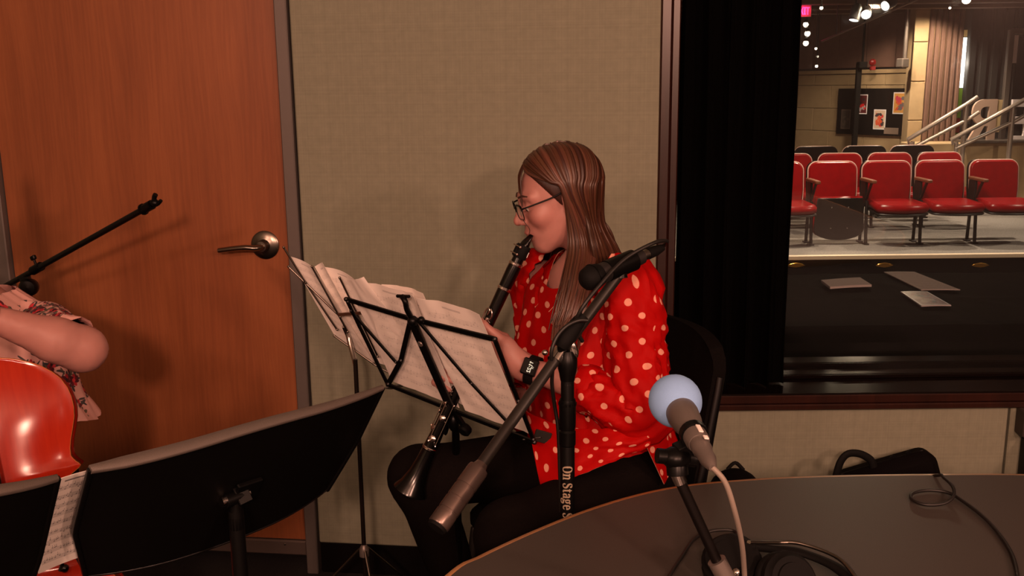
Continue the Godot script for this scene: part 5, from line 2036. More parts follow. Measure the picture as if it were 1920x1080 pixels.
	for k in 4:
		st = mb()
		var sx := (k - 1.5)
		tube(st, [xf * Vector3(sx * 0.010, 0.22, 0.068), xf * Vector3(sx * 0.0155, 0.385, 0.108), xf * Vector3(sx * 0.0075, 1.035, 0.040)], 0.0009, 6)
		obj("string", st, M.chrome, t)
	st = mb()
	slab(st, PackedVector2Array([Vector2(-0.045, 0), Vector2(-0.030, 0), Vector2(-0.026, 0.03), Vector2(0.026, 0.03), Vector2(0.030, 0), Vector2(0.045, 0), Vector2(0.036, 0.055), Vector2(0.030, 0.080), Vector2(0, 0.088), Vector2(-0.030, 0.080), Vector2(-0.036, 0.055)]), xf * Transform3D(Basis(Vector3(1, 0, 0), Vector3(0, 0, 1), Vector3(0, -1, 0)), Vector3(0, 0.392, 0.020)), 0.010)
	obj("bridge", st, M.edge, t)
	st = mb()
	bx(st, xf * Transform3D(Basis(Vector3.RIGHT, 0.22), Vector3(0, 0.115, 0.056)), Vector3(0.045, 0.22, 0.012), 0.005)
	obj("tailpiece", st, M.ebony, t)
	for s in [-1.0, 1.0]:
		st = mb()
		var fp := []
		for k in 21:
			var f := k / 20.0
			fp.append(xf * Vector3(s * (0.085 + 0.022 * sin((f - 0.5) * PI * 1.5) * -1.0), lerpf(0.315, 0.455, f), 0.026 - 0.010 * absf(f - 0.5)))
		tube(st, fp, 0.0042, 6)
		for q in [[0.109, 0.318], [0.061, 0.452]]:
			ball(st, xf * Vector3(s * q[0], q[1], 0.020), Vector3.ONE * 0.0085, Basis(), 10)
		obj("sound_hole", st, M.ebony, t)
	for k in 4:
		st = mb()
		var s := 1.0 if k % 2 else -1.0
		var py := 1.06 + 0.022 * k
		tube(st, [xf * Vector3(-s * 0.02, py, 0.0), xf * Vector3(s * 0.055, py, 0.0)], 0.005, 8)
		ball(st, xf * Vector3(s * 0.066, py, 0.0), Vector3(0.014, 0.012, 0.006), xf.basis, 10)
		obj("peg", st, M.ebony, t)
	st = mb()
	var e := xf * Vector3(0, 0, -0.06)
	var dn := -y
	var lng: float = (e.y - 0.004) / -dn.y
	tube(st, [e, e + dn * lng], [0.005, 0.004], 8)
	lathe(st, Transform3D(along(dn), e), [Vector2(0, -0.005), Vector2(0.014, -0.005), Vector2(0.012, 0.03), Vector2(0, 0.03)], 12)
	obj("endpin", st, M.chrome, t)

var reed: Transform3D
func build_clarinet(mouth: Vector3, facing: Vector3) -> void:
	var ring := at(805, 843, 2.03)
	var d := (ring - mouth).normalized()
	var front := (facing - d * facing.dot(d)).normalized()
	var side := d.cross(front)
	reed = Transform3D(Basis(side, d, front), mouth)
	var t := thing("clarinet", "black wooden clarinet with silver keys held by the player in red", "clarinet", mouth + d * 0.3)
	var st := mb()
	# beak: a wedge that thickens into a round shank
	var rows := []
	for k in 13:
		var f := k / 12.0
		var h := lerpf(-0.012, 0.064, f)
		var r := 0.0105 + 0.003 * f
		var row := PackedVector3Array()
		for j in 17:
			var a := TAU * j / 16.0
			var top := lerpf(-0.006, r, clampf((h + 0.012) / 0.034, 0.0, 1.0))
			row.append(reed * Vector3(cos(a) * r * lerpf(0.62, 1.0, clampf(f * 2.2, 0.0, 1.0)), h, clampf(sin(a) * r, -r, top)))
		rows.append(row)
	rings(st, rows)
	obj("mouthpiece", st, M.ebony, t)
	st = mb()
	lathe(st, reed, [Vector2(0.0118, 0.016), Vector2(0.0150, 0.016), Vector2(0.0158, 0.018), Vector2(0.0160, 0.044), Vector2(0.0150, 0.046), Vector2(0.0120, 0.046)], 24)
	bx(st, reed * Transform3D(Basis(), Vector3(0, 0.031, 0.0165)), Vector3(0.010, 0.026, 0.005), 0.001)
	obj("ligature", st, M.rubber, t)
	st = mb()
	for h in [0.022, 0.039]:
		tube(st, [reed * Vector3(-0.010, h, 0.0185), reed * Vector3(0.012, h, 0.0185)], 0.0018, 8)
		ball(st, reed * Vector3(-0.013, h, 0.0185), Vector3.ONE * 0.0034, Basis(), 8)
	bx(st, reed * Transform3D(Basis(Vector3.UP, 0.9), Vector3(-0.0125, 0.032, -0.0105)), Vector3(0.004, 0.013, 0.003), 0.001)
	obj("ligature_screw", st, M.silver, t)
	st = mb()
	lathe(st, reed, [Vector2(0.012, 0.062), Vector2(0.0148, 0.064), Vector2(0.0152, 0.078), Vector2(0.0147, 0.104), Vector2(0.0143, 0.118), Vector2(0.012, 0.118)], 28)
	obj("barrel", st, M.ebony, t)
	for h in [[0.057, 0.0150], [0.1165, 0.0148], [0.319, 0.0148], [0.513, 0.0168]]:
		st = mb()
		lathe(st, reed, [Vector2(0.010, h[0]), Vector2(h[1], h[0]), Vector2(h[1] + 0.0012, h[0] + 0.0015), Vector2(h[1] + 0.0012, h[0] + 0.0055), Vector2(h[1], h[0] + 0.007), Vector2(0.010, h[0] + 0.007)], 28)
		obj("ring", st, M.silver, t)
	st = mb()
	lathe(st, reed, [Vector2(0.010, 0.120), Vector2(0.0142, 0.122), Vector2(0.0132, 0.20), Vector2(0.0132, 0.318), Vector2(0.010, 0.320)], 28)
	obj("upper_joint", st, M.ebony, t)
	st = mb()
	lathe(st, reed, [Vector2(0.010, 0.326), Vector2(0.0135, 0.327), Vector2(0.0138, 0.46), Vector2(0.0162, 0.513), Vector2(0.010, 0.515)], 28)
	obj("lower_joint", st, M.ebony, t)
	st = mb()
	lathe(st, reed, [Vector2(0.012, 0.520), Vector2(0.0168, 0.521), Vector2(0.0180, 0.545), Vector2(0.0225, 0.580), Vector2(0.0300, 0.606), Vector2(0.0385, 0.622), Vector2(0.0395, 0.626), Vector2(0.0375, 0.626), Vector2(0.0280, 0.604), Vector2(0.018, 0.570), Vector2(0.012, 0.53)], 36)
	obj("bell", st, M.ebony, t)
	# keys: rods on posts with cups over the tone holes
	for q in [[0.205, 0.30, 0.25, 0.0175], [0.215, 0.312, -0.9, 0.0170], [0.335, 0.50, 0.35, 0.0185], [0.345, 0.47, -0.85, 0.0180], [0.40, 0.505, 1.35, 0.0190]]:
		st = mb()
		var a: float = q[2]
		var off = Vector3(-sin(a), 0, cos(a)) * q[3]
		tube(st, [reed * (off + Vector3(0, q[0], 0)), reed * (off + Vector3(0, q[1], 0))], 0.0013, 8)
		for h in [q[0] + 0.002, q[1] - 0.002]:
			tube(st, [reed * (off * 0.7 + Vector3(0, h, 0)), reed * (off * 1.06 + Vector3(0, h, 0))], 0.0019, 8)
			ball(st, reed * (off * 1.08 + Vector3(0, h, 0)), Vector3.ONE * 0.0026, Basis(), 8)
		obj("key_rod", st, M.silver, t)
	for q in [[0.212, 0.0, 0.0050], [0.196, 0.5, 0.0042], [0.236, -0.4, 0.0052], [0.262, 0.0, 0.0052], [0.288, 0.0, 0.0052], [0.350, 0.0, 0.0056], [0.378, 0.0, 0.0056], [0.406, 0.0, 0.0056], [0.440, 0.75, 0.0075], [0.468, -0.3, 0.0085], [0.492, 0.6, 0.0085], [0.430, -1.0, 0.0060]]:
		st = mb()
		var a: float = q[1]
		var b := Basis(reed.basis.x * cos(a) + reed.basis.z * sin(a), reed.basis.z * cos(a) - reed.basis.x * sin(a), -reed.basis.y)
		var c := reed * (Vector3(-sin(a), 0, cos(a)) * 0.0138 + Vector3(0, q[0], 0))
		lathe(st, Transform3D(b, c), [Vector2(0, 0.001), Vector2(q[2], 0.001), Vector2(q[2], 0.003), Vector2(q[2] * 0.7, 0.0046), Vector2(0, 0.005)], 16)
		bar(st, c + b.y * 0.0042, reed * (Vector3(-sin(a + 0.55), 0, cos(a + 0.55)) * 0.0178 + Vector3(0, q[0] + 0.006, 0)), 0.0034, 0.0016, b.y, 0.0005)
		obj("key", st, M.silver, t)
	st = mb()
	tube(st, smooth_path([reed * Vector3(-0.006, 0.186, 0.0165), reed * Vector3(-0.010, 0.178, 0.019), reed * Vector3(-0.006, 0.172, 0.0205), reed * Vector3(0.003, 0.180, 0.019), reed * Vector3(0.003, 0.205, 0.0175)], 4), 0.0020, 8)
	tube(st, smooth_path([reed * Vector3(-0.012, 0.195, 0.010), reed * Vector3(-0.016, 0.186, 0.012), reed * Vector3(-0.013, 0.176, 0.015), reed * Vector3(-0.008, 0.172, 0.0165)], 4), 0.0018, 8)
	obj("throat_key", st, M.silver, t)

func build_chair_and_bags() -> void:
	# stacking chair under the clarinettist, turned as she sits
	var lft := Vector3(0.544, 0, 0.839)
	var fwd := Vector3(-0.839, 0, 0.544)
	var pel := at(1150, 885, 2.10)
	var c := Vector3(pel.x, 0, pel.z)
	var t := thing("stacking_chair", "black upholstered chair under the clarinettist", "chair", c)
	var xf := Transform3D(Basis(lft, Vector3.UP, fwd), c)
	var st := mb()
	slab(st, rounded_rect(0.46, 0.45, 0.07), xf * Transform3D(Basis(Vector3(1, 0, 0), Vector3(0, 0, -1), Vector3(0, 1, 0)), Vector3(0, 0.405, 0.06)), 0.055, 0.018)
	obj("seat", st, M.chair_cloth, t)
	# the back: near corner where it shows beside her
	var nt := at(1364, 640, 1.985)
	var top_y := nt.y
	var b0: float = (nt - c).dot(lft)
	var bz: float = (nt - c).dot(fwd)
	st = mb()
	var bw := 0.47
	sheet(st, 20, 20, func(u, v):
		var s = u * 2.0 - 1.0
		var edge: float = 1.0 - 0.10 * pow(maxf(absf(v * 2.0 - 1.0) - 0.75, 0.0) / 0.25, 2.2)
		var hgt := lerpf(top_y + 0.012 - 0.03 * pow(absf(s), 4.0), 0.47, v)
		return xf * Vector3(b0 - bw * 0.5 + s * bw * 0.5 * edge, hgt, bz + 0.03 - 0.045 * (1.0 - s * s) + 0.08 * v), 0.030)
	obj("backrest", st, M.chair_cloth, t)
	for s in [[b0 + 0.004, 1.0], [b0 - bw - 0.004, -1.0]]:
		st = mb()
		tube(st, smooth_path([xf * Vector3(s[0], top_y - 0.075, bz + 0.022), xf * Vector3(s[0], 0.62, bz + 0.065), xf * Vector3(s[0] - s[1] * 0.005, 0.42, bz + 0.095), xf * Vector3(s[0], 0.012, bz + 0.01)], 5), 0.0105, 10, 1.0)
		obj("back_frame", st, M.black_metal, t)
	for s in [-1.0, 1.0]:
		st = mb()
		tube(st, smooth_path([xf * Vector3(s * 0.20, 0.40, -0.14), xf * Vector3(s * 0.215, 0.39, 0.20), xf * Vector3(s * 0.218, 0.35, 0.255), xf * Vector3(s * 0.22, 0.012, 0.26)], 5), 0.010, 10)
		obj("leg", st, M.boom, t)
	# round stool under the cellist
	var sc := Vector3(-1.28, 0, -2.27)
	var stool := thing("round_stool", "black round stool under the cellist", "stool", sc)
	st = mb()
	lathe(st, Transform3D(Basis(), sc), [Vector2(0, 0.325), Vector2(0.155, 0.325), Vector2(0.165, 0.335), Vector2(0.165, 0.358), Vector2(0.150, 0.370), Vector2(0, 0.372)], 28)
	obj("seat", st, M.chair_cloth, stool)
	for k in 4:
		var a := TAU * (k + 0.5) / 4.0
		st = mb()
		tube(st, [sc + Vector3(cos(a) * 0.10, 0.328, sin(a) * 0.10), sc + Vector3(cos(a) * 0.155, 0.004, sin(a) * 0.155)], 0.010, 8)
		obj("leg", st, M.black_metal, stool)

	# soft case leaning on the wall under the window
	var cp := at(1690, 872, 2.44)
	var case_x := Transform3D(Basis(Vector3.BACK, deg_to_rad(17.0)) * Basis(Vector3.RIGHT, -0.06), cp)
	var bag := thing("laptop_bag", "black soft case with a carry handle leaning under the window", "bag", Vector3(cp.x, 0, cp.z))
	var tilt := case_x * Transform3D(Basis(), Vector3(-0.045, -0.187, -0.05))
	st = mb()
	slab(st, rounded_rect(0.27, 0.42, 0.035), tilt, 0.085, 0.020)
	obj("body", st, M.bag, bag)
	st = mb()
	tube(st, [tilt * Vector3(-0.115, 0.2075, 0.045), tilt * Vector3(0.11, 0.2075, 0.045)], 0.0035, 8)
	for q in [0.03, 0.075]:
		bx(st, tilt * Transform3D(Basis(Vector3.BACK, 0.4), Vector3(q, 0.214, 0.045)), Vector3(0.016, 0.010, 0.004), 0.001)
	obj("zip", st, M.plastic, bag)
	st = mb()
	var hp := []
	for q in [[1638, 876], [1632, 862], [1612, 851], [1590, 851], [1576, 866], [1568, 892], [1566, 905]]:
		hp.append(at(q[0], q[1], 2.40))
	tube(st, smooth_path(hp, 5), 0.0105, 10, 0.6, Vector3(0, 0, 1))
	obj("handle", st, M.rubber, bag)
	# a small dark bag on the floor behind the chair
	var sp := at(1388, 905, 2.30)
	var f := Field.new(Vector3(sp.x - 0.16, -0.02, sp.z - 0.14), Vector3(sp.x + 0.16, sp.y + 0.09, sp.z + 0.14), 0.012)
	f.capsule(Vector3(sp.x - 0.045, 0.085, sp.z), Vector3(sp.x + 0.045, 0.085, sp.z), 0.085, 0.085, 0.02)
	f.capsule(Vector3(sp.x - 0.02, 0.1, sp.z), Vector3(sp.x - 0.012, sp.y - 0.035, sp.z), 0.080, 0.070, 0.08)
	f.ellipsoid(Vector3(sp.x + 0.02, sp.y * 0.6, sp.z + 0.07), Basis(), Vector3(0.05, 0.09, 0.03), 0.03)
	st = mb()
	f.add_to(st)
	var ruck := thing("rucksack", "small rounded black rucksack on the floor behind the chair", "bag", Vector3(sp.x, 0, sp.z))
	obj("body", st, M.bag, ruck)
	st = mb()
	tube(st, smooth_path([Vector3(sp.x - 0.03, sp.y + 0.028, sp.z - 0.02), Vector3(sp.x - 0.01, sp.y + 0.046, sp.z - 0.02), Vector3(sp.x + 0.012, sp.y + 0.026, sp.z - 0.02)], 5), 0.005, 8)
	obj("loop", st, M.rubber, ruck)

# ---------------------------------------------------------------- people
const SKIN := Color(0.415, 0.196, 0.168)
const LIPS := Color(0.36, 0.110, 0.105)

func skin_at(p: Vector3) -> Color:
	# head axes: x left, y up, z forward
	var c := SKIN
	var mouth := exp(-pow(p.x / 0.020, 2.0) - pow((p.y + 0.0665) / 0.0085, 2.0)) * (1.0 if p.z > 0.07 else 0.0)
	c = c.lerp(LIPS, clampf(mouth * 1.2, 0.0, 1.0))
	var flush := exp(-pow((absf(p.x) - 0.045) / 0.022, 2.0) - pow((p.y + 0.025) / 0.024, 2.0)) + exp(-pow(p.x / 0.014, 2.0) - pow((p.y + 0.030) / 0.014, 2.0)) * (1.0 if p.z > 0.09 else 0.0)
	return c.lerp(Color(0.40, 0.140, 0.120), clampf(flush * 0.5, 0.0, 0.6))

func head_shape(st: SurfaceTool, hx: Transform3D, cell: float) -> void:
	var f := Field.new(Vector3(-0.10, -0.17, -0.135), Vector3(0.10, 0.125, 0.145), cell)
	var I := Basis()
	f.ellipsoid(Vector3(0, 0.022, -0.012), I, Vector3(0.0735, 0.0865, 0.0930), 0.01)
	f.ellipsoid(Vector3(0, -0.028, 0.026), I, Vector3(0.0600, 0.078, 0.0620), 0.03)
	f.ellipsoid(Vector3(0, -0.078, 0.042), I, Vector3(0.040, 0.032, 0.042), 0.03)
	f.ellipsoid(Vector3(0, -0.100, 0.070), I, Vector3(0.019, 0.016, 0.017), 0.022)
	for s in [-1.0, 1.0]:
		f.capsule(Vector3(s * 0.053, -0.050, 0.000), Vector3(s * 0.018, -0.098, 0.062), 0.017, 0.014, 0.030)
		f.ellipsoid(Vector3(s * 0.041, -0.026, 0.060), I, Vector3(0.023, 0.022, 0.022), 0.022)
		f.capsule(Vector3(s * 0.012, 0.024, 0.080), Vector3(s * 0.045, 0.022, 0.066), 0.010, 0.010, 0.016)
	f.ellipsoid(Vector3(0, -0.056, 0.076), I, Vector3(0.027, 0.024, 0.020), 0.018)
	for s in [-1.0, 1.0]:
		f.ellipsoid(Vector3(s * 0.031, 0.004, 0.096), I, Vector3(0.018, 0.012, 0.016), 0.014, true)
		f.ellipsoid(Vector3(s * 0.031, 0.003, 0.0735), I, Vector3(0.0135, 0.0115, 0.0125), 0.005)
	f.capsule(Vector3(0, 0.014, 0.083), Vector3(0, -0.024, 0.1065), 0.0078, 0.0098, 0.012)
	f.ellipsoid(Vector3(0, -0.029, 0.1085), I, Vector3(0.0105, 0.0100, 0.0105), 0.007)
	for s in [-1.0, 1.0]:
		f.ellipsoid(Vector3(s * 0.0115, -0.033, 0.0980), I, Vector3(0.0075, 0.0070, 0.0100), 0.006)
		f.ellipsoid(Vector3(s * 0.0060, -0.0415, 0.1020), I, Vector3(0.0036, 0.0036, 0.0050), 0.003, true)
	f.ellipsoid(Vector3(0, -0.0610, 0.0945), I, Vector3(0.0200, 0.0056, 0.0080), 0.006)
	f.ellipsoid(Vector3(0, -0.0735, 0.0925), I, Vector3(0.0175, 0.0062, 0.0080), 0.006)
	f.ellipsoid(Vector3(0, -0.0670, 0.1020), I, Vector3(0.0150, 0.0016, 0.0060), 0.003, true)
	for s in [-1.0, 1.0]:
		var eb := Basis(Vector3.UP, s * 0.35) * Basis(Vector3.RIGHT, -0.2)
		f.ellipsoid(Vector3(s * 0.0750, -0.002, -0.010), eb, Vector3(0.0085, 0.0300, 0.0175), 0.006)
		f.ellipsoid(Vector3(s * 0.0835, 0.002, -0.006), eb, Vector3(0.0050, 0.0180, 0.0095), 0.005, true)
		f.ellipsoid(Vector3(s * 0.0740, -0.028, -0.003), I, Vector3(0.0060, 0.0090, 0.0080), 0.005)
	f.capsule(Vector3(0, -0.050, -0.018), Vector3(0, -0.19, -0.045), 0.050, 0.050, 0.030)
	f.add_to(st, skin_at, hx)

# a hand: wrist, then five chains of joints, thumb first
func hand_shape(st: SurfaceTool, wrist: Vector3, chains: Array) -> void:
	var lo := wrist
	var hi := wrist
	for c in chains:
		for p in c:
			lo = lo.min(p)
			hi = hi.max(p)
	var f := Field.new(lo - Vector3.ONE * 0.035, hi + Vector3.ONE * 0.035, 0.0032)
	var r0 := [0.0115, 0.0098, 0.0100, 0.0096, 0.0084]
	for k in 5:
		var c: Array = chains[k]
		f.capsule(wrist, c[0], 0.0185, r0[k] * (1.45 if k > 0 else 1.3), 0.022)
		for i in c.size() - 1:
			var g: float = 1.0 - 0.10 * i
			f.capsule(c[i], c[i + 1], r0[k] * g * 1.02, r0[k] * (g - 0.10), 0.006)
			f.ellipsoid(c[i], Basis(), Vector3.ONE * r0[k] * g * 1.06, 0.005)
	for k in range(1, 4):
		f.capsule(chains[k][0].lerp(wrist, 0.1), chains[k + 1][0].lerp(wrist, 0.1), 0.0125, 0.0120, 0.012)
	f.add_to(st, func(_p): return SKIN)

func torso_cloth(st: SurfaceTool, hip: Vector3, neck: Vector3, lft: Vector3, fwd: Vector3, wide: Array, deep: Array, push: Array, hem: Callable, top: Callable, fold: float, seed_at: int) -> void:
	var n := 96
	var nv := 48
	var nz := noise(seed_at, 1.0, 3)
	var rows := []
	var uvs := []
	for i in nv + 1:
		var v := float(i) / nv
		var row := PackedVector3Array()
		var uv := []
		for j in n + 1:
			var a := TAU * (j % n) / n
			var y: float = lerpf(hem.call(a), top.call(a), v)
			var h := (y - hip.y) / (neck.y - hip.y)
			var c := hip.lerp(neck, h)
			var ca := cos(a)
			var sa := sin(a)
			var ex := 0.88
			var x := signf(ca) * pow(absf(ca), ex) * knots(wide, h)
			var z := signf(sa) * pow(absf(sa), ex) * knots(deep, h) + knots(push, h)
			if sa > 0.0:
				z += 0.030 * exp(-pow((h - 0.60) / 0.15, 2.0)) * (exp(-pow((ca - 0.45) / 0.32, 2.0)) + exp(-pow((ca + 0.45) / 0.32, 2.0)))
			var q := Vector3(cos(a) * 1.3, y * 2.4, sin(a) * 1.3)
			var w := (nz.get_noise_3d(q.x * 2.2, q.y * 0.8, q.z * 2.2) * 1.3 + nz.get_noise_3d(q.x * 5.0, q.y * 2.2 + 7.0, q.z * 5.0) * 0.6) * fold * clampf(1.15 - h * 0.6, 0.4, 1.2)
			row.append(c + lft * x + fwd * z + (lft * ca + fwd * sa) * w)
			uv.append(Vector2(TAU * j / n * 0.165, -y))
		rows.append(row)
		uvs.append(uv)
	rings(st, rows, false, false, uvs)

func sleeve(st: SurfaceTool, pts: Array, radius: Array, fold: float, seed_at: int, hint: Vector3) -> void:
	var path := smooth_path(pts, 10)
	var nz := noise(seed_at, 1.0, 3)
	var rows := []
	var uvs := []
	var n := 48
	var x := Vector3.ZERO
	var run := 0.0
	for i in path.size():
		var t: Vector3 = (path[min(i + 1, path.size() - 1)] - path[max(i - 1, 0)]).normalized()
		if i == 0:
			x = along(t, hint).x
		else:
			x = (x - t * x.dot(t)).normalized()
			run += path[i].distance_to(path[i - 1])
		var zz := x.cross(t)
		var f := float(i) / (path.size() - 1) * (radius.size() - 1)
		var r := lerpf(radius[int(f)], radius[min(int(f) + 1, radius.size() - 1)], f - int(f))
		var row := PackedVector3Array()
		var uv := []
		for j in n + 1:
			var a := TAU * (j % n) / n
			var w := (nz.get_noise_3d(cos(a) * 1.6, run * 9.0, sin(a) * 1.6) * 1.2 + nz.get_noise_3d(cos(a) * 2.4, run * 30.0 + a * 0.3, sin(a) * 2.4) * 0.7) * fold
			row.append(path[i] + (x * cos(a) + zz * sin(a)) * (r + w))
			uv.append(Vector2(TAU * j / n * 0.055 + 0.3, run))
		rows.append(row)
		uvs.append(uv)
	rings(st, rows, false, false, uvs)

func hair_lock(st: SurfaceTool, pts: Array, width: float, c: Color, taper := 0.35) -> void:
	var path := smooth_path(pts, 5)
	var rows := []
	var x := Vector3.ZERO
	for i in path.size():
		var t: Vector3 = (path[min(i + 1, path.size() - 1)] - path[max(i - 1, 0)]).normalized()
		if i == 0:
			x = along(t).x
		else:
			x = (x - t * x.dot(t)).normalized()
		var f := float(i) / (path.size() - 1)
		var r: float = width * (1.0 - (1.0 - taper) * pow(f, 2.5)) * (0.75 if i == 0 else 1.0)
		rows.append(ring_at(path[i], x * r, x.cross(t) * r * 0.6, 6))
	st.set_color(c)
	rings(st, rows)

func build_clarinettist() -> void:
	var hip := at(1150, 885, 2.10)
	var neck := at(1082, 500, 2.14)
	var sl := at(1176, 540, 2.00)
	var sr := at(1014, 524, 2.26)
	var el := at(1203, 762, 1.905)
	var wl := at(986, 690, 2.00)
	var er := at(1010, 770, 2.31)
	var wr := at(905, 735, 2.13)
	var lft := Vector3(0.544, 0, 0.839)
	var fwd := Vector3(-0.839, 0, 0.544)
	var hl := hip + lft * 0.095
	var hr := hip - lft * 0.095
	var kr := at(786, 893, 2.12)
	var kl := at(958, 1004, 1.76)
	var ar := at(892, 1185, 2.16)
	var al := Vector3(kl.x + 0.05, 0.09, kl.z - 0.05)
	ar.y = 0.09
	# head axes: x left, y up, z forward
	var yaw := deg_to_rad(9.0)
	var pit := deg_to_rad(17.0)
	var z := Vector3(-cos(yaw) * cos(pit), -sin(pit), sin(yaw) * cos(pit))
	var x := Vector3.UP.cross(z).normalized()
	var k := 0.93
	var hb := Basis(x, z.cross(x), z).scaled_local(Vector3.ONE * k)
	var hx := Transform3D(hb, at(964, 419, 2.10) - hb * Vector3(0, -0.030, 0.119))

	var t := thing("person", "seated person in a red dotted blouse and glasses playing the clarinet", "person", Vector3(hip.x, 0, hip.z))
	# the body: one surface from head to feet
	var st := mb()
	var f := Field.new(Vector3(-0.40, -0.02, -2.46), Vector3(0.46, 1.16, -1.58), 0.0125)
	var nb := hx * Vector3(0, -0.15, -0.042)
	f.capsule(nb, neck + Vector3(0, -0.02, 0), 0.047, 0.055, 0.03)
	f.capsule(hip, neck + Vector3(0, -0.11, 0), 0.115, 0.070, 0.05)
	f.capsule(sl, sr, 0.040, 0.040, 0.04)
	f.capsule(hl, hr, 0.090, 0.090, 0.05)
	for a in [[sl, el, wl], [sr, er, wr]]:
		f.capsule(a[0], a[1], 0.043, 0.036, 0.03)
		f.capsule(a[1], a[1].lerp(a[2], 0.35), 0.035, 0.0375, 0.02)
		f.capsule(a[1].lerp(a[2], 0.35), a[2], 0.0375, 0.0235, 0.02)
	for a in [[hl, kl, al], [hr, kr, ar]]:
		f.capsule(a[0], a[1], 0.070, 0.050, 0.04)
		f.capsule(a[1], a[2], 0.045, 0.032, 0.03)
	f.add_to(st, func(_p): return SKIN)
	head_shape(st, hx, 0.0032)
	# left hand on the upper joint, right hand on the lower one
	var cl := reed * Vector3(0, 0.215, 0)
	var ax := reed.basis.y
	var fr := reed.basis.z
	var sd := reed.basis.x
	if sd.z < 0:
		sd = -sd
	# sd points to the camera side of the clarinet
	var mcp := at(950, 643, 2.005)
	var chains := [[at(968, 664, 2.035), at(946, 634, 2.075), cl + ax * 0.004 - fr * 0.024 + sd * 0.004]]
	for i in 4:
		var m := mcp + ax * 0.019 * i - Vector3(0, 0, 0.004) * i * i * 0.4
		var tip := reed * Vector3(0, 0.205 + 0.024 * i, 0.020)
		var pip := at(906.0 - 6.0 * i, 609.0 + 20.0 * i, 2.012)
		chains.append([m, pip, pip.lerp(tip, 0.55) + fr * 0.014, tip])
	hand_shape(st, wl, chains)
	var cr := reed * Vector3(0, 0.33, 0)
	var rm := at(880, 700, 2.105)
	chains = [[at(898, 716, 2.12), at(886, 695, 2.11), cr - fr * 0.022 - ax * 0.02]]
	for i in 4:
		var m := rm + ax * 0.019 * i + Vector3(-0.004, 0.01, 0.0)
		var tip := reed * Vector3(0, 0.312 + 0.021 * i, 0.021)
		var pip := tip - sd * 0.030 + fr * 0.020
		chains.append([m - sd * 0.02, pip, pip.lerp(tip, 0.55) + fr * 0.010, tip])
	hand_shape(st, wr, chains)
	obj("body", st, M.skin, t)

	# eyes, lids half lowered towards the page
	for s in [-1.0, 1.0]:
		st = mb()
		ball(st, hx * Vector3(s * 0.031, 0.0008, 0.0745), Vector3.ONE * 0.0120 * k, hb.orthonormalized(), 16)
		var eye := obj("eye", st, M.eye_white, t)
		st = mb()
		ball(st, hx * Vector3(s * 0.031, -0.0028, 0.0818), Vector3(0.0055, 0.0055, 0.0052) * k, hb.orthonormalized(), 12)
		obj("iris", st, M.iris, eye)
		st = mb()
		tube(st, [hx * Vector3(s * 0.014, 0.027, 0.0925), hx * Vector3(s * 0.030, 0.031, 0.0865), hx * Vector3(s * 0.046, 0.027, 0.0755)], [0.0022, 0.0028, 0.0014], 6)
		st.set_color(Color(0.06, 0.025, 0.016))
		obj("eyebrow", st, mat(Color(0.24, 0.14, 0.10), 0.7), t)

	# blouse: body, sleeves with turned cuffs, collar, draped tail
	st = mb()
	var wide := [Vector2(-0.1, 0.205), Vector2(0.15, 0.195), Vector2(0.4, 0.168), Vector2(0.62, 0.172), Vector2(0.82, 0.176), Vector2(0.92, 0.150), Vector2(0.98, 0.098), Vector2(1.04, 0.062), Vector2(1.12, 0.052)]
	var deep := [Vector2(-0.1, 0.165), Vector2(0.15, 0.158), Vector2(0.4, 0.132), Vector2(0.62, 0.125), Vector2(0.82, 0.108), Vector2(0.92, 0.090), Vector2(0.98, 0.075), Vector2(1.04, 0.060), Vector2(1.12, 0.052)]
	var push := [Vector2(-0.1, 0.0), Vector2(0.3, 0.012), Vector2(0.6, 0.004), Vector2(0.85, -0.006), Vector2(1.0, -0.006), Vector2(1.12, 0.0)]
	torso_cloth(st, hip, neck, lft, fwd, wide, deep, push,
		func(a): return 0.630 + 0.035 * pow(absf(cos(a)), 3.0) - 0.03 * maxf(-sin(a), 0.0),
		func(a): return neck.y + 0.022 - 0.060 * pow(maxf(sin(a), 0.0), 5.0),
		0.013, 21)
	var cuff := el.lerp(wl, 0.50)
	sleeve(st, [sl - lft * 0.045 + Vector3(0, 0.012, 0), sl + lft * 0.012, sl.lerp(el, 0.35) + lft * 0.006, sl.lerp(el, 0.72), el + Vector3(0.004, -0.012, 0.0), el.lerp(wl, 0.18) + Vector3(0, -0.012, 0), el.lerp(wl, 0.36), cuff], [0.060, 0.066, 0.064, 0.062, 0.064, 0.060, 0.056, 0.046], 0.013, 5, Vector3.FORWARD)
	var cuff_r := er.lerp(wr, 0.45)
	sleeve(st, [sr + lft * 0.045 + Vector3(0, 0.012, 0), sr - lft * 0.010, sr.lerp(er, 0.5), er + Vector3(0, -0.012, 0), er.lerp(wr, 0.25), cuff_r], [0.060, 0.064, 0.060, 0.060, 0.056, 0.046], 0.012, 6, Vector3.FORWARD)
	for e in [[cuff, (wl - el).normalized()], [cuff_r, (wr - er).normalized()]]:
		sleeve(st, [e[0] - e[1] * 0.030, e[0] - e[1] * 0.015, e[0], e[0] + e[1] * 0.012], [0.050, 0.0515, 0.050, 0.047], 0.003, 9, Vector3.FORWARD)
	# the front tail lies over the lap
	var tops := [[986, 770, 2.04], [1030, 790, 1.98], [1090, 805, 1.92], [1150, 800, 1.88], [1222, 790, 1.87]]
	var bots := [[1020, 944, 1.865], [1060, 905, 1.855], [1110, 880, 1.85], [1160, 860, 1.85], [1218, 838, 1.865]]
	var rt := []
	var rb := []
	for i in 5:
		rt.append(at(tops[i][0], tops[i][1], tops[i][2]))
		rb.append(at(bots[i][0], bots[i][1], bots[i][2]))
	var pt := smooth_path(rt, 6)
	var pb := smooth_path(rb, 6)
	var nz := noise(77, 1.0, 2)
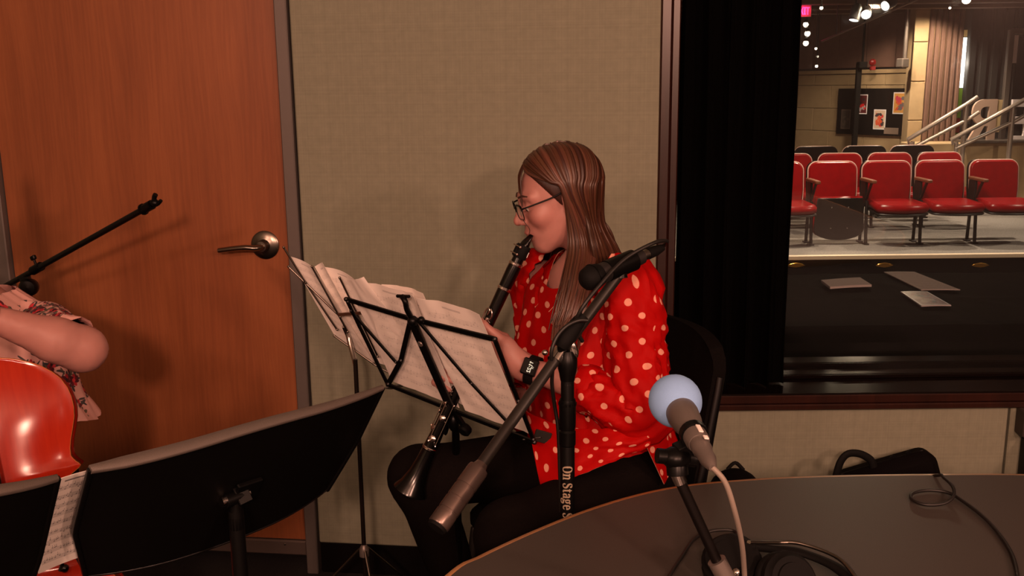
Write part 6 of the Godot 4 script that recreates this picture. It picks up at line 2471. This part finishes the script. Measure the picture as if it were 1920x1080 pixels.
	sheet(st, 24, 14, func(u, v):
		var i: int = int(round(u * 24.0))
		var p: Vector3 = pt[i].lerp(pb[i], v)
		return p + Vector3(0, 0, 0.012 * sin(v * PI) + 0.012 * nz.get_noise_2d(u * 3.5, v * 2.0)), 0.002, Vector2(0.30, 0.14))
	var blouse := obj("blouse", st, M.red_dots, t)
	label_part(blouse, "red blouse printed with pale dots")
	# tail hanging at the back of the seat
	st = mb()
	var q0 := at(1200, 800, 1.90)
	sheet(st, 8, 10, func(u, v):
		var p: Vector3 = at(1213, 838, 1.885).lerp(at(1252, 812, 1.93), u).lerp(at(1246, 908, 1.90).lerp(at(1258, 884, 1.94), u), v)
		return p, 0.002, Vector2(0.06, 0.09))
	obj("blouse_tail", st, M.red_dots, t)
	# collar: two soft flaps along the neck opening
	st = mb()
	for s in [-1.0, 1.0]:
		var c0 = neck + Vector3(0, 0.030, 0) - fwd * 0.045 + lft * s * 0.03
		var c1 = neck + Vector3(0, 0.024, 0) + lft * s * 0.060 + fwd * 0.01
		var c2 = neck + Vector3(0, -0.065, 0) + lft * s * 0.022 + fwd * 0.078
		var p := smooth_path([c0, c1, c2], 8)
		sheet(st, 16, 3, func(u, v):
			var b: Vector3 = p[int(round(u * 16.0))]
			var w: Vector3 = (b - neck)
			w.y = 0
			return b + w.normalized() * 0.034 * v * (0.6 + 0.4 * sin(u * PI)) + Vector3(0, -0.022 * v, 0), 0.0015, Vector2(0.15, 0.035))
	obj("collar", st, M.red_dots, t)

	# trousers and shoes
	st = mb()
	f = Field.new(Vector3(-0.42, -0.02, -2.46), Vector3(0.50, 0.76, -1.55), 0.0125)
	f.capsule(hl, hr, 0.112, 0.112, 0.05)
	f.capsule(hip, hip + Vector3(0, 0.10, 0), 0.125, 0.125, 0.05)
	for a in [[hl, kl, al], [hr, kr, ar]]:
		f.capsule(a[0], a[1], 0.092, 0.068, 0.05)
		f.capsule(a[1], a[2], 0.064, 0.052, 0.04)
	f.add_to(st)
	obj("trousers", st, M.trousers, t)
	for a in [[al, Vector3(-0.75, 0, 0.55)], [ar, Vector3(-0.85, 0, 0.35)]]:
		st = mb()
		var toe: Vector3 = a[0] + a[1].normalized() * 0.15
		f = Field.new(a[0].min(toe) - Vector3(0.09, 0.1, 0.09), a[0].max(toe) + Vector3(0.09, 0.09, 0.09), 0.011)
		f.capsule(Vector3(a[0].x, 0.05, a[0].z) - a[1].normalized() * 0.03, Vector3(toe.x, 0.032, toe.z), 0.042, 0.034, 0.02)
		f.capsule(Vector3(a[0].x, 0.05, a[0].z), a[0] + Vector3(0, 0.03, 0), 0.042, 0.045, 0.03)
		f.trim(Vector3.DOWN, -0.004)
		f.add_to(st)
		obj("shoe", st, M.rubber, t)

	build_hair(t, hx, neck)
	build_glasses(hx)
	build_watch(el, wl)

func build_hair(t: Node3D, hx: Transform3D, neck: Vector3) -> void:
	var r := RandomNumberGenerator.new()
	r.seed = 404
	var st := mb()
	# mass close to the skull, open at the face
	var f := Field.new(Vector3(-0.12, -0.13, -0.15), Vector3(0.12, 0.14, 0.12), 0.0045)
	f.ellipsoid(Vector3(0, 0.024, -0.014), Basis(), Vector3(0.0800, 0.0910, 0.0945), 0.01)
	f.ellipsoid(Vector3(0, -0.045, -0.045), Basis(), Vector3(0.036, 0.060, 0.036), 0.03)
	f.ellipsoid(Vector3(0, -0.030, 0.090), Basis(Vector3.RIGHT, 0.46), Vector3(0.122, 0.132, 0.092), 0.010, true)
	f.add_to(st, func(_p): return Color(0.036, 0.014, 0.009), hx)
	var cen := Vector3(0, 0.024, -0.014)
	var rad := Vector3(0.0815, 0.0925, 0.0960)
	var on := func(d: Vector3, lift: float) -> Vector3:
		d = d.normalized()
		var s := 1.0 / (d / rad).length()
		return hx * (cen + d * (s + lift))
	var tint := func() -> Color:
		var b := r.randf_range(0.55, 1.5)
		return Color(0.060, 0.022, 0.013).lerp(Color(0.118, 0.046, 0.026), r.randf()) * b * 0.66
	for s in [1.0, -1.0]:
		for n in (190 if s > 0.0 else 110):
			var p := r.randf()
			var phi := deg_to_rad(lerpf(48.0, 168.0, p))
			var start := Vector3(0.10 * s * -0.4, sin(phi), cos(phi))
			var aim := Vector3(s * lerpf(1.0, 0.35, p * p), lerpf(0.02, -0.35, p), lerpf(0.16, -1.2, p * p)).normalized()
			var lift := r.randf_range(0.0, 0.006)
			var pts := []
			for i in 5:
				pts.append(on.call(start.normalized().slerp(aim, i / 4.0), lift))
			var width := r.randf_range(0.0035, 0.0075)
			if s > 0.0 and p < 0.5:
				# falls in front of the near shoulder
				var g := p / 0.5
				var e := r.randf_range(-1.0, 1.0)
				pts.append(at(lerpf(1070, 1110, g) + e * 5, 452, lerpf(2.045, 2.07, g)))
				pts.append(at(lerpf(1060, 1106, g) + e * 7, 520, lerpf(1.99, 2.00, g)))
				pts.append(at(lerpf(1046, 1092, g) + e * 9, 580, lerpf(1.955, 1.95, g)))
				pts.append(at(lerpf(1040, 1078, g) + e * 12, 625 + r.randf_range(-25, 45), 1.945))
			elif s > 0.0:
				var g := (p - 0.5) / 0.5
				pts.append(at(lerpf(1100, 1131, g), 415, lerpf(2.06, 2.13, g)))
				pts.append(at(lerpf(1110, 1156, g), 462, lerpf(2.04, 2.13, g)))
				pts.append(at(lerpf(1118, 1176, g), 505, lerpf(2.05, 2.17, g)))
				pts.append(at(lerpf(1124, 1190, g), 560, lerpf(2.08, 2.20, g)))
			elif p > 0.4:
				# the far side's hair falls down the back as well
				var g := r.randf_range(0.75, 1.0)
				pts.append(at(lerpf(1100, 1131, g), 415, 2.15))
				pts.append(at(lerpf(1110, 1156, g), 462, 2.16))
				pts.append(at(lerpf(1118, 1174, g), 505, 2.19))
				pts.append(at(lerpf(1124, 1186, g), 560, 2.22))
			else:
				var g := p
				pts.append(hx * Vector3(-0.075, -0.09, lerpf(0.0, -0.10, g)))
				pts.append(neck + Vector3(-0.06 + 0.07 * g, 0.0, lerpf(-0.07, -0.07, g)))
				pts.append(neck + Vector3(-0.05 + 0.12 * g, -0.12, lerpf(-0.09, -0.12, g)))
			hair_lock(st, pts, width, tint.call())
	# fringe swept over the brow and a strand before the eye
	for n in 26:
		var g := n / 25.0
		var a := Vector3(lerpf(-0.1, 0.15, r.randf()), sin(1.05), cos(1.05))
		var pts := [on.call(a, 0.004), on.call(Vector3(lerpf(0.12, 0.30, g), 0.82, 0.80), 0.005), on.call(Vector3(lerpf(0.45, 0.75, g), 0.60, lerpf(0.80, 0.60, g)), 0.004), on.call(Vector3(0.92, lerpf(0.28, 0.40, g), lerpf(0.42, 0.22, g)), 0.003), on.call(Vector3(1.0, lerpf(0.02, 0.12, g), lerpf(0.10, 0.0, g)), 0.004)]
		hair_lock(st, pts, r.randf_range(0.0025, 0.0050), tint.call(), 0.2)
	for n in 20:
		var e := r.randf_range(-1, 1)
		var pts := [hx * Vector3(0.004 + 0.010 * e, 0.096, 0.056), hx * Vector3(0.008 + 0.016 * e, 0.074, 0.0735), hx * Vector3(0.014 + 0.016 * e, 0.045, 0.0830), hx * Vector3(0.020 + 0.012 * e, 0.020 - 0.018 * r.randf(), 0.0915)]
		hair_lock(st, pts, 0.0017, tint.call(), 0.2)
	for n in 4:
		var e := r.randf_range(-1, 1)
		var pts := [hx * Vector3(0.020, 0.020, 0.096), hx * Vector3(0.026 + 0.002 * e, -0.020, 0.100), hx * Vector3(0.031 + 0.002 * e, -0.048, 0.092), hx * Vector3(0.020 + 0.002 * e, -0.066, 0.098)]
		hair_lock(st, pts, 0.0008, tint.call(), 0.3)
	label_part(obj("hair", st, M.hair, t), "long straight brown hair")

func build_glasses(hx: Transform3D) -> void:
	var g := thing("glasses", "thin black framed glasses on the clarinettist's nose", "glasses", hx * Vector3(0, 0, 0.10))
	var k := hx.basis.x.length()
	var st := mb()
	for s in [-1.0, 1.0]:
		var lx := hx * Transform3D(Basis(Vector3.UP, s * 0.12), Vector3(s * 0.033, -0.004, 0.1015))
		var out := rounded_rect(0.050, 0.034, 0.012, 5)
		st = mb()
		slab(st, out, lx, 0.0012)
		obj("lens", st, M.lens, g)
		st = mb()
		var pts := []
		for p in out:
			pts.append(lx * Vector3(p.x, p.y, 0.0006))
		pts.append(pts[0])
		tube(st, pts, 0.0011, 6)
		var top := []
		for p in out:
			if p.y > 0.004:
				top.append(lx * Vector3(p.x, p.y, 0.0006))
		tube(st, top, 0.0023, 6)
		obj("rim", st, M.plastic, g)
		st = mb()
		tube(st, smooth_path([hx * Vector3(s * 0.058, 0.007, 0.099), hx * Vector3(s * 0.0690, 0.008, 0.092), hx * Vector3(s * 0.0775, 0.012, 0.030), hx * Vector3(s * 0.0790, 0.016, -0.008), hx * Vector3(s * 0.0760, 0.000, -0.035)], 5), 0.0019, 6)
		obj("temple", st, M.plastic, g)
	st = mb()
	tube(st, smooth_path([hx * Vector3(-0.0095, 0.004, 0.1035), hx * Vector3(0, 0.007, 0.1055), hx * Vector3(0.0095, 0.004, 0.1035)], 5), 0.0014, 6)
	obj("bridge", st, M.plastic, g)

func build_watch(el: Vector3, wl: Vector3) -> void:
	var d := (wl - el).normalized()
	var c := el.lerp(wl, 0.935)
	var out := (Vector3(-0.05, 0.42, 0.9) - d * d.dot(Vector3(-0.05, 0.42, 0.9))).normalized()
	var side := d.cross(out)
	var w := thing("wrist_watch", "black square digital watch on the clarinettist's wrist", "watch", c)
	var st := mb()
	var rows := []
	for i in [-1.0, 1.0]:
		rows.append(i)
	sheet(st, 32, 1, func(u, v):
		var a: float = TAU * u
		return c + (out * cos(a) + side * sin(a)) * 0.0300 + d * lerpf(-0.011, 0.011, v), 0.0022)
	obj("strap", st, M.rubber, w)
	st = mb()
	bx(st, Transform3D(Basis(side, d, out) , c + out * 0.0345), Vector3(0.036, 0.034, 0.011), 0.0035)
	obj("case", st, M.plastic, w)
	st = mb()
	var right := -side
	letters(st, "11:22", 0.0085, 0.0004, func(v): return c + out * (0.0405 + v.z) - d * (v.y - 0.002) * -1.0 + right * v.x * 0.9)
	letters(st, "11", 0.0045, 0.0004, func(v): return c + out * (0.0405 + v.z) + d * (v.y - 0.008) + right * v.x * 0.9)
	label_part(obj("digits", st, M.screen_digits, w), "pale digits of the time")

func build_cellist() -> void:
	var hip := Vector3(-1.27, 0.47, -2.26)
	var neck := Vector3(-1.25, 0.965, -2.20)
	var sl := at(74, 614, 2.19)
	var sr := Vector3(-1.37, sl.y, -2.19)
	var el := at(156, 655, 1.965)
	var wl := at(-28, 592, 1.84)
	var er := Vector3(-1.60, 0.68, -1.98)
	var wr := Vector3(-1.42, 0.62, -1.72)
	var lft := Vector3(1, 0, 0)
	var fwd := Vector3(0, 0, 1)
	var hl := hip + lft * 0.06
	var hr := hip - lft * 0.10
	var kl := Vector3(-1.06, 0.40, -1.93)
	var kr := Vector3(-1.50, 0.50, -1.85)
	var al := Vector3(-1.02, 0.09, -1.90)
	var ar := Vector3(-1.52, 0.09, -1.80)
	var z := Vector3(0.10, -0.25, 0.97).normalized()
	var x := Vector3.UP.cross(z).normalized()
	var hb := Basis(x, z.cross(x), z).scaled_local(Vector3.ONE * 0.95)
	var hx := Transform3D(hb, neck + Vector3(-0.15, 0.205, 0.065))
	var t := thing("person", "seated person in a pink flowered blouse playing the cello", "person", Vector3(hip.x, 0, hip.z))
	var st := mb()
	var f := Field.new(Vector3(-1.75, -0.02, -2.42), Vector3(-0.66, 1.10, -1.64), 0.0125)
	f.capsule(hx * Vector3(0, -0.15, -0.042), neck + Vector3(0, -0.02, 0), 0.048, 0.056, 0.03)
	f.capsule(hip, neck + Vector3(0, -0.09, 0), 0.125, 0.090, 0.05)
	f.capsule(sl, sr, 0.046, 0.046, 0.05)
	f.capsule(hl, hr, 0.090, 0.090, 0.05)
	for a in [[sl, el, wl], [sr, er, wr]]:
		f.capsule(a[0], a[1], 0.050, 0.044, 0.03)
		f.capsule(a[1], a[1].lerp(a[2], 0.30), 0.0425, 0.0445, 0.03)
		f.capsule(a[1].lerp(a[2], 0.30), a[2], 0.0445, 0.0245, 0.02)
	for a in [[hl, kl, al], [hr, kr, ar]]:
		f.capsule(a[0], a[1], 0.070, 0.050, 0.04)
		f.capsule(a[1], a[2], 0.045, 0.032, 0.03)
	f.add_to(st, func(_p): return SKIN)
	head_shape(st, hx, 0.0050)
	# left hand round the neck of the cello, right hand on the bow
	var up := Vector3(-0.17, 0.93, -0.24).normalized()
	var nk := at(-58, 678, 1.83) + up * 0.16 + Vector3(0, 0, 0.02)
	var chains := [[wl + Vector3(-0.03, 0.015, -0.02), wl.lerp(nk, 0.5) + Vector3(0, 0.0, -0.05), nk + Vector3(0.0, 0.0, -0.045)]]
	for i in 4:
		var m := wl + (nk - wl).normalized() * 0.075 + up * (0.026 - 0.017 * i) + Vector3(0, 0, 0.012)
		var tip := nk + up * (0.05 - 0.026 * i) + Vector3(0.0, 0.0, 0.022)
		var pip := m.lerp(tip, 0.5) + Vector3(0.012, 0.0, 0.038)
		chains.append([m, pip, pip.lerp(tip, 0.6) + Vector3(-0.004, 0, 0.014), tip])
	hand_shape(st, wl, chains)
	chains = [[wr + Vector3(0.03, 0.01, 0.02), wr + Vector3(0.055, -0.005, 0.03), wr + Vector3(0.075, -0.02, 0.035)]]
	for i in 4:
		var m := wr + Vector3(0.07, 0.008, 0.045 - 0.019 * i)
		chains.append([m, m + Vector3(0.035, 0.004, 0.0), m + Vector3(0.05, -0.018, 0.0), m + Vector3(0.042, -0.036, 0.0)])
	hand_shape(st, wr, chains)
	obj("body", st, M.skin, t)
	for s in [-1.0, 1.0]:
		st = mb()
		ball(st, hx * Vector3(s * 0.031, 0.001, 0.0745), Vector3.ONE * 0.0115, hb.orthonormalized(), 12)
		var eye := obj("eye", st, M.eye_white, t)
		st = mb()
		ball(st, hx * Vector3(s * 0.031, -0.001, 0.0822), Vector3.ONE * 0.005, Basis(), 10)
		obj("iris", st, M.iris, eye)
	st = mb()
	f = Field.new(Vector3(-0.12, -0.16, -0.18), Vector3(0.12, 0.14, 0.12), 0.006)
	f.ellipsoid(Vector3(0, 0.024, -0.017), Basis(), Vector3(0.0815, 0.0945, 0.0995), 0.01)
	f.ellipsoid(Vector3(0, 0.01, -0.125), Basis(), Vector3(0.042, 0.042, 0.035), 0.02)
	f.ellipsoid(Vector3(0, -0.060, 0.085), Basis(Vector3.RIGHT, 0.42), Vector3(0.115, 0.122, 0.095), 0.012, true)
	f.add_to(st, func(_p): return Color(0.045, 0.022, 0.014), hx)
	obj("hair", st, M.hair, t)
	# loose flowered blouse with wide short sleeves
	st = mb()
	var wide := [Vector2(-0.1, 0.265), Vector2(0.2, 0.258), Vector2(0.5, 0.200), Vector2(0.75, 0.185), Vector2(0.88, 0.165), Vector2(0.96, 0.120), Vector2(1.03, 0.075), Vector2(1.1, 0.06)]
	var deep := [Vector2(-0.1, 0.19), Vector2(0.2, 0.18), Vector2(0.5, 0.145), Vector2(0.75, 0.125), Vector2(0.88, 0.100), Vector2(0.96, 0.085), Vector2(1.03, 0.070), Vector2(1.1, 0.06)]
	var push := [Vector2(-0.1, 0.0), Vector2(0.5, 0.01), Vector2(1.1, 0.0)]
	torso_cloth(st, hip, neck, lft, fwd, wide, deep, push, func(a): return 0.645 + 0.015 * sin(a * 5.0), func(a): return neck.y + 0.012 - 0.05 * pow(maxf(sin(a), 0.0), 5.0), 0.016, 61)
	sleeve(st, [sl - lft * 0.07 + Vector3(0, 0.012, -0.004), sl + lft * 0.004, sl.lerp(el, 0.35) + Vector3(0, 0.006, 0), sl.lerp(el, 0.62) + Vector3(0, 0.006, 0), sl.lerp(el, 0.80) + Vector3(0.004, 0.004, 0)], [0.062, 0.061, 0.056, 0.052, 0.052], 0.006, 14, Vector3.FORWARD)
	sleeve(st, [sr + lft * 0.07 + Vector3(0, 0.012, -0.004), sr, sr.lerp(er, 0.35), sr.lerp(er, 0.62)], [0.062, 0.063, 0.066, 0.072], 0.010, 15, Vector3.FORWARD)
	label_part(obj("blouse", st, M.floral, t), "pink blouse printed with dark and red flowers")
	st = mb()
	f = Field.new(Vector3(-1.66, -0.02, -2.42), Vector3(-0.66, 0.70, -1.70), 0.014)
	f.capsule(hl, hr, 0.105, 0.105, 0.05)
	for a in [[hl, kl, al], [hr, kr, ar]]:
		f.capsule(a[0], a[1], 0.085, 0.064, 0.05)
		f.capsule(a[1], a[2], 0.062, 0.050, 0.04)
	f.add_to(st)
	obj("trousers", st, M.trousers, t)
	for a in [al, ar]:
		st = mb()
		f = Field.new(a - Vector3(0.09, 0.1, 0.09), a + Vector3(0.09, 0.09, 0.22), 0.012)
		f.capsule(Vector3(a.x, 0.05, a.z - 0.02), Vector3(a.x, 0.034, a.z + 0.14), 0.042, 0.034, 0.02)
		f.capsule(Vector3(a.x, 0.05, a.z), a + Vector3(0, 0.03, 0), 0.042, 0.045, 0.03)
		f.trim(Vector3.DOWN, -0.004)
		f.add_to(st)
		obj("shoe", st, M.rubber, t)

# ---------------------------------------------------------------- all together
func _ready() -> void:
	# camera
	cam_basis = Basis.from_euler(Vector3(deg_to_rad(PITCH), 0, 0)) * Basis(Vector3.BACK, deg_to_rad(ROLL))
	var cam := Camera3D.new()
	cam.name = "camera"
	add_child(cam)
	cam.transform = Transform3D(cam_basis, EYE)
	cam.fov = rad_to_deg(2.0 * atan(540.0 / FOCAL))
	cam.near = 0.05
	cam.far = 60.0
	cam.current = true
	# air: the rooms are closed, nothing but their lamps lights them
	var we := WorldEnvironment.new()
	we.name = "environment"
	var env := Environment.new()
	env.background_mode = Environment.BG_COLOR
	env.background_color = Color(0, 0, 0)
	env.tonemap_mode = Environment.TONE_MAPPER_LINEAR
	env.tonemap_exposure = 0.97
	env.sdfgi_enabled = true
	env.ssao_enabled = true
	env.ssil_enabled = true
	we.environment = env
	add_child(we)
	rng.seed = 7
	make_materials()
	# studio lamps
	var warm := Color(1.0, 0.745, 0.635)
	ceiling_lamp(Vector3(-0.15, 2.12, 1.60), 6.5, warm, 0.12, "in the middle of the room")
	ceiling_lamp(Vector3(1.2, 2.12, 1.70), 4.2, warm, 0.12, "added as fill over the near end of the table")  # added fill lamp, weakens the wall shadow and lifts the lower wall
	ceiling_lamp(Vector3(2.4, 2.12, 0.45), 3.0, warm, 0.12, "over the far end of the table")
	ceiling_lamp(Vector3(-1.5, 2.20, 0.70), 1.6, warm, 0.12, "over the cellist's side of the room")

	build_room()
	build_lobby()
	build_table()
	build_desk_stands()
	build_chair_and_bags()
	build_cello()
	build_folding_stand()
	build_boom_stands()
	# the clarinet starts at the player's lips
	build_clarinet(at(989, 448, 2.075), Vector3(-0.839, 0, 0.544))
	build_clarinettist()
	build_cellist()
	build_table_mic()
